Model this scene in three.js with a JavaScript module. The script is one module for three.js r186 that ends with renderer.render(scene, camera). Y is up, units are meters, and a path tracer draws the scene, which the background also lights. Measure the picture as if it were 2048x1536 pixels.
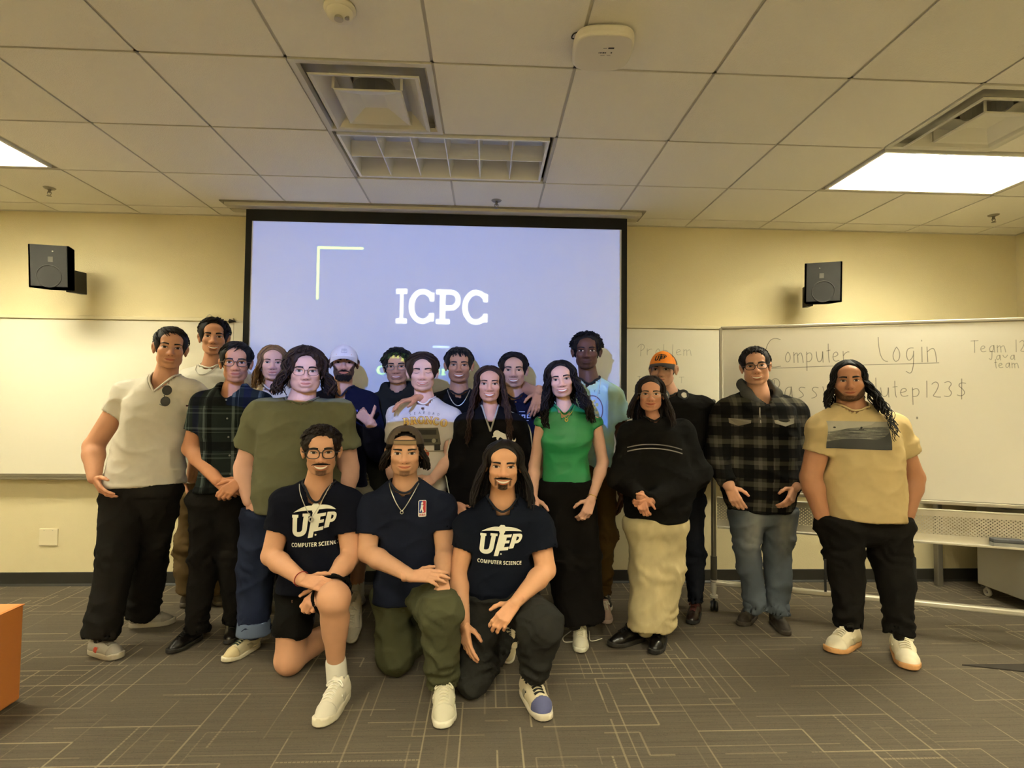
import * as THREE from 'three';
import { RoundedBoxGeometry } from 'three/addons/geometries/RoundedBoxGeometry.js';
import { mergeGeometries } from 'three/addons/utils/BufferGeometryUtils.js';
import { RectAreaLightUniformsLib } from 'three/addons/lights/RectAreaLightUniformsLib.js';
RectAreaLightUniformsLib.init();

// ---------------------------------------------------------------- camera, lamps, exposure
const scene = new THREE.Scene();
scene.background = new THREE.Color(0x000000);
const FOCAL = 1086.5, EYE = 1.3712, CEIL = 2.7916, WALL_Z = -4.2114, TILE = 0.6, COL0 = -3.2457, ROW0 = -1.632;
const camera = new THREE.PerspectiveCamera(2 * Math.atan(768 / FOCAL) * 180 / Math.PI, 2048 / 1536, 0.05, 60);
camera.position.set(0, EYE, 0);
camera.rotation.set(0.03697, -0.04535, 0.00965, 'YXZ');
camera.updateMatrixWorld(true);
const renderer = new THREE.WebGLRenderer({ antialias: true });
renderer.toneMapping = THREE.LinearToneMapping;
renderer.toneMappingExposure = 1.8;
renderer.shadowMap.enabled = true;
const LAMP_COLOR = new THREE.Color().setRGB(1.0, 0.955, 0.74);
const LAMP_POWER = 45, FRONT_DIM = 0.5;   // radiance of a troffer's lamp plane; the row by the screen is dimmed for the projector
// ceiling troffers: column (tiles from COL0) and row of the corner nearest the room's front, lit or not
const TROFFERS = [[-1, 2, true], [4, 2, false], [9, 2, true], [-1, -3, true], [4, -3, true], [9, -3, true], [4, -8, true], [-1, -8, true], [9, -8, true]];
const PROJECTOR = new THREE.Vector3(-0.62, 2.5, -0.25), SCREEN_Z = -3.965;
const PROJECTOR_POWER = 62;

// ---------------------------------------------------------------- helpers
const V = (x, y, z) => new THREE.Vector3(x, y, z);
const lookDir = (px, py) => V((px - 1024) / FOCAL, -(py - 768) / FOCAL, -1).applyQuaternion(camera.quaternion);
const atZ = (px, py, z) => { const d = lookDir(px, py); return d.multiplyScalar(z / d.z).add(camera.position); };
const atY = (px, py, y) => { const d = lookDir(px, py); return d.multiplyScalar((y - EYE) / d.y).add(camera.position); };
const scaleAt = (z) => -z / FOCAL;      // metres per photo pixel at depth z
const clamp = (x, a = 0, b = 1) => Math.min(b, Math.max(a, x));
const mix = (a, b, t) => a + (b - a) * t;
const smooth = (a, b, x) => { const t = clamp((x - a) / (b - a)); return t * t * (3 - 2 * t); };
function rng(seed) { let s = seed >>> 0; return () => { s = (s + 0x6d2b79f5) | 0; let t = Math.imul(s ^ (s >>> 15), 1 | s); t = (t + Math.imul(t ^ (t >>> 7), 61 | t)) ^ t; return ((t ^ (t >>> 14)) >>> 0) / 4294967296; }; }
const hash3 = (x, y, z) => { let h = Math.imul(x, 374761393) ^ Math.imul(y, 668265263) ^ Math.imul(z, 2147483629); h = Math.imul(h ^ (h >>> 13), 1274126177); return ((h ^ (h >>> 16)) >>> 0) / 4294967296; };
function noise(x, y, z) {               // value noise, -1..1
  const ix = Math.floor(x), iy = Math.floor(y), iz = Math.floor(z), fx = x - ix, fy = y - iy, fz = z - iz;
  const sx = fx * fx * (3 - 2 * fx), sy = fy * fy * (3 - 2 * fy), sz = fz * fz * (3 - 2 * fz);
  const l = (a, b, t) => a + (b - a) * t, c = (i, j, k) => hash3(ix + i, iy + j, iz + k);
  return 2 * l(l(l(c(0, 0, 0), c(1, 0, 0), sx), l(c(0, 1, 0), c(1, 1, 0), sx), sy), l(l(c(0, 0, 1), c(1, 0, 1), sx), l(c(0, 1, 1), c(1, 1, 1), sx), sy), sz) - 1;
}
const fbm = (x, y, z, n = 3) => { let s = 0, a = 0.5; for (let i = 0; i < n; i++) { s += a * noise(x, y, z); x = x * 2.03 + 7.1; y = y * 2.03 + 3.7; z = z * 2.03 + 1.3; a *= 0.5; } return s; };
const lin = (hex) => new THREE.Color(hex);
const mat = (color, roughness = 0.8, more = {}) => new THREE.MeshStandardMaterial({ color: typeof color === 'number' ? lin(color) : color, roughness, ...more });
const phys = (color, roughness, more = {}) => new THREE.MeshPhysicalMaterial({ color: lin(color), roughness, ...more });
const used = new Map();
function numbered(name) { const n = used.get(name) ?? 0; used.set(name, n + 1); return n ? name + '_' + String(n).padStart(3, '0') : name; }
function mesh(name, geometry, material, parent) {
  const m = new THREE.Mesh(geometry, material);
  m.castShadow = m.receiveShadow = true; m.name = parent ? name : numbered(name);
  (parent ?? scene).add(m);
  return m;
}
function group(name, parent) { const g = new THREE.Group(); g.name = parent ? name : numbered(name); (parent ?? scene).add(g); return g; }
function tag(o, label, category, more = {}) { Object.assign(o.userData, { label, category }, more); return o; }
const structure = (o, label) => { o.userData.kind = 'structure'; if (label) { o.userData.label = label; } return o; };
function dup(o, label) { const c = o.clone(); c.name = numbered(o.name.replace(/_\d{3}$/, '')); c.userData = { ...o.userData }; if (label) c.userData.label = label; scene.add(c); return c; }
const box = (w, h, d, x = 0, y = 0, z = 0) => new THREE.BoxGeometry(w, h, d).translate(x, y, z);
const rbox = (w, h, d, r, x = 0, y = 0, z = 0, seg = 2) => new RoundedBoxGeometry(w, h, d, seg, r).translate(x, y, z);
const merge = (list) => mergeGeometries(list.map((g) => { const n = g.index ? g.toNonIndexed() : g; for (const k of Object.keys(n.attributes)) if (!['position', 'normal', 'uv'].includes(k)) n.deleteAttribute(k); return n; }));
const tube = (pts, r, seg = 24, rad = 8, closed = false) => new THREE.TubeGeometry(new THREE.CatmullRomCurve3(pts.map((p) => (p.isVector3 ? p : V(...p))), closed), seg, r, rad, closed);
function canvasTexture(w, h, draw, color = true) {
  const c = document.createElement('canvas'); c.width = w; c.height = h; draw(c.getContext('2d'), w, h);
  const t = new THREE.CanvasTexture(c); if (color) t.colorSpace = THREE.SRGBColorSpace; t.wrapS = t.wrapT = THREE.RepeatWrapping; t.anisotropy = 8; return t;
}
function noiseTexture(n, f, color = false) {
  const d = new Uint8Array(n * n * 4);
  for (let y = 0; y < n; y++) for (let x = 0; x < n; x++) { const v = clamp(f(x / n, y / n, x, y)) * 255, o = (y * n + x) * 4; d[o] = d[o + 1] = d[o + 2] = v; d[o + 3] = 255; }
  const t = new THREE.DataTexture(d, n, n); t.magFilter = THREE.LinearFilter; t.minFilter = THREE.LinearFilter; t.wrapS = t.wrapT = THREE.RepeatWrapping; if (color) t.colorSpace = THREE.SRGBColorSpace; t.needsUpdate = true; return t;
}
function repeat(t, u, v) { const c = t.clone(); c.repeat.set(u, v); c.needsUpdate = true; return c; }
// ---------------------------------------------------------------- the room
const X0 = -4.7, X1 = 4.31, Z0 = WALL_Z, Z1 = 4.2;
const R0 = rng(11);
const grain = noiseTexture(256, () => R0());
const peel = noiseTexture(256, (u, v, x, y) => 0.5 + 0.5 * fbm((x % 256) * 0.35, (y % 256) * 0.35, 3, 2));
const wallMat = mat(0xdccfa6, 0.85, { bumpMap: repeat(peel, 1, 1), bumpScale: 0.0012 });
function wall(name, w, x, z, turn, label) {
  const g = box(w, CEIL + 0.3, 0.12), uv = g.attributes.uv;
  for (let i = 0; i < uv.count; i++) uv.setXY(i, uv.getX(i) * w * 4, uv.getY(i) * 12);
  const m = structure(mesh(name, g, wallMat), label); m.position.set(x, (CEIL + 0.3) / 2, z); m.rotation.y = turn; return m;
}
const W = X1 - X0, D = Z1 - Z0;
wall('wall_back', W + 0.24, (X0 + X1) / 2, Z0 - 0.06, 0, 'warm cream painted wall behind the screen and whiteboards');
wall('wall_front', W + 0.24, (X0 + X1) / 2, Z1 + 0.06, 0, 'cream painted wall facing the screen');
wall('wall_left', D, X0 - 0.06, (Z0 + Z1) / 2, Math.PI / 2, 'cream painted side wall left of the whiteboard');
wall('wall_right', D, X1 + 0.06, (Z0 + Z1) / 2, Math.PI / 2, 'cream painted side wall beside the rolling whiteboard');
const baseMat = mat(0x26241f, 0.5);
function baseboard(name, len, x, z, turn) {
  const s = new THREE.Shape([[0, 0], [0.017, 0], [0.014, 0.006], [0.006, 0.016], [0.005, 0.095], [0, 0.098]].map((p) => new THREE.Vector2(...p)));
  const g = new THREE.ExtrudeGeometry(s, { depth: len, bevelEnabled: false }).translate(0, 0, -len / 2);
  const m = structure(mesh(name, g, baseMat), 'black rubber baseboard with a rounded toe'); m.position.set(x, 0, z); m.rotation.y = turn;
}
baseboard('baseboard_back', W, (X0 + X1) / 2, Z0, -Math.PI / 2);
baseboard('baseboard_right', D, X1, (Z0 + Z1) / 2, Math.PI);
baseboard('baseboard_left', D, X0, (Z0 + Z1) / 2, 0);
baseboard('baseboard_front', W, (X0 + X1) / 2, Z1, Math.PI / 2);

// carpet: taupe loop pile with woven line segments
const CARPET = 3.0;
const carpetDraw = (base, line, bump) => (g, w, h) => {
  const r = rng(5); g.fillStyle = base; g.fillRect(0, 0, w, h);
  const px = w / CARPET;
  if (!bump) for (let i = 0; i < 5200; i++) { const y = r() * h; g.fillStyle = r() < 0.5 ? 'rgba(40,34,24,0.10)' : 'rgba(150,135,105,0.10)'; g.fillRect(r() * w, y, (0.1 + r() * 0.8) * px, 1.5); }
  const seg = (x, y, dx, dy) => { for (const ox of [-w, 0, w]) for (const oy of [-h, 0, h]) { g.beginPath(); g.moveTo(x + ox, y + oy); g.lineTo(x + dx + ox, y + dy + oy); g.stroke(); } };
  g.lineCap = 'butt';
  const cell = 0.05 * px;
  for (let i = 0; i < 230; i++) {
    const a = 0.22 + 0.6 * r(), dashed = r() < 0.2; g.strokeStyle = line.replace('A', a.toFixed(2)); g.lineWidth = (0.005 + 0.004 * r()) * px;
    g.setLineDash(dashed ? [9, 2] : []);
    let x = Math.floor(r() * 60) * cell, y = Math.floor(r() * 60) * cell, alongX = r() < 0.5;
    const n = 1 + Math.floor(r() * 3);
    for (let k = 0; k < n; k++) { const len = (2 + Math.floor(r() * 10)) * cell * (r() < 0.5 ? -1 : 1); if (alongX) { seg(x, y, len, 0); x += len; } else { seg(x, y, 0, len); y += len; } alongX = !alongX; }
  }
  g.setLineDash([]);
  for (let i = 0; i < 60000; i++) { g.fillStyle = r() < 0.5 ? 'rgba(30,25,16,0.16)' : 'rgba(170,155,120,0.13)'; g.fillRect(r() * w, r() * h, 3, 2); }
};
const carpetTex = canvasTexture(2048, 2048, carpetDraw('#6d6250', 'rgba(178,162,130,A)'));
const floorG = box(W + 0.24, 0.12, D + 0.24); { const p = floorG.attributes.position, uv = floorG.attributes.uv; for (let i = 0; i < p.count; i++) uv.setXY(i, p.getX(i) / CARPET, p.getZ(i) / CARPET); }
const floor = structure(mesh('floor', floorG, mat(0xffffff, 0.95, { map: carpetTex, bumpMap: repeat(grain, 40, 40), bumpScale: 0.003 })), 'taupe loop carpet with pale woven line pattern');
floor.position.set((X0 + X1) / 2, -0.06, (Z0 + Z1) / 2);

// ceiling: lay-in tiles on a T-bar grid
const tileMat = [0xf0ebde, 0xf2ede1, 0xeee9db].map((c) => mat(c, 0.95, { bumpMap: repeat(peel, 2, 2), bumpScale: 0.0015 }));
const gridMat = mat(0xcfc8b5, 0.6);
const ceiling = structure(group('ceiling'), 'suspended ceiling of square cream tiles in a metal grid');
mesh('plenum_slab', box(W + 0.24, 0.1, D + 0.24, (X0 + X1) / 2, CEIL + 0.27, (Z0 + Z1) / 2), gridMat, ceiling);
const colX = (c) => COL0 + TILE * c, rowZ = (r) => ROW0 - TILE * r;
const cMin = -3, cMax = 13, rMin = -10, rMax = 5;
const taken = new Set();
for (const [c, r] of TROFFERS) { taken.add(c + ',' + r); taken.add((c + 1) + ',' + r); }
const DIFFUSERS = [[4, 1], [9, 1], [-1, 1]];
for (const [c, r] of DIFFUSERS) taken.add(c + ',' + r);
const tileG = new Map();
for (let c = cMin; c < cMax; c++) for (let r = rMin; r < rMax; r++) {      // tile c,r spans colX(c)..colX(c+1), rowZ(r)..rowZ(r+1)
  if (taken.has(c + ',' + r)) continue;
  const xa = Math.max(X0, colX(c)), xb = Math.min(X1, colX(c + 1)), za = Math.max(Z0, rowZ(r + 1)), zb = Math.min(Z1, rowZ(r));
  if (xb - xa < 0.03 || zb - za < 0.03) continue;
  const w = xb - xa - 0.012, d = zb - za - 0.012, key = w.toFixed(3) + d.toFixed(3);
  if (!tileG.has(key)) tileG.set(key, rbox(w, 0.018, d, 0.003, 0, 0.009, 0, 1));
  mesh('ceiling_tile', tileG.get(key), tileMat[Math.floor(hash3(c + 9, r + 20, 2) * 3)], ceiling).position.set((xa + xb) / 2, CEIL, (za + zb) / 2);
}
for (let c = cMin; c <= cMax; c++) for (let r = rMin; r < rMax; r++) {
  if (taken.has(c + ',' + r) && taken.has((c - 1) + ',' + r)) continue;
  const x = colX(c), za = Math.max(Z0, rowZ(r + 1)), zb = Math.min(Z1, rowZ(r)); if (x > X0 && x < X1 && zb > za) mesh('grid_bar', box(0.024, 0.03, zb - za, x, CEIL + 0.021, (za + zb) / 2), gridMat, ceiling);
}
for (let r = rMin; r <= rMax; r++) for (let c = cMin; c < cMax; c++) {
  if (taken.has(c + ',' + r) && taken.has(c + ',' + (r - 1))) continue;
  const xa = Math.max(X0, colX(c)), xb = Math.min(X1, colX(c + 1)), z = rowZ(r); if (z > Z0 && z < Z1 && xb > xa) mesh('grid_bar', box(xb - xa, 0.028, 0.02, (xa + xb) / 2, CEIL + 0.02, z), gridMat, ceiling);
}
mesh('edge_trim', merge([box(W, 0.004, 0.022, (X0 + X1) / 2, CEIL - 0.001, Z0 + 0.011), box(0.022, 0.004, D, X1 - 0.011, CEIL - 0.001, (Z0 + Z1) / 2)]), gridMat, ceiling);

// troffers: white pan, black reveal, parabolic louver of six by two cells
const panMat = mat(0xf1efe8, 0.45), bladeMat = mat(0xe2e1dd, 0.35, { metalness: 0.2 }), revealMat = mat(0x11100e, 0.6);
const glowMat = new THREE.MeshStandardMaterial({ color: 0xffffff, emissive: LAMP_COLOR, emissiveIntensity: LAMP_POWER });
const tubeOff = mat(0xe6e7ea, 0.4);
function bladeGeometry(len) {
  const s = new THREE.Shape(); s.moveTo(-0.003, 0); s.quadraticCurveTo(-0.005, 0.045, -0.02, 0.085); s.lineTo(0.02, 0.085); s.quadraticCurveTo(0.005, 0.045, 0.003, 0); s.closePath();
  return new THREE.ExtrudeGeometry(s, { depth: len, bevelEnabled: false, curveSegments: 4 }).translate(0, 0, -len / 2);
}
const crossBlade = bladeGeometry(0.545), longBlade = bladeGeometry(1.145).rotateY(Math.PI / 2);
const panG = merge([box(1.17, 0.01, 0.57, 0, 0.145, 0), box(0.01, 0.15, 0.57, -0.58, 0.072, 0), box(0.01, 0.15, 0.57, 0.58, 0.072, 0), box(1.17, 0.15, 0.01, 0, 0.072, -0.28), box(1.17, 0.15, 0.01, 0, 0.072, 0.28)]);
const ring = (w, d, t, h, y) => merge([box(w, h, t, 0, y, -d / 2 + t / 2), box(w, h, t, 0, y, d / 2 - t / 2), box(t, h, d - 2 * t, -w / 2 + t / 2, y, 0), box(t, h, d - 2 * t, w / 2 - t / 2, y, 0)]);
const frameG = ring(1.166, 0.566, 0.013, 0.012, 0.003);
const lampTube = new THREE.CylinderGeometry(0.013, 0.013, 1.13, 12).rotateZ(Math.PI / 2);
const trofferLabels = ['lit ceiling troffer cut by the wall of the left whiteboard', 'unlit ceiling troffer above the projection screen with dark louver cells', 'lit ceiling troffer beside the square air diffuser over the rolling whiteboard'];
TROFFERS.forEach(([c, r, lit], i) => {
  const t = group('ceiling_troffer');
  t.position.set(colX(c) + TILE, CEIL, rowZ(r) - TILE / 2); t.scale.set(0.97, 1, 0.942);   // an open gap to the plenum stays around the fitting
  mesh('pan', panG, panMat, t); mesh('frame', frameG, panMat, t);
  const louver = mesh('louver_blade', longBlade, bladeMat, t); louver.position.y = 0.004;
  for (let k = 1; k < 6; k++) mesh('louver_blade', crossBlade, bladeMat, t).position.set(-0.572 + k * 1.144 / 6, 0.004, 0);
  for (const z of [-0.14, 0.14]) mesh('lamp_tube', lampTube, lit ? glowMat : tubeOff, t).position.set(0, 0.118, z);
  if (lit) {
    const l = new THREE.RectAreaLight(LAMP_COLOR, LAMP_POWER * (i < 3 ? FRONT_DIM : 1), 1.08, 0.48); l.position.set(0, 0.097, 0); l.rotation.x = -Math.PI / 2; l.name = 'troffer_glow'; t.add(l);
  }
  const back = ['lit ceiling troffer behind the photographer', 'unlit ceiling troffer at the far end of the room'];
  tag(t, i < 3 ? trofferLabels[i] : back[lit ? 0 : 1], 'ceiling light', i < 3 ? {} : { group: 'lit troffers behind the camera' });
});

// air diffusers: square cones
const square = (pts) => new THREE.LatheGeometry(pts.map((p) => new THREE.Vector2(p[0] * Math.SQRT2, p[1])), 4, Math.PI / 4).toNonIndexed();
const flatWhite = mat(0xd6d2c4, 0.5, { flatShading: true, side: THREE.DoubleSide });
function diffuser(c, r, label) {
  const t = group('air_diffuser'); t.position.set(colX(c) + TILE / 2, CEIL, rowZ(r) - TILE / 2);
  mesh('frame', square([[0.297, -0.004], [0.297, 0.006], [0.29, 0.05], [0.095, 0.062]]), flatWhite, t).geometry.computeVertexNormals();
  const rim = square([[0.297, -0.004], [0.272, -0.004], [0.262, 0.012]]); mesh('rim', rim, flatWhite, t);
  mesh('duct', new THREE.CylinderGeometry(0.1, 0.1, 0.16, 32, 1, true).translate(0, 0.135, 0), flatWhite, t);
  mesh('duct_end', new THREE.CylinderGeometry(0.13, 0.13, 0.004, 32).translate(0, 0.213, 0), flatWhite, t);
  mesh('outer_cone', square([[0.238, -0.02], [0.232, -0.026], [0.218, -0.022], [0.16, 0.03], [0.15, 0.034], [0.212, -0.014], [0.238, -0.02]]), flatWhite, t);
  mesh('inner_cone', square([[0.15, -0.034], [0.145, -0.04], [0.13, -0.036], [0.055, -0.004], [0.0001, -0.002], [0.0001, 0.004], [0.055, 0.002], [0.15, -0.034]]), flatWhite, t);
  for (const [x, z] of [[-1, -1], [1, -1], [-1, 1], [1, 1]]) mesh('bracket', box(0.012, 0.07, 0.004, x * 0.15, 0.0, z * 0.15), flatWhite, t).rotation.y = 0.0;
  tag(t, label, 'air vent');
}
diffuser(4, 1, 'square ceiling air diffuser in front of the unlit troffer');
diffuser(9, 1, 'square ceiling air diffuser bordering the lit troffer over the rolling board');
diffuser(-1, 1, 'square ceiling air diffuser beside the lit troffer above the left whiteboard');

// smoke detector, access point, sprinklers
{
  const p = atY(680, 14, CEIL), t = group('smoke_detector'); t.position.copy(p); const m = mat(0xe3dcc6, 0.5);
  mesh('base', new THREE.LatheGeometry([[0, 0], [0.055, 0], [0.057, -0.012], [0.05, -0.02], [0.047, -0.021]].map((q) => new THREE.Vector2(...q)), 32), m, t);
  mesh('dome', new THREE.LatheGeometry([[0.047, -0.02], [0.044, -0.036], [0.03, -0.046], [0, -0.048]].map((q) => new THREE.Vector2(...q)), 32), mat(0xe3dcc6, 0.5, { side: THREE.DoubleSide }), t);
  mesh('sensor_cap', new THREE.CylinderGeometry(0.014, 0.016, 0.012, 20).translate(0.0, -0.05, 0.012), mat(0xb8b19f, 0.5), t);
  mesh('button', new THREE.CylinderGeometry(0.008, 0.008, 0.01, 16).translate(0.028, -0.044, 0.008), mat(0x9c9687, 0.5), t);
  tag(t, 'round cream smoke detector on the ceiling', 'smoke detector');
}
{
  const p = atY(1205, 98, CEIL - 0.03), t = group('wireless_access_point'); t.position.set(p.x, CEIL, p.z); t.rotation.y = -0.06;
  const s = new THREE.Shape(), a = 0.104, n = 48; for (let i = 0; i <= n; i++) { const q = i / n * Math.PI * 2, e = 0.55; const x = Math.sign(Math.cos(q)) * Math.abs(Math.cos(q)) ** e * a, y = Math.sign(Math.sin(q)) * Math.abs(Math.sin(q)) ** e * a; i ? s.lineTo(x, y) : s.moveTo(x, y); }
  mesh('shell', new THREE.ExtrudeGeometry(s, { depth: 0.018, bevelEnabled: true, bevelSize: 0.012, bevelThickness: 0.012, bevelSegments: 4 }).rotateX(Math.PI / 2).translate(0, -0.02, 0), mat(0xe6dfcc, 0.5), t);
  mesh('mount', new THREE.CylinderGeometry(0.085, 0.085, 0.012, 40).translate(0, -0.006, 0), mat(0x1a1815, 0.7), t);
  const lab = canvasTexture(256, 256, (g) => { g.clearRect(0, 0, 256, 256); g.fillStyle = '#4a4436'; g.fillRect(140, 70, 52, 22); g.fillStyle = 'rgba(80,72,55,0.5)'; g.fillRect(95, 78, 34, 10); g.fillStyle = '#2a251b'; for (const [x, w] of [[62, 8], [76, 14], [96, 20], [120, 10], [170, 14]]) g.fillRect(x, 136, w, 16); g.fillStyle = 'rgba(70,62,46,0.6)'; g.fillRect(82, 174, 40, 8); g.fillRect(140, 174, 34, 8); });
  mesh('label_print', new THREE.PlaneGeometry(0.11, 0.11).rotateX(Math.PI / 2).translate(0.012, -0.0508, 0.015), mat(0xffffff, 0.6, { map: lab, transparent: true }), t);
  mesh('cable', tube([[-0.1, -0.002, 0.02], [-0.122, -0.008, 0.03], [-0.118, -0.008, 0.055], [-0.09, -0.002, 0.062]], 0.0025, 16, 6), mat(0x1a1815, 0.6), t);
  tag(t, 'rounded square cream wireless access point on the ceiling', 'access point');
}
for (const [px, py, label] of [[99, 376, 'small ceiling sprinkler head beside the lit troffer over the left whiteboard'], [993, 401, 'small ceiling sprinkler head above the projection screen'], [1987, 430, 'small ceiling sprinkler head near the right wall corner']]) {
  const p = atY(px, py, CEIL), t = group('sprinkler_head'); t.position.copy(p); const m = mat(0x8d8775, 0.35, { metalness: 0.7 });
  mesh('escutcheon', new THREE.LatheGeometry([[0.012, -0.012], [0.03, -0.006], [0.036, 0]].map((q) => new THREE.Vector2(...q)), 24), mat(0x9c9582, 0.4, { metalness: 0.5, side: THREE.DoubleSide }), t);
  mesh('frame', merge([new THREE.CylinderGeometry(0.007, 0.009, 0.03, 10).translate(0, -0.018, 0), tube([[-0.01, -0.025, 0], [-0.013, -0.038, 0], [0, -0.052, 0]], 0.0022, 8, 6), tube([[0.01, -0.025, 0], [0.013, -0.038, 0], [0, -0.052, 0]], 0.0022, 8, 6)]), m, t);
  mesh('deflector', new THREE.CylinderGeometry(0.014, 0.014, 0.002, 16).translate(0, -0.054, 0), m, t);
  tag(t, label, 'sprinkler');
}

// projector and its slide: the beam that draws the picture on the screen
const imgTL = atZ(504, 441, SCREEN_Z), imgTR = atZ(1243, 460, SCREEN_Z);
const IMG_W = imgTR.x - imgTL.x, IMG_TOP = (imgTL.y + imgTR.y) / 2, IMG_H = IMG_W * 0.625, IMG_X = (imgTL.x + imgTR.x) / 2, IMG_BOTTOM = IMG_TOP - IMG_H;
const slidePx = (px, py) => { const q = atZ(px, py, SCREEN_Z); return [(q.x - imgTL.x) / IMG_W * 1600, (IMG_TOP - q.y) / IMG_H * 1000]; };
const slideTex = canvasTexture(1600, 1000, (g) => {
  g.fillStyle = '#4a629f'; g.fillRect(0, 0, 1600, 1000);
  const [bx, by] = slidePx(637, 495), [ex] = slidePx(727, 495), [, ey] = slidePx(636, 599);
  g.strokeStyle = '#c9f59a'; g.lineWidth = 10; g.lineCap = 'butt'; g.beginPath(); g.moveTo(bx, ey); g.lineTo(bx, by); g.lineTo(ex, by); g.stroke();
  // slab-serif title, drawn as outlines
  const glyph = (x0, x1, y0, y1, f) => { g.save(); g.translate(x0, y0); g.scale((x1 - x0) / 100, (y1 - y0) / 140); g.beginPath(); f(); g.restore(); };
  g.fillStyle = g.strokeStyle = '#f4fff6';
  const Y0 = slidePx(880, 579)[1], Y1 = slidePx(880, 648)[1], X = (px) => slidePx(px, 610)[0];
  const I = () => { g.rect(0, 0, 100, 20); g.rect(0, 120, 100, 20); g.rect(36, 0, 30, 140); g.fill(); };
  const C = () => { g.lineWidth = 21; g.ellipse(56, 70, 46, 60, 0, -0.75, 0.75, true); g.stroke(); g.beginPath(); g.rect(84, 14, 18, 34); g.rect(84, 96, 18, 34); g.fill(); };
  const P = () => { g.rect(0, 0, 50, 20); g.rect(0, 120, 56, 20); g.rect(16, 0, 22, 140); g.fill(); g.beginPath(); g.lineWidth = 20; g.moveTo(30, 10); g.lineTo(60, 10); g.bezierCurveTo(100, 10, 100, 74, 60, 74); g.lineTo(30, 74); g.stroke(); };
  glyph(X(792), X(814), Y0, Y1, I); glyph(X(818), X(867), Y0, Y1, C); glyph(X(872), X(921), Y0, Y1, P); glyph(X(925), X(974), Y0, Y1, C);
  const [dx, dy] = slidePx(865, 693), [dx2] = slidePx(899, 693); g.fillStyle = '#9fc4ff'; g.fillRect(dx, dy - 3, dx2 - dx, 8);
  g.fillStyle = '#a9f7a0'; g.font = 'bold 50px serif'; const ty = slidePx(880, 750)[1];
  const fit = (text, a, b) => { const [xa] = slidePx(a, 740), [xb] = slidePx(b, 740); g.save(); g.translate(xa, ty); g.scale((xb - xa) / g.measureText(text).width, 1); g.fillText(text, 0, 0); g.restore(); };
  fit('Computer', 752, 896); fit('Club', 959, 1012);
});
{
  const t = group('ceiling_projector'); t.position.copy(PROJECTOR);
  const throwD = PROJECTOR.z - SCREEN_Z, lampBack = 0.24, k = lampBack / throwD;   // lamp at the group's origin, slide 0.24 m ahead of it
  const cx = (IMG_X - PROJECTOR.x) * k, cy = (IMG_TOP - IMG_H / 2 - PROJECTOR.y) * k, sw = IMG_W * k, sh = IMG_H * k;
  const shell = mat(0xdedbd2, 0.5), dark = mat(0x090909, 0.9);
  const bw = 0.42, bh = 0.3, zf = -lampBack;
  const front = new THREE.Shape([[-bw / 2, -bh / 2], [bw / 2, -bh / 2], [bw / 2, bh / 2], [-bw / 2, bh / 2]].map((p) => new THREE.Vector2(...p)));
  front.holes.push(new THREE.Path([[cx - sw / 2, cy - sh / 2], [cx + sw / 2, cy - sh / 2], [cx + sw / 2, cy + sh / 2], [cx - sw / 2, cy + sh / 2]].map((p) => new THREE.Vector2(...p))));
  mesh('front_panel', new THREE.ExtrudeGeometry(front, { depth: 0.004, bevelEnabled: false }).translate(0, 0, zf - 0.002), dark, t);
  mesh('case', merge([box(0.012, bh, 0.42, -bw / 2, 0, zf + 0.206), box(0.012, bh, 0.42, bw / 2, 0, zf + 0.206), box(bw, 0.012, 0.42, 0, bh / 2, zf + 0.206), box(bw, 0.012, 0.42, 0, -bh / 2, zf + 0.206), box(bw, bh, 0.012, 0, 0, zf + 0.412)]), shell, t);
  mesh('slide_pane', new THREE.PlaneGeometry(sw, sh).translate(cx, cy, zf), new THREE.MeshPhysicalMaterial({ color: 0xffffff, map: slideTex, transmission: 1, roughness: 0, thickness: 0, ior: 1.0, specularIntensity: 0, side: THREE.DoubleSide }), t);
  mesh('mount_pole', new THREE.CylinderGeometry(0.02, 0.02, CEIL - PROJECTOR.y - bh / 2, 16).translate(0, (CEIL - PROJECTOR.y + bh / 2) / 2, 0), shell, t);
  const l = new THREE.SpotLight(new THREE.Color().setRGB(0.95, 0.97, 1.0), PROJECTOR_POWER, 0, 0.75, 0.0, 2); l.name = 'projector_lamp'; l.shadow.radius = 0.02; l.castShadow = true;
  l.position.set(0, 0, 0); l.target.position.set((IMG_X - PROJECTOR.x), IMG_TOP - IMG_H / 2 - PROJECTOR.y, SCREEN_Z - PROJECTOR.z); t.add(l, l.target);
  tag(t, 'white ceiling projector hanging in front of the screen', 'projector');
}
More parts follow.
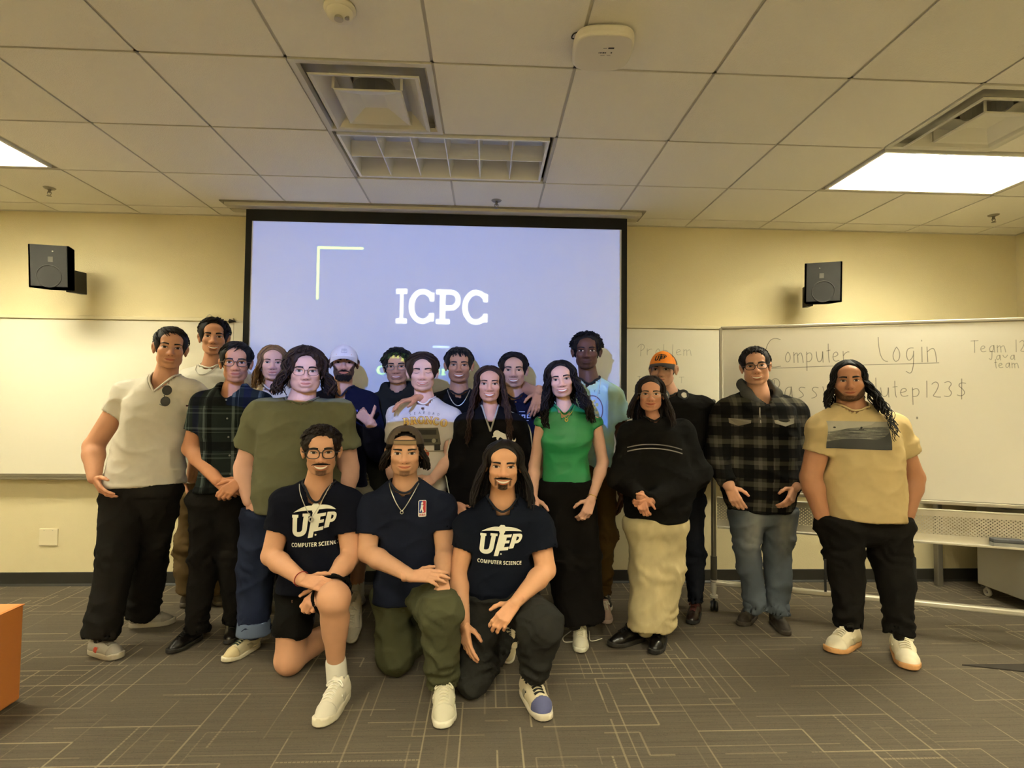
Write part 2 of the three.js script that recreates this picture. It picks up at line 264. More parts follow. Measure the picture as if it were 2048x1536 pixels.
// projection screen with its ceiling case
{
  const sL = atZ(490.5, 500, SCREEN_Z).x, sR = atZ(1254, 500, SCREEN_Z).x, sB = IMG_BOTTOM - 0.05;
  const t = group('projection_screen');
  mesh('screen_fabric', box(IMG_W + 0.01, IMG_H + 0.02, 0.003, IMG_X, IMG_TOP - IMG_H / 2, SCREEN_Z - 0.002), mat(0xd9d8d6, 0.9), t);
  const blk = mat(0x0d0d0c, 0.85);
  mesh('black_border', merge([box(imgTL.x - sL, CEIL - 0.03 - sB, 0.004, (imgTL.x + sL) / 2, (CEIL - 0.03 + sB) / 2, SCREEN_Z), box(sR - imgTR.x, CEIL - 0.03 - sB, 0.004, (sR + imgTR.x) / 2, (CEIL - 0.03 + sB) / 2, SCREEN_Z), box(IMG_W, CEIL - 0.03 - IMG_TOP, 0.004, IMG_X, (CEIL - 0.03 + IMG_TOP) / 2, SCREEN_Z), box(IMG_W, IMG_BOTTOM - sB, 0.004, IMG_X, (IMG_BOTTOM + sB) / 2, SCREEN_Z)]), blk, t);
  mesh('bottom_bar', new THREE.CylinderGeometry(0.014, 0.014, sR - sL, 16).rotateZ(Math.PI / 2).translate((sL + sR) / 2, sB - 0.01, SCREEN_Z), mat(0x1a1917, 0.5), t);
  const cl = atY(445, 403, CEIL).x + 0.02, cr = atY(1284, 430, CEIL).x - 0.02;
  mesh('case', merge([rbox(cr - cl, 0.03, 0.075, 0.004, (cl + cr) / 2, CEIL - 0.016, SCREEN_Z + 0.045), rbox(cr - cl, 0.026, 0.06, 0.004, (cl + cr) / 2, CEIL - 0.014, SCREEN_Z - 0.055)]), mat(0xc9c2ae, 0.5), t);
  mesh('case_trim', ring(cr - cl + 0.05, 0.22, 0.02, 0.008, 0).translate((cl + cr) / 2, CEIL - 0.005, SCREEN_Z - 0.01), mat(0x8f8875, 0.5), t);
  tag(t, 'black bordered projection screen hanging from its ceiling case', 'projection screen');
}

// ---------------------------------------------------------------- whiteboards
const boardMat = phys(0xe0dac6, 0.28, { clearcoat: 0.4, clearcoatRoughness: 0.25 });
const alu = mat(0xbdb6a4, 0.35, { metalness: 0.75 }), aluDull = mat(0xb0a998, 0.5, { metalness: 0.5 });
const WB_TOP = EYE + 0.598, WB_BOT = EYE - 0.551;
const wz = WALL_Z + 0.016;
{
  const xa = X0 + 0.06, xs = atZ(465, 700, wz).x, xb = IMG_X;
  const t = group('wall_whiteboard');
  mesh('board', box(xs - xa, WB_TOP - WB_BOT, 0.012, (xa + xs) / 2, (WB_TOP + WB_BOT) / 2, wz - 0.008), boardMat, t);
  mesh('board', box(xb - xs - 0.004, WB_TOP - WB_BOT, 0.012, (xb + xs) / 2 + 0.002, (WB_TOP + WB_BOT) / 2, wz - 0.008), boardMat, t);
  mesh('tack_rail', rbox(xs - xa, 0.026, 0.02, 0.003, (xa + xs) / 2, WB_TOP + 0.021, wz - 0.005), mat(0xd8cda9, 0.5), t);
  mesh('rail_end', new THREE.CylinderGeometry(0.001, 0.018, 0.05, 4).rotateZ(-Math.PI / 2).translate(xs, WB_TOP + 0.008, wz + 0.01), mat(0x2b2822, 0.5), t);
  mesh('map_hook', tube([[atZ(412, 641, wz).x, WB_TOP + 0.028, wz + 0.012], [atZ(421, 634, wz).x, WB_TOP + 0.056, wz + 0.014], [atZ(430, 641, wz).x, WB_TOP + 0.028, wz + 0.012]], 0.003, 12, 6), alu, t);
  mesh('top_trim', box(xb - xs, 0.016, 0.012, (xb + xs) / 2, WB_TOP + 0.008, wz - 0.004), mat(0xcfc7ae, 0.5), t);
  mesh('marker_tray', merge([box(xb - xa, 0.022, 0.012, (xa + xb) / 2, WB_BOT - 0.008, wz + 0.004), box(xb - xa, 0.008, 0.07, (xa + xb) / 2, WB_BOT - 0.028, wz + 0.03), box(xb - xa, 0.014, 0.006, (xa + xb) / 2, WB_BOT - 0.022, wz + 0.064)]), mat(0x8b8472, 0.45, { metalness: 0.6 }), t);
  tag(t, 'long wall whiteboard with tack rail beside the man in white shirt', 'whiteboard');
}
// single-stroke handwriting
const STROKES = {
  C: [[[0.9, 0.1], [0.5, 0], [0.12, 0.3], [0.05, 0.7], [0.35, 1], [0.9, 0.92]]], o: [[[0.5, 0.4], [0.1, 0.65], [0.3, 1], [0.75, 0.9], [0.8, 0.55], [0.5, 0.4]]], m: [[[0, 0.42], [0.02, 1]], [[0.02, 0.6], [0.25, 0.42], [0.4, 0.55], [0.42, 1]], [[0.42, 0.6], [0.65, 0.42], [0.85, 0.55], [0.95, 1]]],
  p: [[[0.1, 0.42], [0.12, 1.45]], [[0.12, 0.55], [0.5, 0.4], [0.8, 0.65], [0.55, 0.98], [0.14, 0.95]]], u: [[[0.05, 0.42], [0.1, 0.9], [0.45, 1], [0.8, 0.8], [0.8, 0.42]], [[0.8, 0.42], [0.85, 1]]], t: [[[0.45, 0.0], [0.45, 0.85], [0.7, 1]], [[0.1, 0.38], [0.85, 0.34]]],
  e: [[[0.1, 0.72], [0.8, 0.66], [0.6, 0.42], [0.2, 0.5], [0.1, 0.8], [0.4, 1], [0.85, 0.9]]], r: [[[0.1, 0.42], [0.15, 1]], [[0.15, 0.65], [0.45, 0.42], [0.8, 0.46]]], L: [[[0.1, 0], [0.12, 0.98], [0.9, 0.96]]], g: [[[0.75, 0.45], [0.3, 0.42], [0.1, 0.7], [0.3, 0.98], [0.75, 0.8], [0.78, 0.45], [0.75, 1.2], [0.45, 1.5], [0.1, 1.35]]],
  i: [[[0.5, 0.42], [0.5, 1]], [[0.5, 0.15], [0.5, 0.19]]], n: [[[0.05, 0.42], [0.1, 1]], [[0.1, 0.6], [0.5, 0.42], [0.8, 0.6], [0.85, 1]]], a: [[[0.75, 0.45], [0.35, 0.42], [0.1, 0.75], [0.3, 1], [0.75, 0.8], [0.75, 0.42]], [[0.75, 0.45], [0.85, 1]]], s: [[[0.8, 0.48], [0.4, 0.42], [0.2, 0.58], [0.6, 0.75], [0.7, 0.92], [0.2, 1]]],
  w: [[[0, 0.42], [0.2, 1], [0.45, 0.6], [0.7, 1], [0.95, 0.42]]], d: [[[0.75, 0.5], [0.3, 0.45], [0.1, 0.75], [0.35, 1], [0.75, 0.85]], [[0.78, 0], [0.8, 1]]], v: [[[0.05, 0.42], [0.4, 1], [0.85, 0.42]]], 1: [[[0.5, 0], [0.48, 1]]], 2: [[[0.1, 0.2], [0.4, 0], [0.8, 0.2], [0.5, 0.65], [0.05, 1], [0.9, 0.98]]], 3: [[[0.1, 0.1], [0.5, 0], [0.8, 0.2], [0.4, 0.45], [0.8, 0.7], [0.5, 1], [0.05, 0.92]]],
  $: [[[0.85, 0.15], [0.4, 0.08], [0.15, 0.3], [0.6, 0.5], [0.8, 0.75], [0.4, 0.95], [0.05, 0.85]], [[0.5, -0.12], [0.45, 1.1]]], T: [[[0, 0.02], [1, 0.0]], [[0.5, 0], [0.48, 1]]], J: [[[0.2, 0], [0.9, 0]], [[0.6, 0], [0.6, 0.8], [0.35, 1], [0.1, 0.8]]], P: [[[0.4, 0.1], [0.38, 1.1]], [[-0.1, 0.3], [0.2, 0.02], [0.7, 0], [0.95, 0.25], [0.7, 0.55], [0.38, 0.6]]], b: [[[0.1, 0], [0.12, 1], [0.5, 1], [0.8, 0.75], [0.5, 0.5], [0.12, 0.6]]], l: [[[0.4, 0], [0.42, 1]]], '"': [[[0.3, 0], [0.3, 0.25]], [[0.6, 0], [0.6, 0.25]]],
};
function handwrite(g, text, x, y, size, adv, color, lw, slant = 0) {   // y: top of capitals
  g.strokeStyle = color; g.lineWidth = lw; g.lineCap = g.lineJoin = 'round';
  for (const ch of text) {
    if (ch === ' ') { x += adv * 0.7; continue; }
    const narrow = /[1lit"]/.test(ch) ? 0.55 : /[mw]/.test(ch) ? 1.2 : 1;
    for (const st of STROKES[ch] ?? []) {
      g.beginPath(); const q = st.map(([u, v]) => [x + u * adv * 0.82 * narrow + slant * (1 - v) * size, y + v * size]); g.moveTo(...q[0]);
      if (q.length === 2) g.lineTo(...q[1]); else { for (let i = 1; i < q.length - 1; i++) { const mx = (q[i][0] + q[i + 1][0]) / 2, my = (q[i][1] + q[i + 1][1]) / 2; g.quadraticCurveTo(...q[i], i === q.length - 2 ? q[i + 1][0] : mx, i === q.length - 2 ? q[i + 1][1] : my); } } g.stroke();
    }
    x += adv * narrow;
  }
}
{
  const xa = IMG_X + 0.02, xb = X1 - 0.5, t = group('wall_whiteboard');
  mesh('board', box(xb - xa, WB_TOP - WB_BOT, 0.012, (xa + xb) / 2, (WB_TOP + WB_BOT) / 2, wz - 0.008), boardMat, t);
  mesh('tack_rail', rbox(xb - xa, 0.026, 0.02, 0.003, (xa + xb) / 2, WB_TOP + 0.021, wz - 0.005), mat(0xd8cda9, 0.5), t);
  mesh('marker_tray', merge([box(xb - xa, 0.022, 0.012, (xa + xb) / 2, WB_BOT - 0.008, wz + 0.004), box(xb - xa, 0.008, 0.07, (xa + xb) / 2, WB_BOT - 0.028, wz + 0.03), box(xb - xa, 0.014, 0.006, (xa + xb) / 2, WB_BOT - 0.022, wz + 0.064)]), mat(0x8b8472, 0.45, { metalness: 0.6 }), t);
  const a = atZ(1262, 680, wz), b = atZ(1440, 800, wz), w = b.x - a.x, h = a.y - b.y;
  const tex = canvasTexture(890, 600, (g) => { handwrite(g, 'Problem', 70, 40, 110, 82, 'rgba(120,118,80,0.42)', 5, 0.05); handwrite(g, 'J1', 60, 370, 70, 50, 'rgba(120,130,80,0.4)', 5); handwrite(g, 'T', 480, 370, 60, 60, 'rgba(120,130,80,0.35)', 5); g.strokeStyle = 'rgba(120,130,80,0.3)'; g.beginPath(); g.arc(60, 480, 50, 0.4, 2.4); g.stroke(); });
  mesh('marker_writing', new THREE.PlaneGeometry(w, h).translate((a.x + b.x) / 2, (a.y + b.y) / 2, wz - 0.001), mat(0xffffff, 0.5, { map: tex, transparent: true }), t);
  tag(t, 'wall whiteboard with faint writing behind the orange cap', 'whiteboard');
}
// rolling whiteboard, turned towards the room
const RB = group('rolling_whiteboard');
const rbAngle = 0.345, rbL = V(1.585, 0, -3.62);
RB.position.copy(rbL); RB.rotation.y = -rbAngle;
{
  const w = 2.35, y0 = 0.80, y1 = 1.902, t = RB;
  mesh('board', box(w - 0.03, y1 - y0 - 0.03, 0.02, w / 2, (y0 + y1) / 2, 0), phys(0xe9e4d6, 0.3, { clearcoat: 0.3, clearcoatRoughness: 0.3 }), t);
  mesh('board_frame', merge([rbox(w, 0.02, 0.032, 0.006, w / 2, y1, 0), rbox(w, 0.024, 0.032, 0.006, w / 2, y0, 0), rbox(0.02, y1 - y0, 0.032, 0.006, 0.0, (y0 + y1) / 2, 0), rbox(0.02, y1 - y0, 0.032, 0.006, w, (y0 + y1) / 2, 0)]), aluDull, t);
  const tex = canvasTexture(2048, 1024, (g, W2, H2) => {
    const toPx = (px, py) => { const d = lookDir(px, py), n = V(0, 0, 1).applyAxisAngle(V(0, 1, 0), -rbAngle), k = rbL.clone().sub(camera.position).dot(n) / d.dot(n), q = d.multiplyScalar(k).add(camera.position).sub(rbL).applyAxisAngle(V(0, 1, 0), rbAngle); return [q.x / w * W2, (y1 - q.y) / (y1 - y0) * H2]; };
    const ink = 'rgba(92,86,66,0.6)';
    let [x, y] = toPx(1527, 674), [x2, y2] = toPx(1527, 738); handwrite(g, 'C', x, y, (y2 - y), (toPx(1568, 700)[0] - x) * 1.1, ink, 3.6);
    [x, y] = toPx(1567, 690); [x2, y2] = toPx(1714, 724); handwrite(g, 'omputer', x, y, y2 - y, (x2 - x) / 7.2, ink, 3.6);
    [x, y] = toPx(1753, 675); [x2, y2] = toPx(1873, 724); handwrite(g, 'Login', x, y, y2 - y, (x2 - x) / 4.3, ink, 3.6);
    g.beginPath(); g.moveTo(...toPx(1540, 737)); g.lineTo(...toPx(1700, 731)); g.lineTo(...toPx(1876, 726)); g.stroke();
    [x, y] = toPx(1540, 757); [x2, y2] = toPx(1705, 797); handwrite(g, 'Password', x, y, y2 - y, (x2 - x) / 6.2, ink, 3.6);
    [x, y] = toPx(1759, 765); [x2, y2] = toPx(1930, 795); handwrite(g, 'utep123$', x, y - 8, y2 - y + 8, (x2 - x) / 6.8, ink, 3.6);
    [x, y] = toPx(1830, 834); handwrite(g, '"', x, y, 40, 30, ink, 4);
    const faint = 'rgba(120,116,84,0.45)'; [x, y] = toPx(1940, 682); [x2, y2] = toPx(2046, 704); handwrite(g, 'Team 12', x, y, y2 - y, (x2 - x) / 6.0, faint, 3.6);
    [x, y] = toPx(1975, 704); [x2, y2] = toPx(2030, 720); handwrite(g, 'Java', x, y, y2 - y, (x2 - x) / 3.9, faint, 3.6); [x, y] = toPx(1986, 719); [x2, y2] = toPx(2042, 736); handwrite(g, 'team', x, y, y2 - y, (x2 - x) / 4, faint, 3.6);
  });
  mesh('marker_writing', new THREE.PlaneGeometry(w, y1 - y0).translate(w / 2, (y0 + y1) / 2, 0.0115), mat(0xffffff, 0.5, { map: tex, transparent: true }), t);
  // posts, castors, base rail
  const post = (x) => {
    mesh('post', new THREE.CylinderGeometry(0.017, 0.017, 1.13, 18).translate(x, 0.83, 0), mat(0x8e897b, 0.35, { metalness: 0.7 }), t);
    mesh('post_sleeve', new THREE.CylinderGeometry(0.021, 0.021, 0.17, 18).translate(x, 0.275, 0), mat(0x4a463c, 0.5), t);
    mesh('foot', merge([new THREE.CylinderGeometry(0.022, 0.013, 0.11, 16).translate(x, 0.15, 0), new THREE.CylinderGeometry(0.026, 0.026, 0.016, 16).translate(x, 0.095, 0)]), mat(0xcfc9ba, 0.4), t);
    for (const dz of [0.0]) { const c = mesh('castor', merge([new THREE.TorusGeometry(0.022, 0.013, 10, 20).rotateY(Math.PI / 2).translate(x - 0.012, 0.037, dz + 0.02), new THREE.TorusGeometry(0.022, 0.013, 10, 20).rotateY(Math.PI / 2).translate(x + 0.012, 0.037, dz + 0.02), new THREE.CylinderGeometry(0.006, 0.006, 0.05, 8).translate(x, 0.07, dz)]), mat(0x15140f, 0.4), t); mesh('castor_hub', new THREE.CylinderGeometry(0.012, 0.012, 0.05, 14).rotateZ(Math.PI / 2).translate(x, 0.037, dz + 0.02), alu, c); }
  };
  post(-0.05); post(w + 0.05);
  mesh('post_cap', new THREE.SphereGeometry(0.018, 14, 10).translate(-0.05, 1.4, 0), mat(0x3b372e, 0.5), t);
  mesh('lock_knob', merge([new THREE.CylinderGeometry(0.02, 0.02, 0.014, 12).rotateZ(Math.PI / 2).translate(-0.1, 1.34, 0), new THREE.CylinderGeometry(0.007, 0.007, 0.05, 8).rotateZ(Math.PI / 2).translate(-0.07, 1.34, 0)]), mat(0x15140f, 0.5), t);
  mesh('base_rail', rbox(w + 0.1, 0.036, 0.036, 0.012, w / 2, 0.185, 0), mat(0xd2ccbc, 0.3, { metalness: 0.4 }), t);
  // perforated tray
  const holes = canvasTexture(64, 64, (g) => { g.fillStyle = '#fff'; g.fillRect(0, 0, 64, 64); g.fillStyle = '#000'; for (const [x, y] of [[16, 16], [48, 48]]) { g.beginPath(); g.arc(x, y, 10, 0, 7); g.fill(); } }, false);
  const ht = repeat(holes, (w + 0.06) / 0.022, 0.13 / 0.022);
  mesh('tray_panel', new THREE.PlaneGeometry(w + 0.06, 0.11).translate(w / 2, 0.665, 0.02), mat(0xb9b2a0, 0.45, { metalness: 0.4, side: THREE.DoubleSide, alphaMap: ht, alphaTest: 0.5 }), t);
  mesh('tray_edge', merge([box(w + 0.06, 0.035, 0.003, w / 2, 0.737, 0.02), rbox(w + 0.06, 0.01, 0.02, 0.003, w / 2, 0.756, 0.014), box(w + 0.06, 0.045, 0.003, w / 2, 0.59, 0.02), box(w + 0.06, 0.004, 0.06, w / 2, 0.568, 0.05), rbox(w + 0.06, 0.012, 0.006, 0.002, w / 2, 0.57, 0.08)]), mat(0xc6bfad, 0.4, { metalness: 0.4 }), t);
  tag(t, 'rolling whiteboard with computer login writing and perforated tray', 'whiteboard');
}
{ // eraser on the tray
  const q = RB.localToWorld(V(0, 0, 0)); RB.updateMatrixWorld(true);
  const e = group('whiteboard_eraser'), p = RB.localToWorld(V(1.545, 0.571, 0.052)); e.position.copy(p); e.rotation.y = -rbAngle;
  mesh('grip', rbox(0.15, 0.022, 0.05, 0.006, 0, 0.036, 0), mat(0x4a4a4c, 0.7), e); mesh('felt', rbox(0.148, 0.024, 0.048, 0.003, 0, 0.0125, 0), mat(0x8d8b86, 0.95), e);
  tag(e, 'grey felt whiteboard eraser lying on the perforated tray', 'eraser');
}
// wall outlet plate, speakers
{
  const a = atZ(80, 1057, WALL_Z), b = atZ(116, 1091, WALL_Z), t = group('wall_plate'); t.position.set((a.x + b.x) / 2, (a.y + b.y) / 2, WALL_Z);
  mesh('plate', rbox(b.x - a.x, a.y - b.y, 0.008, 0.0035, 0, 0, 0.004), mat(0xe2d6b4, 0.5), t);
  for (const [x, y] of [[-0.03, 0.05], [0.03, 0.05]]) mesh('screw', new THREE.CylinderGeometry(0.003, 0.003, 0.002, 10).rotateX(Math.PI / 2).translate(x, y, 0.0085), mat(0xb3a98c, 0.4), t);
  tag(t, 'square cream blank wall plate below the left whiteboard', 'wall plate');
}
function speaker(px, py, z, turn, bracketSide, label) {
  const t = group('wall_speaker'), p = atZ(px, py, z); t.position.copy(p); t.rotation.set(0.1, turn, 0, 'YXZ');
  const w = 0.235, h = 0.295, d = 0.145, m = mat(0x26231f, 0.7);
  const s = new THREE.Shape([[-w / 2, 0], [w / 2, 0], [w / 2 - 0.045, -d], [-w / 2 + 0.045, -d]].map((q) => new THREE.Vector2(q[0], q[1])));
  mesh('cabinet', new THREE.ExtrudeGeometry(s, { depth: h - 0.01, bevelEnabled: true, bevelSize: 0.005, bevelThickness: 0.005, bevelSegments: 2 }).rotateX(-Math.PI / 2).rotateZ(0).translate(0, -h / 2, 0).applyMatrix4(new THREE.Matrix4().makeScale(1, 1, -1)).applyMatrix4(new THREE.Matrix4().makeRotationY(0)), mat(0x1c1a17, 0.6, { side: THREE.DoubleSide }), t);
  mesh('grille', rbox(w - 0.012, h - 0.012, 0.01, 0.004, 0, 0, 0.004), mat(0x1f1d19, 0.8), t);
  mesh('woofer_ring', new THREE.TorusGeometry(0.075, 0.004, 8, 36).translate(0, -0.07, 0.008), m, t);
  mesh('badge', box(0.03, 0.036, 0.003, 0.012 * -bracketSide * -1, 0.045, 0.0105), mat(0x4c483f, 0.5), t);
  mesh('tweeter_led', new THREE.SphereGeometry(0.005, 10, 8).translate(bracketSide * 0.025, 0.1, 0.009), mat(0xb9b4a6, 0.3), t);
  mesh('bracket', rbox(0.04, 0.16, 0.19, 0.004, bracketSide * 0.06, -0.085, -0.2), mat(0x0d0c0b, 0.6), t);
  tag(t, label, 'speaker');
}
speaker(99, 532, WALL_Z + 0.36, 0.16, 1, 'black wall speaker above the long whiteboard with tack rail');
speaker(1646, 564, WALL_Z + 0.36, -0.35, -1, 'black wall speaker above the rolling whiteboard');

// ---------------------------------------------------------------- furniture at the edges
{ // orange cube seat
  const br = atY(46, 1404, 0), s = 0.46, t = group('cube_ottoman'); t.position.set(br.x - s / 2 - 0.01, 0, br.z + s / 2); t.rotation.y = 0.03;
  const orange = mat(0xd68440, 0.6, { bumpMap: repeat(peel, 3, 3), bumpScale: 0.0006 });
  mesh('cushion', rbox(s, 0.43, s, 0.012, 0, 0.225, 0, 3), orange, t);
  mesh('piping', ring(s + 0.002, s + 0.002, 0.006, 0.005, 0.434), mat(0xc67838, 0.6), t);
  for (const [x, z] of [[-1, -1], [1, -1], [-1, 1], [1, 1]]) mesh('foot', new THREE.CylinderGeometry(0.02, 0.02, 0.012, 12).translate(x * 0.18, 0.006, z * 0.18), revealMat, t);
  tag(t, 'orange vinyl cube ottoman at the carpet edge', 'ottoman');
}
{ // table against the wall behind the rolling board, cabinet below
  const t = group('media_desk'); t.position.set(3.86, 0, -3.83); const steel = mat(0x7d776a, 0.4, { metalness: 0.5 });
  mesh('desk_top', rbox(0.82, 0.03, 0.7, 0.005, 0, 0.715, 0), mat(0x2d2924, 0.5), t);
  for (const z of [-0.27]) mesh('leg', rbox(0.045, 0.7, 0.045, 0.008, -0.355, 0.35, z), steel, t);
  mesh('apron', box(0.7, 0.05, 0.02, -0.02, 0.675, -0.28), steel, t);
  const c = mesh('cabinet', rbox(0.6, 0.62, 0.62, 0.008, 0.07, 0.39, 0.24), mat(0x8f8878, 0.6), t);
  for (const [x, z] of [[-1, -1], [1, -1], [-1, 1], [1, 1]]) mesh('castor', merge([new THREE.TorusGeometry(0.02, 0.012, 8, 18).rotateY(Math.PI / 2).translate(0.07 + x * 0.26, 0.032, 0.24 + z * 0.27), new THREE.CylinderGeometry(0.012, 0.012, 0.04, 10).translate(0.07 + x * 0.26, 0.066, 0.24 + z * 0.27)]), mat(0xb5afa2, 0.4), c);
  tag(t, 'dark topped media desk on a grey cabinet with castors behind the rolling whiteboard', 'desk');
  const a = atY(1975, 1175, 0.004); 
  tag(mesh('power_cord', tube([[a.x + 0.2, 0.004, a.z + 0.02], [a.x, 0.004, a.z], [a.x - 0.02, 0.004, a.z - 0.03], [a.x + 0.15, 0.004, a.z - 0.1]], 0.004, 24, 6), mat(0x8c8577, 0.6)), 'thin grey power cord looping out by the grey desk cabinet', 'cord');
}
{ // dark strap on the carpet
  const a = atY(1924, 1331, 0), b = atY(2060, 1329, 0), c = atY(2060, 1346, 0);
  const s = new THREE.Shape([[a.x, -a.z], [b.x, -b.z], [c.x, -c.z]].map((p) => new THREE.Vector2(...p)));
  tag(mesh('dark_strap', new THREE.ExtrudeGeometry(s, { depth: 0.006, bevelEnabled: false }).rotateX(-Math.PI / 2), mat(0x2b241b, 0.9)), 'dark pointed strap end lying flat on the carpet', 'strap');
}
// ---------------------------------------------------------------- distance fields and their mesher
const smin = (a, b, k) => { const h = Math.max(k - Math.abs(a - b), 0) / k; return Math.min(a, b) - h * h * k * 0.25; };
function cone(a, b, ra, rb, flat = 0) {      // tapered capsule; flat: 1 cut square at b, 2 at both ends
  const dx = b.x - a.x, dy = b.y - a.y, dz = b.z - a.z, L = Math.hypot(dx, dy, dz) || 1e-6, ux = dx / L, uy = dy / L, uz = dz / L;
  return (x, y, z) => {
    const px = x - a.x, py = y - a.y, pz = z - a.z, s = px * ux + py * uy + pz * uz, t = s < 0 ? 0 : s > L ? L : s, r = ra + (rb - ra) * (t / L);
    const qx = px - ux * t, qy = py - uy * t, qz = pz - uz * t; let d = Math.sqrt(qx * qx + qy * qy + qz * qz) - r;
    if (flat && s > L) { const e = s - L, ex = px - ux * s, ey = py - uy * s, ez = pz - uz * s, l = Math.sqrt(ex * ex + ey * ey + ez * ez) - r; d = l > 0 ? Math.hypot(l, e) : e; } else if (flat) d = Math.max(d, s - L);
    if (flat === 2) d = Math.max(d, -s);
    return d;
  };
}
function ellip(c, r, q) {
  const m = q ? new THREE.Matrix4().makeRotationFromQuaternion(q).elements : null;
  return (x, y, z) => {
    let px = x - c.x, py = y - c.y, pz = z - c.z;
    if (m) { const a = m[0] * px + m[1] * py + m[2] * pz, b = m[4] * px + m[5] * py + m[6] * pz, e = m[8] * px + m[9] * py + m[10] * pz; px = a; py = b; pz = e; }
    const ax = px / r[0], ay = py / r[1], az = pz / r[2], k0 = Math.sqrt(ax * ax + ay * ay + az * az);
    const bx = ax / r[0], by = ay / r[1], bz = az / r[2], k1 = Math.sqrt(bx * bx + by * by + bz * bz);
    return k1 < 1e-9 ? -Math.min(...r) : k0 * (k0 - 1) / k1;
  };
}
function sections(list, turn = 0) {                    // [{y, x, z, a, b}] from the top down: a trunk with rounded-square sections
  const n = 2.35, ct = Math.cos(turn), st = Math.sin(turn);
  return (x, y, z) => {
    let i = 0; while (i < list.length - 2 && y < list[i + 1].y) i++;
    const p = list[i], q = list[i + 1], t = clamp((p.y - y) / (p.y - q.y)), s = t * t * (3 - 2 * t) * 0.5 + t * 0.5;
    const a = p.a + (q.a - p.a) * s, b = p.b + (q.b - p.b) * s, ox = x - p.x - (q.x - p.x) * s, oz = z - p.z - (q.z - p.z) * s, dx = Math.abs(ox * ct - oz * st) / a, dz = Math.abs(ox * st + oz * ct) / b;
    const r = Math.pow(Math.pow(dx, n) + Math.pow(dz, n), 1 / n), d = (r - 1) * Math.min(a, b) * 0.92;
    const o = Math.max(y - list[0].y, list[list.length - 1].y - y);
    return o > 0 ? (d > 0 ? Math.hypot(d, o) : Math.max(o, d)) : Math.max(d, o);
  };
}
// field: { add: [f], k, sub: [[f, k]], cut: [f] }
function evalField(F, act, x, y, z) {
  let d = 1e3; const k = F.k;
  for (let i = 0; i < act.length; i++) { const e = act[i](x, y, z); d = e > d + k ? d : smin(d, e, k); }
  if (F.sub) for (let i = 0; i < F.sub.length; i++) { const kk = F.sub[i][1], e = -F.sub[i][0](x, y, z); d = -smin(-d, -e, kk); }
  if (F.cut) for (let i = 0; i < F.cut.length; i++) d = Math.max(d, F.cut[i](x, y, z));
  return d;
}
const fieldAt = (F, x, y, z) => evalField(F, F.add, x, y, z);
function polygonize(F, lo, hi, cell) {
  const nx = Math.ceil((hi[0] - lo[0]) / cell) + 1, ny = Math.ceil((hi[1] - lo[1]) / cell) + 1, nz = Math.ceil((hi[2] - lo[2]) / cell) + 1, B = 6;
  const g = new Float32Array(nx * ny * nz), sx = 1, sy = nx, sz = nx * ny;
  const hd = cell * B * 0.87 + cell;
  for (let bz = 0; bz < nz; bz += B) for (let by = 0; by < ny; by += B) for (let bx = 0; bx < nx; bx += B) {
    const cx = lo[0] + (bx + B / 2) * cell, cy = lo[1] + (by + B / 2) * cell, cz = lo[2] + (bz + B / 2) * cell;
    let best = 1e3; const ds = F.add.map((f) => { const d = f(cx, cy, cz); if (d < best) best = d; return d; });
    const dc = evalField(F, F.add, cx, cy, cz), far = Math.abs(dc) > hd * 1.7 + F.k * 0.5;
    const act = far ? null : F.add.filter((f, i) => ds[i] < best + 2.4 * hd + F.k);
    for (let k = bz; k < Math.min(nz, bz + B); k++) for (let j = by; j < Math.min(ny, by + B); j++) for (let i = bx; i < Math.min(nx, bx + B); i++)
      g[i + j * sy + k * sz] = far ? dc : evalField(F, act, lo[0] + i * cell, lo[1] + j * cell, lo[2] + k * cell);
  }
  const id = new Int32Array(nx * ny * nz).fill(-1), pos = [], idx = [];
  const E = [[0, 1], [2, 3], [4, 5], [6, 7], [0, 2], [1, 3], [4, 6], [5, 7], [0, 4], [1, 5], [2, 6], [3, 7]], O = [0, sx, sy, sx + sy, sz, sx + sz, sy + sz, sx + sy + sz];
  for (let k = 0; k < nz - 1; k++) for (let j = 0; j < ny - 1; j++) for (let i = 0; i < nx - 1; i++) {
    const o = i + j * sy + k * sz; let m = 0; for (let c = 0; c < 8; c++) if (g[o + O[c]] < 0) m |= 1 << c;
    if (m === 0 || m === 255) continue;
    let x = 0, y = 0, z = 0, n = 0;
    for (const [a, b] of E) { if (((m >> a) & 1) === ((m >> b) & 1)) continue; const va = g[o + O[a]], vb = g[o + O[b]], t = va / (va - vb); x += (a & 1) + ((b & 1) - (a & 1)) * t; y += ((a >> 1) & 1) + (((b >> 1) & 1) - ((a >> 1) & 1)) * t; z += (a >> 2) + ((b >> 2) - (a >> 2)) * t; n++; }
    id[o] = pos.length / 3; pos.push(lo[0] + (i + x / n) * cell, lo[1] + (j + y / n) * cell, lo[2] + (k + z / n) * cell);
  }
  const quad = (a, b, c, d, flip) => { if (a < 0 || b < 0 || c < 0 || d < 0) return; if (flip) idx.push(a, c, b, a, d, c); else idx.push(a, b, c, a, c, d); };
  for (let k = 1; k < nz - 1; k++) for (let j = 1; j < ny - 1; j++) for (let i = 1; i < nx - 1; i++) {
    const o = i + j * sy + k * sz, s = g[o] < 0;
    if (s !== g[o + sx] < 0) quad(id[o - sy - sz], id[o - sz], id[o], id[o - sy], !s);
    if (s !== g[o + sy] < 0) quad(id[o - sx - sz], id[o - sx], id[o], id[o - sz], !s);
    if (s !== g[o + sz] < 0) quad(id[o - sx - sy], id[o - sy], id[o], id[o - sx], !s);
  }
  const G = new THREE.BufferGeometry(); G.setAttribute('position', new THREE.Float32BufferAttribute(pos, 3)); G.setIndex(idx); G.computeVertexNormals();
  return G;
}
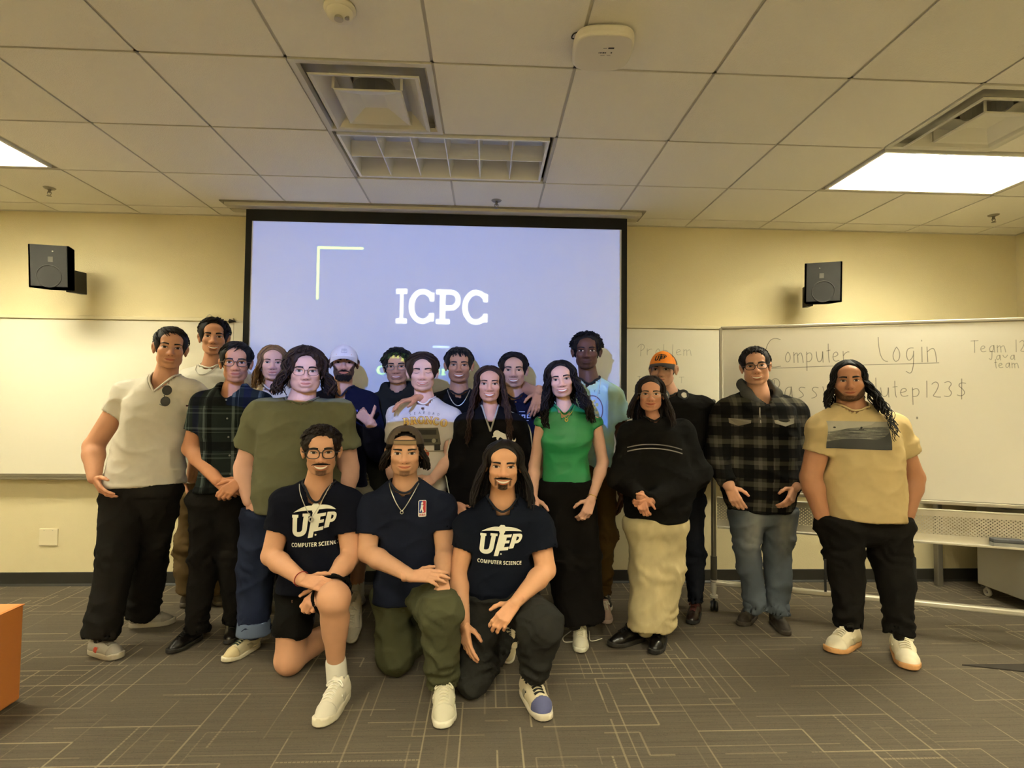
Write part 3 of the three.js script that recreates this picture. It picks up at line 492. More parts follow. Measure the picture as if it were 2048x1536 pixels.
function finish(G, { disp, color, uv, normals = true } = {}) {
  const p = G.attributes.position, n = G.attributes.normal;
  if (disp) { for (let i = 0; i < p.count; i++) { const x = p.getX(i), y = p.getY(i), z = p.getZ(i), d = disp(x, y, z, n.getX(i), n.getY(i), n.getZ(i)); if (d) p.setXYZ(i, x + n.getX(i) * d, y + n.getY(i) * d, z + n.getZ(i) * d); } G.computeVertexNormals(); }
  if (color) { const c = new Float32Array(p.count * 3), o = [0, 0, 0]; for (let i = 0; i < p.count; i++) { color(p.getX(i), p.getY(i), p.getZ(i), o, G.attributes.normal, i); c.set(o, i * 3); } G.setAttribute('color', new THREE.BufferAttribute(c, 3)); }
  if (uv) { const c = new Float32Array(p.count * 2); for (let i = 0; i < p.count; i++) { const [u, v] = uv(p.getX(i), p.getY(i), p.getZ(i)); c[i * 2] = u; c[i * 2 + 1] = v; } G.setAttribute('uv', new THREE.BufferAttribute(c, 2)); }
  return G;
}
// joins indexed geometries with position, normal and colour
function joinColored(list) {
  let nv = 0, ni = 0; for (const g of list) { nv += g.attributes.position.count; ni += g.index.count; }
  const P = new Float32Array(nv * 3), N = new Float32Array(nv * 3), C = new Float32Array(nv * 3), I = new Uint32Array(ni); let v = 0, k = 0;
  for (const g of list) { P.set(g.attributes.position.array, v * 3); N.set(g.attributes.normal.array, v * 3); if (g.attributes.color) C.set(g.attributes.color.array, v * 3); else C.fill(0.5, v * 3, (v + g.attributes.position.count) * 3); const a = g.index.array; for (let i = 0; i < a.length; i++) I[k + i] = a[i] + v; v += g.attributes.position.count; k += a.length; }
  const G = new THREE.BufferGeometry(); G.setAttribute('position', new THREE.BufferAttribute(P, 3)); G.setAttribute('normal', new THREE.BufferAttribute(N, 3)); G.setAttribute('color', new THREE.BufferAttribute(C, 3)); G.setIndex(new THREE.BufferAttribute(I, 1));
  return G;
}
// a bent sheet over a field: P(u, v) gives x, y in the sheet's plane; the sheet drops along -z on to the field
function sheet(F, nu, nv, P, lift, zTop, zMin = -0.1) {
  const pos = [], uv = [], idx = [];
  for (let j = 0; j <= nv; j++) for (let i = 0; i <= nu; i++) {
    const u = i / nu, v = j / nv, [x, y] = P(u, v); let z = zTop; for (let s = 0; s < 48; s++) { const d = fieldAt(F, x, y, z); z -= d * 0.85; if (d < 0.0004 || z < zMin) break; }
    pos.push(x, y, z + (typeof lift === 'function' ? lift(u, v) : lift)); uv.push(u, v);
  }
  for (let j = 0; j < nv; j++) for (let i = 0; i < nu; i++) { const a = j * (nu + 1) + i, b = a + 1, c = a + nu + 1, d = c + 1; idx.push(a, b, d, a, d, c); }
  const G = new THREE.BufferGeometry(); G.setAttribute('position', new THREE.Float32BufferAttribute(pos, 3)); G.setAttribute('uv', new THREE.Float32BufferAttribute(uv, 2)); G.setIndex(idx); G.computeVertexNormals();
  return G;
}
// many tapered tubes in one geometry
function locks(list, radial = 5) {           // [{pts: [Vector3], r: [start, end], c: [r, g, b]}]
  const P = [], N = [], C = [], I = [];
  for (const { pts, r, c } of list) {
    const n = pts.length, base = P.length / 3; let nrm = V(0.3, 0.5, 0.8);
    for (let i = 0; i < n; i++) {
      const t = pts[Math.min(n - 1, i + 1)].clone().sub(pts[Math.max(0, i - 1)]).normalize(); nrm = nrm.clone().addScaledVector(t, -nrm.dot(t)); if (nrm.lengthSq() < 1e-6) nrm.set(t.y, t.z, t.x).addScaledVector(t, -(t.y * t.x + t.z * t.y + t.x * t.z)); nrm.normalize(); const bi = t.clone().cross(nrm);
      const s = i / (n - 1), rr = (r[0] + (r[1] - r[0]) * s) * (r[2] ? Math.sin(Math.PI * clamp(0.12 + 0.82 * s)) : 1);
      for (let k = 0; k < radial; k++) { const a = k / radial * Math.PI * 2, d = nrm.clone().multiplyScalar(Math.cos(a)).addScaledVector(bi, Math.sin(a)); P.push(pts[i].x + d.x * rr, pts[i].y + d.y * rr, pts[i].z + d.z * rr); N.push(d.x, d.y, d.z); C.push(...c); }
    }
    for (let i = 0; i < n - 1; i++) for (let k = 0; k < radial; k++) { const a = base + i * radial + k, b = base + i * radial + (k + 1) % radial; I.push(a, b, b + radial, a, b + radial, a + radial); }
    for (const e of [0, n - 1]) for (let k = 1; k < radial - 1; k++) { const o = base + e * radial; e ? I.push(o, o + k, o + k + 1) : I.push(o, o + k + 1, o + k); }
  }
  const G = new THREE.BufferGeometry(); G.setAttribute('position', new THREE.Float32BufferAttribute(P, 3)); G.setAttribute('normal', new THREE.Float32BufferAttribute(N, 3)); G.setAttribute('color', new THREE.Float32BufferAttribute(C, 3)); G.setIndex(I);
  return G;
}
// ---------------------------------------------------------------- people
const skinTone = (hex) => { const c = lin(hex); return [c.r, c.g * 1.04, c.b * 1.2]; };
const rgb = (hex) => { const c = lin(hex); return [c.r, c.g, c.b]; };
const skinMat = new THREE.MeshPhysicalMaterial({ vertexColors: true, roughness: 0.52, specularIntensity: 0.5, sheen: 0.15, sheenColor: new THREE.Color(0.6, 0.45, 0.35), sheenRoughness: 0.6 });
const hairMat = new THREE.MeshPhysicalMaterial({ vertexColors: true, roughness: 0.62, specularIntensity: 0.45 });
const clothMat = new THREE.MeshPhysicalMaterial({ vertexColors: true, roughness: 0.92, specularIntensity: 0.2, bumpMap: repeat(grain, 60, 60), bumpScale: 0.0006 });
const metalMat = mat(0xc9c4b8, 0.3, { metalness: 0.9 }), goldMat = mat(0xd6b25a, 0.3, { metalness: 0.9 });
const lensMat = new THREE.MeshPhysicalMaterial({ color: 0xffffff, transmission: 1, roughness: 0, thickness: 0, ior: 1.35, side: THREE.DoubleSide });

// --- heads, in their own frame: y up, z out of the face, eyes at y = 0, about 0.23 m from chin to crown
function headField(o) {
  const j = (o.jaw ?? 1) * 1.05, f = o.fat ?? 0, ch = o.chin ?? 0, cheek = o.smile ? 0.004 : 0;
  const e = (x, y, z, a, b, c) => ellip(V(x, y, z), [a, b, c]);
  const add = [
    e(0, 0.032, -0.018, 0.0745, 0.083, 0.094), e(0, -0.03, 0.028, 0.060 * (0.6 + 0.4 * j) + f * 0.01, 0.078, 0.06), e(0, -0.068, 0.016, 0.0545 * j + f * 0.012, 0.04 + f * 0.006, 0.055), e(0, -0.098 - ch, 0.06, 0.025 * j, 0.018, 0.02),
    cone(V(-0.048 * j, -0.055, 0.004), V(-0.029 * j, -0.093, 0.042), 0.01 + f * 0.007, 0.013), cone(V(0.048 * j, -0.055, 0.004), V(0.029 * j, -0.093, 0.042), 0.01 + f * 0.007, 0.013),
    cone(V(-0.034, 0.021, 0.076), V(0.034, 0.021, 0.076), 0.0105, 0.0105), e(0, 0.045, 0.052, 0.055, 0.04, 0.033),
    cone(V(0, 0.014, 0.083), V(0, -0.034, 0.102 + (o.nose ?? 0)), 0.0065, 0.0105), e(0.0125, -0.039, 0.09, 0.0095, 0.008, 0.011), e(-0.0125, -0.039, 0.09, 0.0095, 0.008, 0.011),
    e(0.038, -0.026 + cheek * 0.5, 0.062 + cheek * 0.4, 0.022 + f * 0.004, 0.02, 0.02), e(-0.038, -0.026 + cheek * 0.5, 0.062 + cheek * 0.4, 0.022 + f * 0.004, 0.02, 0.02),
    e(0, -0.066, 0.074, 0.028, 0.018, 0.016), cone(V(-0.014, -0.075, 0.085), V(0.014, -0.075, 0.085), 0.006, 0.006),
  ];
  const ears = [e(0.078, -0.006, -0.012, 0.009, 0.031, 0.018), e(-0.078, -0.006, -0.012, 0.009, 0.031, 0.018), e(0.082, 0.008, -0.018, 0.009, 0.019, 0.014), e(-0.082, 0.008, -0.018, 0.009, 0.019, 0.014)];
  return { add: [...add, ...(o.noEars ? [] : ears)], k: 0.016, sub: [[e(0.0315, 0.001, 0.0985, 0.019, 0.0105, 0.0145), 0.008], [e(-0.0315, 0.001, 0.0985, 0.019, 0.0105, 0.0145), 0.008], [e(0.087, -0.004, -0.006, 0.006, 0.016, 0.009), 0.004], [e(-0.087, -0.004, -0.006, 0.006, 0.016, 0.009), 0.004]] };
}
function headGeometry(o) {
  const F = headField(o), skin = skinTone(o.skin), hair = rgb(o.browColor ?? o.hairColor ?? 0x1a120c), lipTint = o.lip ?? [0.82, 0.5, 0.46], R = rng(o.seed ?? 1);
  const beard = o.beard ?? (() => 0), stub = o.stubble ?? 0;
  const base = finish(polygonize(F, [-0.105, -0.14, -0.125], [0.105, 0.13, 0.13], o.cell ?? 0.0033), {
    color: (x, y, z, c) => {
      const t = 1 + 0.06 * fbm(x * 40, y * 40, z * 40, 2), red = Math.exp(-((x * x) / 0.0004 + (y + 0.036) ** 2 / 0.0004 + (z - 0.1) ** 2 / 0.0006)) + 0.6 * Math.exp(-((Math.abs(x) - 0.042) ** 2 / 0.0004 + (y + 0.03) ** 2 / 0.0005 + (z - 0.06) ** 2 / 0.001));
      c[0] = skin[0] * t * (1 + 0.04 * red); c[1] = skin[1] * t * (1 - 0.08 * red); c[2] = skin[2] * t * (1 - 0.09 * red);
      let b = beard(x, y, z); if (stub) b = Math.max(b, stub * smooth(-0.035, -0.06, y + Math.abs(x) * 0.25) * smooth(-0.02, 0.02, z));
      b *= 0.72 + 0.28 * (hash3(Math.round(x * 700), Math.round(y * 700), Math.round(z * 700)) > 0.3 ? 1 : 0.4); for (let i = 0; i < 3; i++) c[i] = mix(c[i], hair[i], clamp(b));
      if (o.shave && y > 0.03) { const s = o.shave * smooth(0.062, 0.075, y - z * 0.1); for (let i = 0; i < 3; i++) c[i] = mix(c[i], hair[i], s); }
    },
  });
  const parts = [base];
  const patch = (nu, nv, P, lift, color) => { const g = sheet(F, nu, nv, P, lift, 0.15); const n = g.attributes.uv.count, C = new Float32Array(n * 3); for (let i = 0; i < n; i++) C.set(color(g.attributes.uv.getX(i), g.attributes.uv.getY(i), g.attributes.position.getX(i), g.attributes.position.getY(i)), i * 3); g.setAttribute('color', new THREE.BufferAttribute(C, 3)); g.deleteAttribute('uv'); parts.push(g); };
  const iris = rgb(o.eye ?? 0x24140b), white = rgb(0xbdb2a6), lash = rgb(0x120c09);
  const squint = o.squint ?? 0, [gx, gy] = o.gaze ?? [0, 0];
  for (const s of [-1, 1]) {
    const cx = s * 0.0315, hw = 0.0158, hu = 0.0072 * (1 - 0.45 * squint), hl = 0.0052 * (1 - 0.35 * squint);
    if (o.eyesClosed) patch(12, 3, (u, v) => { const w = u * 2 - 1; return [cx + w * hw, -0.002 - 0.003 * (1 - w * w) + (v - 0.5) * 0.0032 * (1 - 0.7 * w * w)]; }, 0.0009, () => lash);
    else {
      patch(16, 8, (u, v) => { const w = u * 2 - 1, q = Math.max(0, 1 - w * w) ** 0.75; return [cx + w * hw, 0.0005 + s * w * 0.0008 + mix(-hl, hu, v) * q]; }, 0.0006, (u, v, x, y) => { const d = Math.hypot(x - cx - gx, (y - 0.0012 - gy)); return d < 0.0026 ? [0.004, 0.003, 0.003] : d < 0.0072 ? iris : white; });
      patch(12, 2, (u, v) => { const w = u * 2 - 1, q = Math.max(0, 1 - w * w) ** 0.75; return [cx + w * hw * 1.06, 0.0005 + s * w * 0.0008 + hu * q + (v - 0.4) * 0.0028]; }, 0.0013, () => lash);
      patch(12, 1, (u, v) => { const w = u * 2 - 1, q = Math.max(0, 1 - w * w) ** 0.75; return [cx + w * hw, 0.0005 - hl * q - v * 0.0011]; }, 0.0009, () => skin.map((k, i) => k * [0.6, 0.48, 0.45][i]));
    }
    const bt = o.brow ?? 1, by = 0.0195 + (o.browUp ?? 0);
    patch(14, 3, (u, v) => { const w = s > 0 ? u : 1 - u; return [s * mix(0.0125, 0.0525, w), by + 0.0055 * Math.sin(w * 2.3) - 0.003 * w + (v - 0.5) * bt * mix(0.0085, 0.0032, w * w) - (o.frown ?? 0) * 0.004 * (1 - w)]; }, (u, v) => 0.0008 + 0.0014 * Math.sin(Math.PI * v), () => hair.map((k) => k * (0.85 + 0.3 * R())));
  }
  // mouth
  const sm = o.smile ?? 0, mw = 0.0245 + 0.0065 * Math.min(1, sm) + 0.0075 * clamp(sm - 1), rise = 0.0012 + 0.0055 * Math.min(1, sm) + 0.005 * clamp(sm - 1), my = -0.0665 - (sm > 1 ? 0.002 : 0), open = sm > 1 ? 0.0142 * (sm - 0.9) : 0;
  const line = (w) => my + rise * w * w, lipC = skin.map((k, i) => k * lipTint[i]), q = (w) => Math.max(0, 1 - w * w);
  patch(18, 3, (u, v) => { const w = u * 2 - 1; return [w * mw, line(w) + v * (sm > 1 ? 0.0052 : 0.0064) * q(w) ** 0.6 * (1 - 0.25 * Math.exp(-w * w * 60))]; }, (u, v) => 0.0006 + 0.0012 * Math.sin(Math.PI * v), () => lipC.map((k) => k * 0.92));
  patch(18, 3, (u, v) => { const w = u * 2 - 1; return [w * mw * 0.97, line(w) - open * q(w) - v * 0.0072 * q(w) ** 0.7]; }, (u, v) => 0.0006 + 0.002 * Math.sin(Math.PI * v), () => lipC);
  if (open > 0) patch(18, 4, (u, v) => { const w = u * 2 - 1; return [w * mw * 0.95, line(w) - open * q(w) * v]; }, 0.0002, (u, v) => (Math.abs(u - 0.5) > 0.44 || v > 0.9 ? [0.06, 0.022, 0.018] : rgb(0xe6dcc8)));
  else patch(18, 1, (u, v) => { const w = u * 2 - 1; return [w * mw * 1.04, line(w) + (v - 0.5) * 0.0018]; }, 0.0016, () => lipC.map((k) => k * 0.35));
  for (const s of [-1, 1]) patch(6, 2, (u, v) => [s * 0.0085 + (u - 0.5) * 0.009, -0.0455 + (v - 0.5) * 0.0032 * Math.sin(Math.PI * clamp(u, 0.02, 0.98))], 0.0008, () => skin.map((k) => k * 0.22));
  for (const s of [-1, 1]) patch(2, 8, (u, v) => [s * (mix(0.0225, mw + 0.0075, v) + (u - 0.5) * 0.0016), mix(-0.04, line(1) + 0.001, v)], 0.0004, () => skin.map((k, i) => k * [0.82, 0.74, 0.72][i]));
  // facial hair that stands out of the skin
  if (o.moustache) patch(16, 3, (u, v) => { const w = u * 2 - 1; return [w * (mw + 0.004), line(w) * 0.5 + (my + rise) * 0.5 - 0.004 * w * w - 0.002 * Math.abs(w) ** 3 * 2 + mix(0.0045, 0.0145 * (1 - 0.55 * w * w) + 0.0005, v)]; }, (u, v) => 0.0012 + 0.0022 * Math.sin(Math.PI * v) * o.moustache, () => hair.map((k) => k * (0.8 + 0.5 * R())));
  return { F, parts };
}
const transformGeometry = (g, m) => { const c = g.clone().applyMatrix4(m); return c; };

// --- hair
function scalp(a, e, grow = 0) { // azimuth from the face (rad), elevation
  const r = [0.0755 + grow, 0.085 + grow, 0.096 + grow]; return V(Math.sin(a) * Math.cos(e) * r[0], 0.032 + Math.sin(e) * r[1], -0.018 + Math.cos(a) * Math.cos(e) * r[2]);
}
function hairCap(o, vol, line, color, cell = 0.006) {
  const nape = o.nape ?? -0.07, side = o.sideburn ?? 0;
  const F = { add: [ellip(V(0, 0.034 + (o.topUp ?? 0.004), -0.02), [0.0755 + vol * 0.8, 0.083 + vol, 0.095 + vol * 0.7])], k: 0.02,
    sub: [[ellip(V(0, -0.05, 0.1), [0.0655 + (o.wideFace ?? 0), 0.05 + line, 0.1]), 0.012], [ellip(V(0, -0.12, 0.05), [0.12, 0.105 - side, 0.09]), 0.012]], cut: [(x, y, z) => (nape - y + 0.35 * Math.max(0, z + 0.05)) * 0.9] };
  if (o.tuft) for (const [x, y, z, r] of o.tuft) F.add.push(ellip(V(x, y, z), r.length ? r : [r, r, r]));
  const c = rgb(color), dir = o.grain ?? [18, 60, 18];
  return finish(polygonize(F, [-0.15, -0.14, -0.17], [0.15, 0.19, 0.15], cell), {
    disp: (x, y, z) => (o.rough ?? 0.004) * (fbm(x * 90, y * 40, z * 40, 2) + (o.curl ? 1.6 * fbm(x * 55, y * 55, z * 55, 2) : 0)),
    color: (x, y, z, q) => { const t = 0.8 + 0.45 * (0.5 + 0.5 * noise(x * 260, y * dir[0] * 3, z * 120)); q[0] = c[0] * t; q[1] = c[1] * t; q[2] = c[2] * t; },
  });
}
function hairGeometry(o) {
  const R = rng((o.seed ?? 1) * 77 + 5), c = rgb(o.hairColor), tone = () => { const t = 0.65 + 0.9 * R(); return c.map((k) => k * t); }, L = [], parts = [], st = o.hair;
  const line = o.hairline ?? 0.105;
  if (st === 'short' || st === 'swept' || st === 'middle') {
    parts.push(hairCap(o, o.volume ?? 0.012, line, o.hairColor));
    const n = (o.nLocks ?? 170) * 1.3;
    for (let i = 0; i < n; i++) {
      const a = (R() - 0.5) * 5.6, e = Math.asin(0.25 + 0.75 * R()), front = Math.cos(a);
      if (front > 0.3 && e < 0.75) continue;
      let az = a, el = e; const len = (o.lockLength ?? 0.05) * (0.6 + 0.8 * R()), steps = 5, pts = [], grow = (o.volume ?? 0.012) + 0.002 * R();
      const flow = st === 'middle' ? (Math.sin(a) >= 0 ? 1 : -1) * 1.3 : st === 'swept' ? (o.sweep ?? 1) * 1.4 : (R() - 0.5) * 1.6;
      for (let k = 0; k < steps; k++) { const s = k / (steps - 1), p = scalp(az, el, grow * (0.75 + 0.4 * Math.sin(Math.PI * s)) + (o.lift ?? 0) * s * Math.max(0, Math.sin(el))); pts.push(p); az += flow * len / steps / 0.09 / Math.max(0.35, Math.cos(el)) * 0.7; el -= len / steps / 0.09 * (el > 1.1 ? 0.9 : 0.75); }
      L.push({ pts, r: [0.0046, 0.0018], c: tone() });
    }
    if (o.fringe) for (let i = 0; i < o.fringe.n; i++) { // locks over the forehead
      const x = mix(o.fringe.x0, o.fringe.x1, (i + R() * 0.8) / o.fringe.n), pts = [], drop = o.fringe.drop * (0.6 + 0.7 * R()), side = (o.fringe.side ?? 0) * (0.4 + R()) + (R() - 0.5) * 0.012;
      for (let k = 0; k < 5; k++) { const s = k / 4; pts.push(V(x + side * s * s, 0.105 - 0.012 * s - (drop) * s, 0.045 + 0.042 * Math.sqrt(s) * (1 - 3 * x * x / 0.02) + 0.006 * Math.sin(3 * s))); }
      L.push({ pts, r: [0.0075, 0.0025], c: tone() });
    }
  } else if (st === 'curly') {
    parts.push(hairCap({ ...o, curl: true, rough: 0.009 }, o.volume ?? 0.018, line, o.hairColor, 0.0065));
    const n = o.nLocks ?? 240, low = o.lowest ?? 0.1;
    for (let i = 0; i < n; i++) {
      const a = (R() - 0.5) * 6.28, e = Math.asin(mix(low, 1, R())); if (Math.cos(a) > (o.faceOpen ?? 0.45) && e < (o.frontUp ?? 0.7)) continue;
      const p0 = scalp(a, e, (o.volume ?? 0.018) * (0.5 + 0.6 * R())), out = p0.clone().sub(V(0, 0.02, -0.02)).normalize(), pts = [], turns = 1.2 + R(), rr = (o.curlR ?? 0.008) * (0.7 + 0.6 * R()), fall = (o.curlFall ?? 0.03) * (0.5 + R());
      const u = out.clone().cross(V(R() - 0.5, 1, R() - 0.5)).normalize(), w = u.clone().cross(out);
      for (let k = 0; k < 9; k++) { const s = k / 8, q = s * turns * 6.28; pts.push(p0.clone().addScaledVector(out, 0.012 * s).addScaledVector(u, Math.cos(q) * rr).addScaledVector(w, Math.sin(q) * rr).add(V(0, -fall * s * s, 0))); }
      L.push({ pts, r: [0.0042, 0.0026], c: tone() });
    }
  }
  if (st === 'long' || o.falls) { // falls of hair: azimuth range, end height below the eyes, outward drift
    if (st === 'long') parts.push(hairCap(o, o.volume ?? 0.012, line, o.hairColor));
    for (const f of o.falls) for (let i = 0; i < f.n * 1.3; i++) {
      const a0 = mix(f.a[0], f.a[1], R()), pts = [], end = f.end * (0.82 + 0.3 * R()), ph = R() * 6.28, wv = f.wave ?? 0.004, wf = f.freq ?? 60, topE = f.top ?? 1.25, grow0 = (o.volume ?? 0.012) * (0.7 + 0.5 * R()), n = f.seg ?? 15, spread = (R() - 0.5) * 0.02;
      const part = f.part ?? 0;
      for (let k = 0; k < n; k++) {
        const s = k / (n - 1), el = mix(topE, -0.25, Math.min(1, s / 0.45)), p = scalp(a0 * Math.min(1, 0.35 + s * 2.2) + part * Math.max(0, 1 - s * 3), Math.max(el, -0.25), grow0);
        if (s > 0.45) { const t = (s - 0.45) / 0.55, y0 = p.y; p.y = mix(y0, end, t); p.x += (f.out ?? 0.02) * Math.sign(Math.sin(a0)) * Math.sin(t * 1.57) + spread * t + (f.dx ?? 0) * t; p.z += (f.forward ?? 0.02) * t * t; }
        p.x += wv * Math.sin(p.y * wf + ph) * Math.min(1, s * 2); p.z += wv * Math.cos(p.y * wf * 0.9 + ph * 2) * Math.min(1, s * 2); pts.push(p);
      }
      L.push({ pts, r: [(f.r ?? 0.007) * 0.78, (f.r ?? 0.007) * 0.4], c: tone() });
    }
  }
  if (L.length) parts.push(locks(L, 4));
  return parts.length ? joinColored(parts) : null;
}

// --- things worn on the head, in the head's frame
function addGlasses(head, o) {
  const g = group('eyeglasses', head), m = o.metal ? mat(o.color ?? 0x6b6256, 0.35, { metalness: 0.8 }) : mat(o.color ?? 0x16120f, 0.35), w = o.w ?? 0.024, h = o.h ?? 0.019, zf = 0.107, cx = 0.033, cy = -0.003, n = 26, e = o.round ? 1 : 0.72, r = o.r ?? 0.0019;
  const rim = (s) => { const pts = []; for (let i = 0; i < n; i++) { const q = i / n * 6.2832, c = Math.cos(q), d = Math.sin(q), x = Math.sign(c) * Math.abs(c) ** e * w, y = Math.sign(d) * Math.abs(d) ** e * h; pts.push(V(s * cx + x, cy + y, zf - 2.8 * (s * cx + x) ** 2)); } return pts; };
  for (const s of [-1, 1]) {
    const pts = rim(s); mesh('rim', tube(pts, r, 52, 6, true), m, g);
    const sh = new THREE.Shape(pts.map((p) => new THREE.Vector2(p.x, p.y))), lg = new THREE.ShapeGeometry(sh, 1), p = lg.attributes.position; for (let i = 0; i < p.count; i++) p.setZ(i, zf - 2.8 * p.getX(i) ** 2); mesh('lens', lg, lensMat, g);
    mesh('temple', tube([[s * (cx + w), cy + 0.006, zf - 2.8 * (cx + w) ** 2], [s * 0.078, cy + 0.006, 0.06], [s * 0.081, cy + 0.004, 0.0], [s * 0.081, cy - 0.012, -0.02]], r * 0.9, 16, 6), m, g);
  }
  mesh('bridge', tube([[-cx + w, cy + 0.003, zf - 0.0005], [0, cy + 0.007, zf + 0.001], [cx - w, cy + 0.003, zf - 0.0005]], r, 10, 6), m, g);
  return g;
}
function addCap(head, o) {
  const g = group(o.name ?? 'baseball_cap', head), col = mat(o.color, 0.85), back = !!o.backwards, nA = 40, nE = 12, pos = [], idx = [], uv = [];
  const R = back ? [0.0865, 0.1, 0.112] : [0.0835, 0.091, 0.108], yb = back ? 0.047 : 0.036;
  for (let j = 0; j <= nE; j++) for (let i = 0; i <= nA; i++) { const a = i / nA * Math.PI * 2 + Math.PI, e = j / nE * Math.PI / 2, fr = Math.cos(a), hi = back ? 0 : 0.012 * Math.max(0, fr); const sq = 1 - 0.06 * Math.sin(2 * e); pos.push(Math.sin(a) * Math.cos(e) ** 0.8 * R[0] * sq, yb + Math.sin(e) * (R[1] + hi - 0.008), -0.016 + Math.cos(a) * Math.cos(e) ** 0.8 * R[2] * sq); uv.push(i / nA, j / nE); }
  const open = (i, j) => { if (!back) return false; const a = i / nA * Math.PI * 2 + Math.PI, d = Math.atan2(Math.sin(a), Math.cos(a)); return (d / 0.6) ** 2 + ((j - 2.0) / 4.0) ** 2 < 1 && j >= 2; };
  for (let j = 0; j < nE; j++) for (let i = 0; i < nA; i++) { if (open(i + 0.5, j + 0.5)) continue; const a = j * (nA + 1) + i, b = a + 1, c = a + nA + 1, d = c + 1; idx.push(a, b, d, a, d, c); }
  const crown = new THREE.BufferGeometry(); crown.setAttribute('position', new THREE.Float32BufferAttribute(pos, 3)); crown.setAttribute('uv', new THREE.Float32BufferAttribute(uv, 2)); crown.setIndex(idx); crown.computeVertexNormals();
  const cm = col.clone(); cm.side = THREE.DoubleSide;
  if (o.backColor) { const P = crown.attributes.position, C = new Float32Array(P.count * 3), a = rgb(o.color), b = rgb(o.backColor); for (let i = 0; i < P.count; i++) C.set(P.getZ(i) < 0.012 ? b : a, i * 3); crown.setAttribute('color', new THREE.BufferAttribute(C, 3)); cm.vertexColors = true; cm.color.set(0xffffff); }
  mesh('crown', crown, cm, g);
  for (let k = 0; k < 6; k++) { if (back && k === 0) continue; const a = k / 6 * Math.PI * 2, pts = []; for (let j = 0; j <= 8; j++) { const e = j / 8 * Math.PI / 2, sq = 1 - 0.06 * Math.sin(2 * e); pts.push(V(Math.sin(a) * Math.cos(e) ** 0.8 * R[0] * sq * 1.004, yb + Math.sin(e) * (R[1] + (back ? 0 : 0.012 * Math.max(0, Math.cos(a))) - 0.0075), -0.016 + Math.cos(a) * Math.cos(e) ** 0.8 * R[2] * sq * 1.004)); } mesh('seam', tube(pts, 0.0009, 14, 5), col, g); }
  mesh('button', new THREE.SphereGeometry(0.007, 12, 8).scale(1, 0.5, 1).translate(0, yb + R[1] - 0.004, -0.016), col, g);
  const bp = [], bi = [], nu = 22, nv = 5, s = back ? -1 : 1; // brim
  for (const layer of [0.0018, -0.0018]) for (let j = 0; j <= nv; j++) for (let i = 0; i <= nu; i++) { const a = mix(-1.15, 1.15, i / nu), v = j / nv, x = Math.sin(a) * R[0] * (1 + 0.02 * v), out = 0.074 * Math.cos(a * 1.15) ** 0.6 * v || 0; bp.push(x, yb + 0.006 - 0.02 * v * (0.35 + 0.65 * v) - (1.2 + 3.2 * v) * x * x + layer, -0.016 + s * (Math.cos(a) * R[2] * 0.97 + (Number.isFinite(out) ? out : 0))); }
  for (let L = 0; L < 2; L++) for (let j = 0; j < nv; j++) for (let i = 0; i < nu; i++) { const o0 = L * (nv + 1) * (nu + 1), a = o0 + j * (nu + 1) + i, b = a + 1, c = a + nu + 1, d = c + 1; (L ^ (s < 0 ? 1 : 0)) ? bi.push(a, b, d, a, d, c) : bi.push(a, d, b, a, c, d); }
  const bg = new THREE.BufferGeometry(); bg.setAttribute('position', new THREE.Float32BufferAttribute(bp, 3)); bg.setIndex(bi); bg.computeVertexNormals(); mesh('brim', bg, mat(o.brim ?? o.color, 0.85, { side: THREE.DoubleSide }), g);
  if (back) { const st = []; for (let j = 0; j <= 1; j++) for (let i = 0; i <= 14; i++) { const a = mix(-0.6, 0.6, i / 14); st.push(Math.sin(a) * R[0] * 1.012, yb + 0.001 + j * 0.018, -0.016 + Math.cos(a) * R[2] * 1.012 - j * 0.002); } const si = []; for (let i = 0; i < 14; i++) si.push(i, i + 1, i + 16, i, i + 16, i + 15); const sg = new THREE.BufferGeometry(); sg.setAttribute('position', new THREE.Float32BufferAttribute(st, 3)); sg.setIndex(si); sg.computeVertexNormals(); mesh('strap', sg, mat(o.strap ?? 0xa88c62, 0.8, { side: THREE.DoubleSide }), g); }
  if (o.emblem) { const pp = [], ii = [], u2 = [], A = o.emblemA ?? 0.42; for (let j = 0; j <= 6; j++) for (let i = 0; i <= 10; i++) { const a = mix(-A, A, i / 10), e = mix(o.emblemE?.[0] ?? 0.14, o.emblemE?.[1] ?? 0.72, j / 6), hi = 0.012 * Math.cos(a), sq = 1 - 0.06 * Math.sin(2 * e); pp.push(Math.sin(a) * Math.cos(e) ** 0.8 * R[0] * sq * 1.015, yb + Math.sin(e) * (R[1] + hi - 0.008) * 1.004, -0.016 + Math.cos(a) * Math.cos(e) ** 0.8 * R[2] * sq * 1.018); u2.push(i / 10, j / 6); } for (let j = 0; j < 6; j++) for (let i = 0; i < 10; i++) { const a = j * 11 + i; ii.push(a, a + 1, a + 12, a, a + 12, a + 11); } const eg = new THREE.BufferGeometry(); eg.setAttribute('position', new THREE.Float32BufferAttribute(pp, 3)); eg.setAttribute('uv', new THREE.Float32BufferAttribute(u2, 2)); eg.setIndex(ii); eg.computeVertexNormals(); mesh('emblem', eg, mat(0xffffff, 0.8, { map: o.emblem, transparent: true }), g); }
  return g;
}

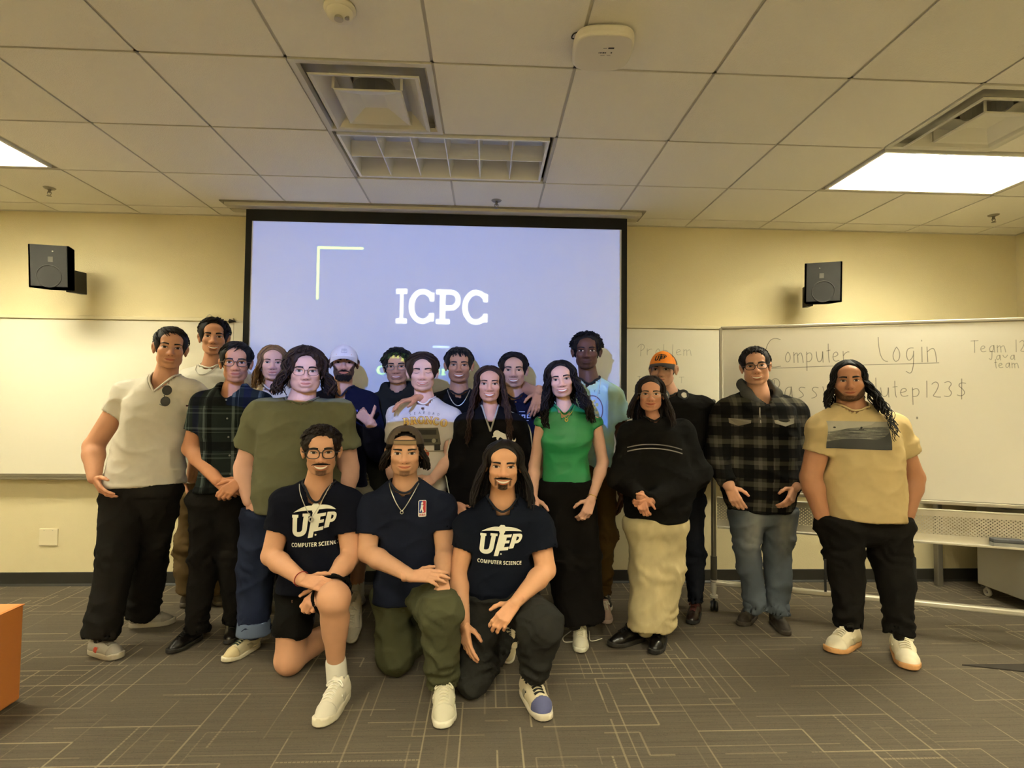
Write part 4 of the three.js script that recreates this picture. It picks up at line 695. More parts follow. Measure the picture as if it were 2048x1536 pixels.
// --- hands: wrist at the origin, fingers along +y, thumb side +x, palm towards +z
function handField(o) {
  const add = [], curl = o.curl ?? [0.35, 0.4, 0.45, 0.5], spread = o.spread ?? 0.05, kn = [[0.027, 0.09], [0.009, 0.095], [-0.01, 0.091], [-0.027, 0.082]], len = [[0.041, 0.026, 0.021], [0.046, 0.03, 0.022], [0.042, 0.028, 0.021], [0.032, 0.021, 0.018]];
  const w = V(0, 0, 0);
  add.push(cone(V(0, -0.035, 0), V(0, 0.012, 0), 0.0255, 0.024));
  for (let i = 0; i < 4; i++) {
    let p = V(kn[i][0], kn[i][1], 0); add.push(cone(V(kn[i][0] * 0.62, 0.008, 0), p, 0.0155, 0.0105));
    let a = 0; const sp = (1.5 - i) * spread, cs = Array.isArray(curl[i]) ? curl[i] : [curl[i], curl[i] * 1.15, curl[i] * 0.8];
    for (let k = 0; k < 3; k++) { a += cs[k]; const d = V(Math.sin(sp) * Math.cos(a), Math.cos(sp) * Math.cos(a), Math.sin(a)), q = p.clone().addScaledVector(d, len[i][k]), r = [0.0093, 0.0086, 0.0078, 0.0066], m = i === 3 ? 0.86 : 1; add.push(cone(p, q, r[k] * m, r[k + 1] * m)); p = q; }
  }
  const t = o.thumb ?? [[0.8, 0.55, 0.25], [0.5, 0.8, 0.3], [0.3, 0.9, 0.3]]; let p = V(0.017, 0.02, 0.006);
  [0.043, 0.032, 0.025].forEach((l, k) => { const q = p.clone().addScaledVector(V(...t[k]).normalize(), l); add.push(cone(p, q, [0.0145, 0.0105, 0.0095][k], [0.0108, 0.0098, 0.0078][k])); p = q; });
  add.push(ellip(V(0.014, 0.035, 0.008), [0.014, 0.026, 0.012]));
  return { add, k: 0.0075 };
}
function handGeometry(o, W, Y, Z, right, size, skin) {
  const y = Y.clone().normalize(), z = Z.clone().addScaledVector(y, -Z.dot(y)).normalize(), x = right ? y.clone().cross(z) : z.clone().cross(y);
  const g = polygonize(handField(o), [-0.085, -0.045, -0.07], [0.1, 0.215, 0.14], o.cell ?? 0.0036), P = g.attributes.position, N = g.attributes.normal;
  const c = skinTone(skin), C = new Float32Array(P.count * 3);
  for (let i = 0; i < P.count; i++) {
    const a = P.getX(i), b = P.getY(i), d = P.getZ(i), t = (1 + 0.07 * fbm(a * 60, b * 60, d * 60, 2)) * (d > 0.006 ? 1.04 : 1); C.set([c[0] * t, c[1] * t * 0.96, c[2] * t * 0.95], i * 3);
    const f = (k) => [W.x + (x.x * a + y.x * b + z.x * d) * size, W.y + (x.y * a + y.y * b + z.y * d) * size, W.z + (x.z * a + y.z * b + z.z * d) * size][k];
    const nx = N.getX(i), ny = N.getY(i), nz = N.getZ(i); P.setXYZ(i, f(0), f(1), f(2)); N.setXYZ(i, x.x * nx + y.x * ny + z.x * nz, x.y * nx + y.y * ny + z.y * nz, x.z * nx + y.z * ny + z.z * nz);
  }
  g.setAttribute('color', new THREE.BufferAttribute(C, 3));
  if (x.clone().cross(y).dot(z) < 0) { const a = g.index.array; for (let i = 0; i < a.length; i += 3) { const q = a[i]; a[i] = a[i + 1]; a[i + 1] = q; } }
  return g;
}

// --- shoes, heel at the origin, toe along +z, 0.29 m long
const shoeCache = {};
function shoeShapes(kind) {
  if (shoeCache[kind]) return shoeCache[kind];
  const boot = kind === 'boot', slip = kind === 'loafer', hi = boot ? 0.15 : 0.1;
  const foot = (r) => smin2(cone(V(0, 0, 0.042), V(0.004, 0, 0.19), 0.033 + r, 0.042 + r), cone(V(0.004, 0, 0.19), V(0.0, 0, 0.244), 0.042 + r, 0.03 + r));
  const up = { add: [cone(V(0, 0.048, 0.045), V(0, 0.05, 0.12), 0.037, 0.039), cone(V(0, 0.046, 0.12), V(0.003, 0.032, 0.2), 0.039, 0.038), cone(V(0.003, 0.032, 0.2), V(0, 0.026, 0.243), 0.038, 0.029), cone(V(0, 0.05, 0.05), V(0, hi, 0.052), 0.038, boot ? 0.043 : 0.036), cone(V(0, 0.075, 0.085), V(0, 0.055, 0.16), 0.027, 0.026)], k: 0.03, sub: boot ? [] : [[cone(V(0, 0.085, 0.05), V(0, 0.14, 0.045), 0.026, 0.033), 0.006]], cut: [(x, y, z) => 0.016 - y] };
  const upper = polygonize(up, [-0.07, 0, -0.02], [0.07, 0.2, 0.3], 0.008);
  const th = kind === 'runner' ? 0.036 : 0.028, so = { add: [(x, y, z) => Math.max(foot(0.006)(x, 0, z), Math.abs(y - th / 2 - (z > 0.2 ? (z - 0.2) ** 2 * 1.6 : 0)) - th / 2 + 0.003) - 0.003], k: 0.001 };
  const sole = polygonize(so, [-0.07, -0.01, -0.02], [0.07, 0.07, 0.3], 0.007);
  const lace = []; if (!slip) for (let i = 0; i < 6; i++) { const z = 0.105 + i * 0.0165, top = (x) => { let y = 0.16; for (let k = 0; k < 40; k++) { const d = fieldAt({ ...up, cut: [] }, x, y, z); y -= d * 0.8; if (d < 0.0005) break; } return y; }; for (const f of [1, -1]) lace.push(tube([[-0.021, top(-0.021) + 0.002, z - f * 0.005], [-0.01, top(-0.01) + 0.0035, z - f * 0.003], [0, top(0) + 0.004, z], [0.01, top(0.01) + 0.0035, z + f * 0.003], [0.021, top(0.021) + 0.002, z + f * 0.005]], 0.0026, 8, 5)); }
  if (!slip) for (const s of [-1, 1]) lace.push(tube([[0, 0.108, 0.1], [s * 0.022, 0.114, 0.107], [s * 0.04, 0.094, 0.122], [s * 0.014, 0.106, 0.108], [s * 0.044, 0.062, 0.138]], 0.0032, 18, 5));
  const tip = polygonize({ add: [(x, y, z) => evalField(up, up.add, x, y, z) - 0.0018], k: 0.001, cut: [(x, y, z) => 0.2 - z, (x, y, z) => 0.018 - y] }, [-0.07, 0, 0.18], [0.07, 0.12, 0.3], 0.0065);
  const side = polygonize({ add: [(x, y, z) => evalField(up, up.add, x, y, z) - 0.0016], k: 0.001, cut: [(x, y, z) => 0.02 - y, (x, y, z) => Math.abs(z - 0.11 - (y - 0.045) * 0.5) - 0.02, (x, y, z) => y - 0.07] }, [-0.07, 0, 0.05], [0.07, 0.1, 0.19], 0.006);
  return (shoeCache[kind] = { upper, sole, tip, side, lace: lace.length ? merge(lace) : null });
}
const smin2 = (f, g) => (x, y, z) => Math.min(f(x, y, z), g(x, y, z));
function addShoe(parent, base, o) {
  const kind = o.kind ?? 'sneaker', S = shoeShapes(kind), h = o.h3 ?? atY(o.h[0], o.h[1], 0), t = o.t3 ?? atY(o.t[0], o.t[1], 0), dir = t.clone().sub(h); const len = clamp(o.len ?? dir.length(), 0.24, 0.31);
  const m = mesh('shoe', S.upper, mat(o.color, kind === 'boot' || o.shiny ? 0.3 : 0.75), parent);
  const k = len / 0.285; m.scale.set(k * (o.wide ?? 1), k, k); m.position.copy(h).sub(base); if (o.lift) m.position.y += o.lift;
  if (o.frame) m.quaternion.copy(o.frame); else m.rotation.y = Math.atan2(dir.x, dir.z);
  mesh('sole', S.sole, mat(o.sole ?? 0xd8d2c2, 0.8), m);
  if (o.toe !== undefined || kind === 'sneaker' || kind === 'runner') mesh('toe_cap', S.tip, mat(o.toe !== undefined ? o.toe : lin(o.color).multiplyScalar(0.86), 0.8), m);
  if (o.stripe === undefined && (kind === 'sneaker' || kind === 'runner')) mesh('side_panel', S.side, mat(lin(o.color).multiplyScalar(0.82), 0.7), m);
  if (o.stripe !== undefined) mesh('side_panel', S.side, mat(o.stripe, 0.7), m);
  if (S.lace && o.laces !== false) mesh('laces', S.lace, mat(o.laces ?? 0xe4ddca, 0.9), m);
  return m;
}
const toVec = (j) => V(j.x, j.y, j.z);

// --- a whole person
function person(o) {
  const z0 = o.z, k0 = scaleAt(z0), P = (q, dz = 0) => atZ(q[0], q[1], z0 + (q[2] ?? 0) + dz), rad = (q) => (q[3] ?? 14) * scaleAt(z0 + (q[2] ?? 0));
  const root = group('person'), low = o.low ?? 1;
  const hd = o.head, hs = hd.h * k0 / 0.236;                        // px from chin to crown without hair
  const hc = atZ(hd.c[0], hd.c[1], z0 + (hd.dz ?? 0.03)), look = Math.atan2(-hc.x, -hc.z), turn = o.turn ?? look * 0.75;   // people face the camera
  const hq = new THREE.Quaternion().setFromEuler(new THREE.Euler(hd.pitch ?? 0, (hd.yaw ?? 0) + look * 0.92, (hd.roll ?? 0), 'YXZ'));
  const hm = new THREE.Matrix4().compose(hc, hq, V(hs * (hd.w ?? 1) * 1.15 * Math.cos(look), hs, hs * (hd.d ?? 1)));
  const base = V(hc.x, 0, z0); if (o.baseAt) base.copy(o.baseAt);
  root.position.copy(base);
  const toBase = (g) => g.translate(-base.x, -base.y, -base.z);
  // trunk
  const deep = o.deep ?? 0.62, tor = o.torso.map(([y, xl, xr, dz = 0, dp = deep]) => { const a = atZ(xl, y, z0 + dz), b = atZ(xr, y, z0 + dz), w = (b.x - a.x) / 2; return { y: (a.y + b.y) / 2, x: (a.x + b.x) / 2, z: z0 + dz, a: w * Math.cos(turn), b: w * dp }; });
  const nb = P(o.neck), rn = (o.neck[3] ?? 20) * k0, headBase = V(0, -0.07, -0.03).applyMatrix4(hm);
  const cap0 = { y: nb.y + 0.012, x: nb.x, z: nb.z, a: rn * 1.25, b: rn * 1.15 }, ym = mix(nb.y, tor[0].y, 0.5), cap1 = { y: ym, x: mix(nb.x, tor[0].x, 0.5), z: mix(nb.z, tor[0].z, 0.5), a: mix(rn * 1.25, tor[0].a, 0.66), b: mix(rn * 1.15, tor[0].b, 0.62) };
  const trunk = sections([cap0, cap1, ...tor], turn);
  const skin = skinTone(hd.skin), tint = (x, y, z, c) => { const t = 1 + 0.08 * fbm(x * 22, y * 22, z * 22, 3); c[0] = skin[0] * t; c[1] = skin[1] * t; c[2] = skin[2] * t; };
  const arms = [['R', o.armR], ['L', o.armL]].filter((a) => a[1]).map(([side, a]) => ({ side, a, S: P(a.s), E: P(a.e), W: P(a.w), rs: rad(a.s), re: rad(a.e), rw: rad(a.w) }));
  // body: neck, chest, arms (fine), hidden core (coarse), head, hands
  const limbs = [cone(headBase, nb, rn * 0.87, rn * 1.0), cone(nb, V(nb.x, nb.y - 0.06, nb.z - 0.015), rn, rn * 0.92)];
  let lo = [1e9, 1e9, 1e9], hi = [-1e9, -1e9, -1e9]; const grow = (p, r) => { for (const [i, v] of [p.x, p.y, p.z].entries()) { lo[i] = Math.min(lo[i], v - r); hi[i] = Math.max(hi[i], v + r); } };
  grow(headBase, rn * 1.3); grow(nb, 0.14);
  if (o.chest) limbs.push(ellip(V(nb.x, nb.y - 0.09, nb.z + 0.0), [0.12, 0.09, o.chest]));
  for (const { S, E, W, rs, re, rw, a } of arms) {
    const m = E.clone().lerp(W, 0.28); limbs.push(cone(S, E, rs, re), cone(E, m, re * 0.98, re * 1.04), cone(m, W, re * 1.04, rw), cone(V(nb.x, nb.y - 0.03, nb.z - 0.01), S, rn * 0.5, rs * 0.75)); for (const p of [S, E, W]) grow(p, 0.08);
  }
  const bodyParts = [];
  const skinLegs = (o.bareLegs ?? []).map((l) => l.map((q) => ({ p: q.isJ ? q.p : P(q), r: q.isJ ? q.r : rad(q) })));
  for (const l of skinLegs) for (let i = 0; i < l.length - 1; i++) { limbs.push(cone(l[i].p, l[i + 1].p, l[i].r, l[i + 1].r)); if (i && i < l.length - 1) limbs.push(ellip(l[i].p, [l[i].r * 1.02, l[i].r * 1.05, l[i].r * 1.02])); if (i === 1) { const c = l[1].p.clone().lerp(l[2].p, 0.3).add(V(0, 0, -0.012)); limbs.push(cone(c, l[1].p.clone().lerp(l[2].p, 0.5), l[1].r * 0.93, l[1].r * 0.8)); } grow(l[i].p, 0.1); grow(l[i + 1].p, 0.1); }
  const limbField = { add: limbs, k: 0.018 };
  bodyParts.push(finish(polygonize(limbField, lo, hi, 0.011 * low), { color: tint }));
  const coreTop = tor[0], coreBot = tor[tor.length - 1];
  // legs
  const legs = (o.legs ?? []).map((l) => l.map((q) => (q.isJ ? q : { isJ: true, p: P(q), r: rad(q) })));
  const coreAdd = [cone(V(coreTop.x, coreTop.y - 0.05, coreTop.z), V(coreBot.x, coreBot.y, coreBot.z), 0.07, 0.07), cone(nb, V(coreTop.x, coreTop.y - 0.05, coreTop.z), 0.04, 0.06)]; lo = [1e9, 1e9, 1e9]; hi = [-1e9, -1e9, -1e9];
  for (const l of legs) { coreAdd.push(cone(V(coreBot.x, coreBot.y, coreBot.z), l[0].p, 0.06, 0.05)); for (let i = 0; i < l.length - 1; i++) { coreAdd.push(cone(l[i].p, l[i + 1].p, l[i].r * 0.6, l[i + 1].r * 0.5)); } for (const q of l) grow(q.p, 0.1); }
  grow(nb, 0.12); grow(V(coreBot.x, coreBot.y, coreBot.z), 0.12);
  const under = o.pants ? rgb(o.pants.under ?? o.pants.color) : skin; bodyParts.push(finish(polygonize({ add: coreAdd, k: 0.03 }, lo, hi, 0.026), { color: (x, y, z, c) => { if (y < coreBot.y) { c[0] = under[0]; c[1] = under[1]; c[2] = under[2]; } else tint(x, y, z, c); } }));
  const H = headGeometry({ cell: 0.0037 * low, ...hd }); for (const g of H.parts) bodyParts.push(g.applyMatrix4(hm));
  for (const { side, a, W, E } of arms) if (a.hand) { const tip = P(a.hand.tip), dirY = tip.sub(W); bodyParts.push(handGeometry({ ...a.hand, cell: 0.0044 * low }, W, dirY, V(...a.hand.palm), side === 'R', (a.hand.size ?? 1) * (o.handSize ?? 1) * 0.95, hd.skin)); }
  mesh('body', toBase(joinColored(bodyParts)), skinMat, root);
  // head things hang in a frame of their own
  const headFrame = (parent) => { const m = hm.clone(); m.setPosition(hc.x - base.x, hc.y - base.y, hc.z - base.z); return m; };
  const put = (g) => { headFrame().decompose(g.position, g.quaternion, g.scale); return g; };
  if (hd.cap && !hd.cap.backwards) Object.assign(hd, { topUp: -0.016, volume: hd.volume ?? 0 });
  const hair = hd.hair && hairGeometry(hd); if (hair) { hair.applyMatrix4(hm); mesh('hair', toBase(hair), hairMat, root); }
  if (hd.glasses) put(addGlasses(root, hd.glasses));
  if (hd.cap) put(addCap(root, hd.cap));
  if (hd.beardHair) { const L = [], R = rng(9 + (hd.seed ?? 1)), c = rgb(hd.hairColor); for (let i = 0; i < hd.beardHair.n; i++) { const x = (R() - 0.5) * 2 * hd.beardHair.w, y = mix(hd.beardHair.y[0], hd.beardHair.y[1], R()); let z = 0.13; for (let s = 0; s < 30; s++) { const d = fieldAt(H.F, x, y, z); z -= d; if (d < 0.0005) break; } if (z < -0.01) continue; const l = 0.008 + 0.008 * R(); L.push({ pts: [V(x, y, z - 0.002), V(x * 1.03, y - l * 0.6, z + 0.003), V(x * 1.03, y - l, z + 0.002)], r: [0.003, 0.0012], c: c.map((k) => k * (0.7 + 0.6 * R())) }); } mesh('beard', toBase(locks(L, 4).applyMatrix4(hm)), hairMat, root).userData.kind = 'stuff'; }
  // shirt
  const sh = o.shirt, col = rgb(sh.color), ease = sh.ease ?? 1.22;
  const add = [trunk], sub = [], sleeves = []; lo = [1e9, 1e9, 1e9]; hi = [-1e9, -1e9, -1e9];
  grow(nb, 0.09); for (const s of tor) { grow(V(s.x - s.a, s.y, s.z - s.b), 0.04); grow(V(s.x + s.a, s.y, s.z + s.b), 0.04); }
  for (const { S, E, W, rs, re, rw, a, side } of arms) {
    const e = a.sleeve ?? sh.sleeve ?? 0.6, g = a.ease ?? ease, rS = rs * g, end = e <= 1 ? S.clone().lerp(E, e) : E.clone().lerp(W, e - 1);
    add.push(cone(V(nb.x + (S.x - nb.x) * 0.25, nb.y - 0.015 - (sh.slope ?? 0), nb.z), S, rn * 0.82, rS));
    if (e > 0.02) {
    if (e <= 1) { const rE = a.cuff ? a.cuff * scaleAt(E.z) : mix(rs, re, e) * g * 1.08; add.push(cone(S, end, rS, rE, 1)); const d = end.clone().sub(S).normalize(); sub.push([cone(end.clone().addScaledVector(d, -0.035), end.clone().addScaledVector(d, 0.06), rE * 0.8, rE * 0.93), 0.002]); }
    else { const rE = re * g * 1.1, rC = a.cuff ? a.cuff * scaleAt(W.z) : mix(re, rw, e - 1) * g * 1.12; add.push(cone(S, E, rS, rE), cone(E, end, rE, rC, 1)); }
    }
    grow(S, rS * 1.3 + 0.02); grow(end, 0.09); if (e > 1) grow(E, 0.09); sleeves.push({ S, E, W, end, e, side });
  }
  if (sh.hood) for (const s of [-1, 1]) { add.push(cone(V(nb.x + s * 0.02, nb.y - 0.03, nb.z + 0.075), V(nb.x + s * 0.085, nb.y + 0.03, nb.z + 0.01), 0.022, 0.034), cone(V(nb.x + s * 0.085, nb.y + 0.03, nb.z + 0.01), V(nb.x + s * 0.05, nb.y + 0.045, nb.z - 0.075), 0.034, 0.04)); grow(nb, 0.17); }
  if (sh.collar) for (const s of [-1, 1]) { add.push(cone(V(nb.x + s * 0.012, nb.y - 0.045, nb.z + rn * 1.25), V(nb.x + s * rn * 1.15, nb.y + 0.012, nb.z + 0.01), 0.012, 0.014), cone(V(nb.x + s * rn * 1.15, nb.y + 0.012, nb.z + 0.01), V(nb.x, nb.y + 0.02, nb.z - rn * 1.1), 0.014, 0.014)); }
  const nl = sh.neckline ?? 0.0, nr = rn * (sh.neckWide ?? 1.16);
  const holeA = V(nb.x, nb.y - 0.05 - nl, nb.z + 0.01 + nl * 0.6), holeB = V(headBase.x, headBase.y + 0.04, headBase.z);
  sub.push([cone(holeA, holeB, nr, nr), 0.004]);
  if (sh.vneck) sub.push([cone(V(nb.x, nb.y, nb.z + 0.05), V(nb.x + (sh.vx ?? 0), nb.y - sh.vneck, nb.z + 0.13), nr * 0.9, 0.006), 0.003]);
  const shirtField = { add, sub, k: sh.k ?? 0.035 };
  const fold = (amp, sx, sy) => (x, y, z) => { const a = noise(x * sx + 3, y * sy + z * 6, z * sx), b = noise(x * sx * 0.6 - y * sy * 0.7 + 9, y * sy * 0.5 + x * sx * 0.5, z * 8 + 2), r1 = (1 - Math.abs(a)) ** 3, r2 = (1 - Math.abs(b)) ** 4; const e = noise(x * sx * 1.9 + y * sy * 0.9, y * sy * 1.5 - x * sx * 0.8, z * 11), r3 = (1 - Math.abs(e)) ** 5; return amp * (r1 * 0.9 + r2 * 1.5 + r3 * 0.5 - 1.0 + 0.7 * a); };
  const seed = (hd.seed ?? 1) * 3.7, fo = fold((sh.fold ?? 0.005) * 1.2, 6.2, 9.5);
  const flat = (sh.prints ?? []).map((pr) => { const a = atZ(pr.box[0], pr.box[1], z0 + 0.1), b = atZ(pr.box[2], pr.box[3], z0 + 0.1); return [a.x, b.x, b.y, a.y]; });   // printed cloth is stiffer and folds less
  const foldAt = (x, y, z) => {
    let m = 1;
    for (const v of sleeves) if (v.e <= 1) m = Math.min(m, smooth(0.055, 0.11, Math.hypot(x - v.end.x, y - v.end.y, z - v.end.z)) * 0.9 + 0.1);
    m *= smooth(0.085, 0.16, Math.hypot(x - nb.x, (y - nb.y) * 0.8, (z - nb.z) * 0.8));
    if (z > z0) for (const [xa, xb, ya, yb] of flat) m *= 0.25 + 0.75 * smooth(0, 0.03, Math.max(xa - x, x - xb, ya - y, y - yb));
    return m * fo(x + seed, y, z);
  };
  const sg = polygonize(shirtField, lo, hi, (sh.cell ?? 0.0092) * low);
  const shirtColor = sh.paint ?? null;
  finish(sg, {
    disp: (x, y, z) => foldAt(x, y, z),
    color: (x, y, z, c) => { const t = 1 + 0.05 * fbm(x * 50, y * 50, z * 50, 2); c[0] = col[0] * t; c[1] = col[1] * t; c[2] = col[2] * t; if (shirtColor) shirtColor(x, y, z, c, { nb, P, sleeves, tor }); },
    uv: (x, y, z) => [(x - nb.x + 0.4 * (z0 - z) * Math.sign(x - nb.x) * 0.5) * 4, y * 4],
  });
  const sm = sh.map ? new THREE.MeshPhysicalMaterial({ map: sh.map, roughness: 0.92, specularIntensity: 0.2 }) : sh.material ?? clothMat;
  const shirt = mesh(sh.name ?? 't_shirt', toBase(sg), sm, root); if (sh.label) shirt.userData.label = sh.label;
  // collar band and sleeve hems
  if (sh.band !== false && !sh.hood && !sh.collar) {
    const F0 = { ...shirtField, sub: [] }, band = sh.bandColor ?? sh.color, pts = [], rim = (q) => { let best = null; for (let y = nb.y + 0.05; y > nb.y - 0.13; y -= 0.002) { const t = (y - holeA.y) / (holeB.y - holeA.y), cx = mix(holeA.x, holeB.x, t), cz = mix(holeA.z, holeB.z, t), x = cx + Math.sin(q) * nr, z = cz + Math.cos(q) * nr; if (fieldAt(F0, x, y, z) < 0) return V(x, y, z); best = V(x, y, z); } return best; };
    if (!sh.vneck) { for (let i = 0; i < 30; i++) pts.push(rim(i / 30 * 6.2832)); mesh('collar', toBase(tube(pts, sh.bandR ?? 0.0058, 72, 6, true)), mat(band, 0.9), shirt); }
    else { const v = V(nb.x + (sh.vx ?? 0), nb.y - sh.vneck, 0), side = []; for (let i = 0; i <= 16; i++) side.push(rim(mix(1.15, 2 * Math.PI - 1.15, i / 16))); const down = (a) => { const o2 = []; for (let k = 1; k <= 6; k++) { const t = k / 6, x = mix(a.x, v.x, t), y = mix(a.y, v.y, t); let z = nb.z + 0.3; for (let q = 0; q < 40; q++) { const d = fieldAt(F0, x, y, z); z -= d * 0.8; if (d < 0.001 || z < nb.z - 0.05) break; } o2.push(V(x, y, z)); } return o2; };
      mesh('collar', toBase(tube([...down(side[0]).reverse(), ...side, ...down(side[side.length - 1])], sh.bandR ?? 0.0058, 80, 6)), mat(band, 0.9), shirt); }
  }
  // prints: sheets dropped on the cloth, straight along the view of the person's front
  const dropped = (list, F) => { for (const pr of list) {
    const a = atZ(pr.box[0], pr.box[1], z0 + (pr.dz ?? 0.1)), b = atZ(pr.box[2], pr.box[3], z0 + (pr.dz ?? 0.1)), r = pr.roll ?? 0, cx = (a.x + b.x) / 2, cy = (a.y + b.y) / 2, w = b.x - a.x, h = a.y - b.y;
    const Fd = { add: [(x, y, z) => { const d = evalField(F, F.add, x, y, z); return d; }], k: 0.001 };
    const g = sheet(Fd, pr.n ?? 26, pr.m ?? 26, (u, v) => { const x = (u - 0.5) * w, y = (v - 0.5) * h; return [cx + x * Math.cos(r) - y * Math.sin(r), cy + x * Math.sin(r) + y * Math.cos(r)]; }, 0, z0 + 0.45, z0 - 0.2), p = g.attributes.position;
    for (let i = 0; i < p.count; i++) { const x = p.getX(i), y = p.getY(i), z = p.getZ(i); p.setZ(i, z + foldAt(x, y, z) + 0.0045); } g.computeVertexNormals();
    const m = mesh(pr.name ?? 'print', toBase(g), mat(0xffffff, 0.85, { map: pr.map, transparent: true, side: THREE.DoubleSide }), shirt); if (pr.label) m.userData.label = pr.label;
  } };
  if (sh.prints) dropped(sh.prints, shirtField);
  // trousers
  if (o.pants && legs.length) {
    const pc = rgb(o.pants.color), padd = [], g = o.pants, top = legs.map((l) => l[0]); lo = [1e9, 1e9, 1e9]; hi = [-1e9, -1e9, -1e9];
    padd.push(cone(top[0].p, top[1].p, top[0].r * 0.98, top[1].r * 0.98));
    const waist = g.waist ? P(g.waist) : V(coreBot.x, coreBot.y + 0.03, coreBot.z), ww = g.waistR ?? coreBot.a * 0.86;
    padd.push(sections([{ y: waist.y + 0.02, x: waist.x, z: waist.z, a: ww, b: ww * 0.66 }, { y: Math.min(top[0].p.y, top[1].p.y) - 0.01, x: (top[0].p.x + top[1].p.x) / 2, z: (top[0].p.z + top[1].p.z) / 2, a: Math.abs(top[1].p.x - top[0].p.x) / 2 + (top[0].r + top[1].r) / 2 * 0.98, b: (top[0].r + top[1].r) / 2 }], 0));
    grow(waist, 0.2); const psub = [];
    legs.forEach((l, li) => { const end = g.end?.[li] ?? l.length - 1; for (let i = 0; i < Math.min(l.length - 1, Math.ceil(end)); i++) { const part = Math.min(1, end - i), q = l[i].p.clone().lerp(l[i + 1].p, part), r = g.hemR && i + 1 >= end ? g.hemR[li] : mix(l[i].r, l[i + 1].r, part), lastOne = i + 1 >= end; padd.push(cone(l[i].p, q, l[i].r, r, lastOne ? 1 : 0)); grow(l[i].p, l[i].r + 0.03); grow(q, r + 0.03); if (lastOne && g.open !== false) { const d = q.clone().sub(l[i].p).normalize(); psub.push([cone(q.clone().addScaledVector(d, -0.04), q.clone().addScaledVector(d, 0.08), r * 0.8, r * 0.9), 0.003]); } } });
    const pf = { add: padd, sub: psub, k: g.k ?? 0.03, cut: [(x, y, z) => (y - coreBot.y - (g.rise ?? 0.012)) * 0.9] }, fo2 = fold((g.fold ?? 0.006) * 1.35, 8, 9), knee = legs.map((l) => l[1]?.p), ank = legs.map((l) => l[l.length - 1].p);
    const pg = finish(polygonize(pf, lo, hi, (g.cell ?? 0.0115) * low), {
      disp: (x, y, z) => { let d = fo2(x + seed + 4, y, z); for (const a of ank) { const r = (y - a.y); if (r > -0.02 && r < 0.2) d += (g.bunch ?? 0.004) * Math.sin(y * 95 + x * 24 + noise(x * 16, y * 9, z * 16) * 5.5) * (1 - r / 0.2) * clamp(0.5 + noise(x * 11 + 5, y * 11, z * 11)); } for (const a of knee) if (a) { const r = Math.abs(y - a.y); if (r < 0.09) d += 0.003 * Math.sin(y * 85 + x * 45 + noise(x * 18, y * 8, z * 18) * 5) * (1 - r / 0.09); } return d; },
      color: (x, y, z, c) => { const t = 1 + (g.mottle ?? 0.06) * fbm(x * 30, y * 16, z * 30, 3); c[0] = pc[0] * t; c[1] = pc[1] * t; c[2] = pc[2] * t; if (g.paint) g.paint(x, y, z, c, { legs, P }); },
    });
    const tr = mesh(g.name ?? 'trousers', toBase(pg), clothMat, root); if (g.label) tr.userData.label = g.label;
    if (g.cuffs) legs.forEach((l, li) => { if (!g.cuffs[li]) return; const e = l[l.length - 1], d = l[l.length - 2].p.clone().sub(e.p).normalize(); mesh('turn_up', toBase(polygonize({ add: [cone(e.p.clone().addScaledVector(d, g.cuffs[li]), e.p, e.r * 1.06, e.r * 1.12, 2)], k: 0.001, sub: [[cone(e.p.clone().addScaledVector(d, 0.03), e.p.clone().addScaledVector(d, -0.05), e.r * 0.85, e.r * 0.95), 0.002]] }, [e.p.x - 0.15, e.p.y - 0.06, e.p.z - 0.15], [e.p.x + 0.15, e.p.y + 0.16, e.p.z + 0.15], 0.007)), mat(g.cuffColor, 0.9), tr); });
  }
  for (const s of o.shoes ?? []) addShoe(root, base, s);
  return { root, base, P, hm, hc, nb, rn, z0, k0, trunk, shirtField, shirt, put, toBase, arms, legs, tor, fo: (x, y, z) => fo(x + seed, y, z) };
}
// a chain that lies on the cloth, hanging from both sides of the neck
function necklace(p, o) {
  const pts = [], { nb, rn, shirtField } = p; const drop = o.drop, n = 15, w = rn * (o.wide ?? 1.12), F = { ...shirtField, sub: [] };
  for (let i = 0; i < n; i++) { const t = i / (n - 1) * 2 - 1; const x = nb.x + t * w + (o.dx ?? 0) * (1 - t * t), y = nb.y + 0.018 - drop * (o.v ? 1 - Math.abs(t) ** 1.25 : 1 - t * t); let z = nb.z + 0.3; for (let s = 0; s < 40; s++) { const d = Math.min(fieldAt(F, x, y, z), Math.hypot(x - nb.x, z - nb.z) - rn * 1.02); z -= d * 0.8; if (d < 0.001 || z < nb.z - 0.03) break; } pts.push(V(x, y, Math.max(z, nb.z - 0.03) + 0.006)); }
  const g = group('necklace', p.root); mesh('chain', p.toBase(tube(pts, o.r ?? 0.0022, 60, 5)), o.gold ? goldMat : metalMat, g);
  const low = pts[(n - 1) / 2]; if (o.pendant) mesh('pendant', p.toBase(new THREE.TorusGeometry(o.pendant, o.pendant * 0.32, 8, 18).translate(low.x, low.y - o.pendant, low.z + 0.003)), o.gold ? goldMat : metalMat, g);
  return g;
}
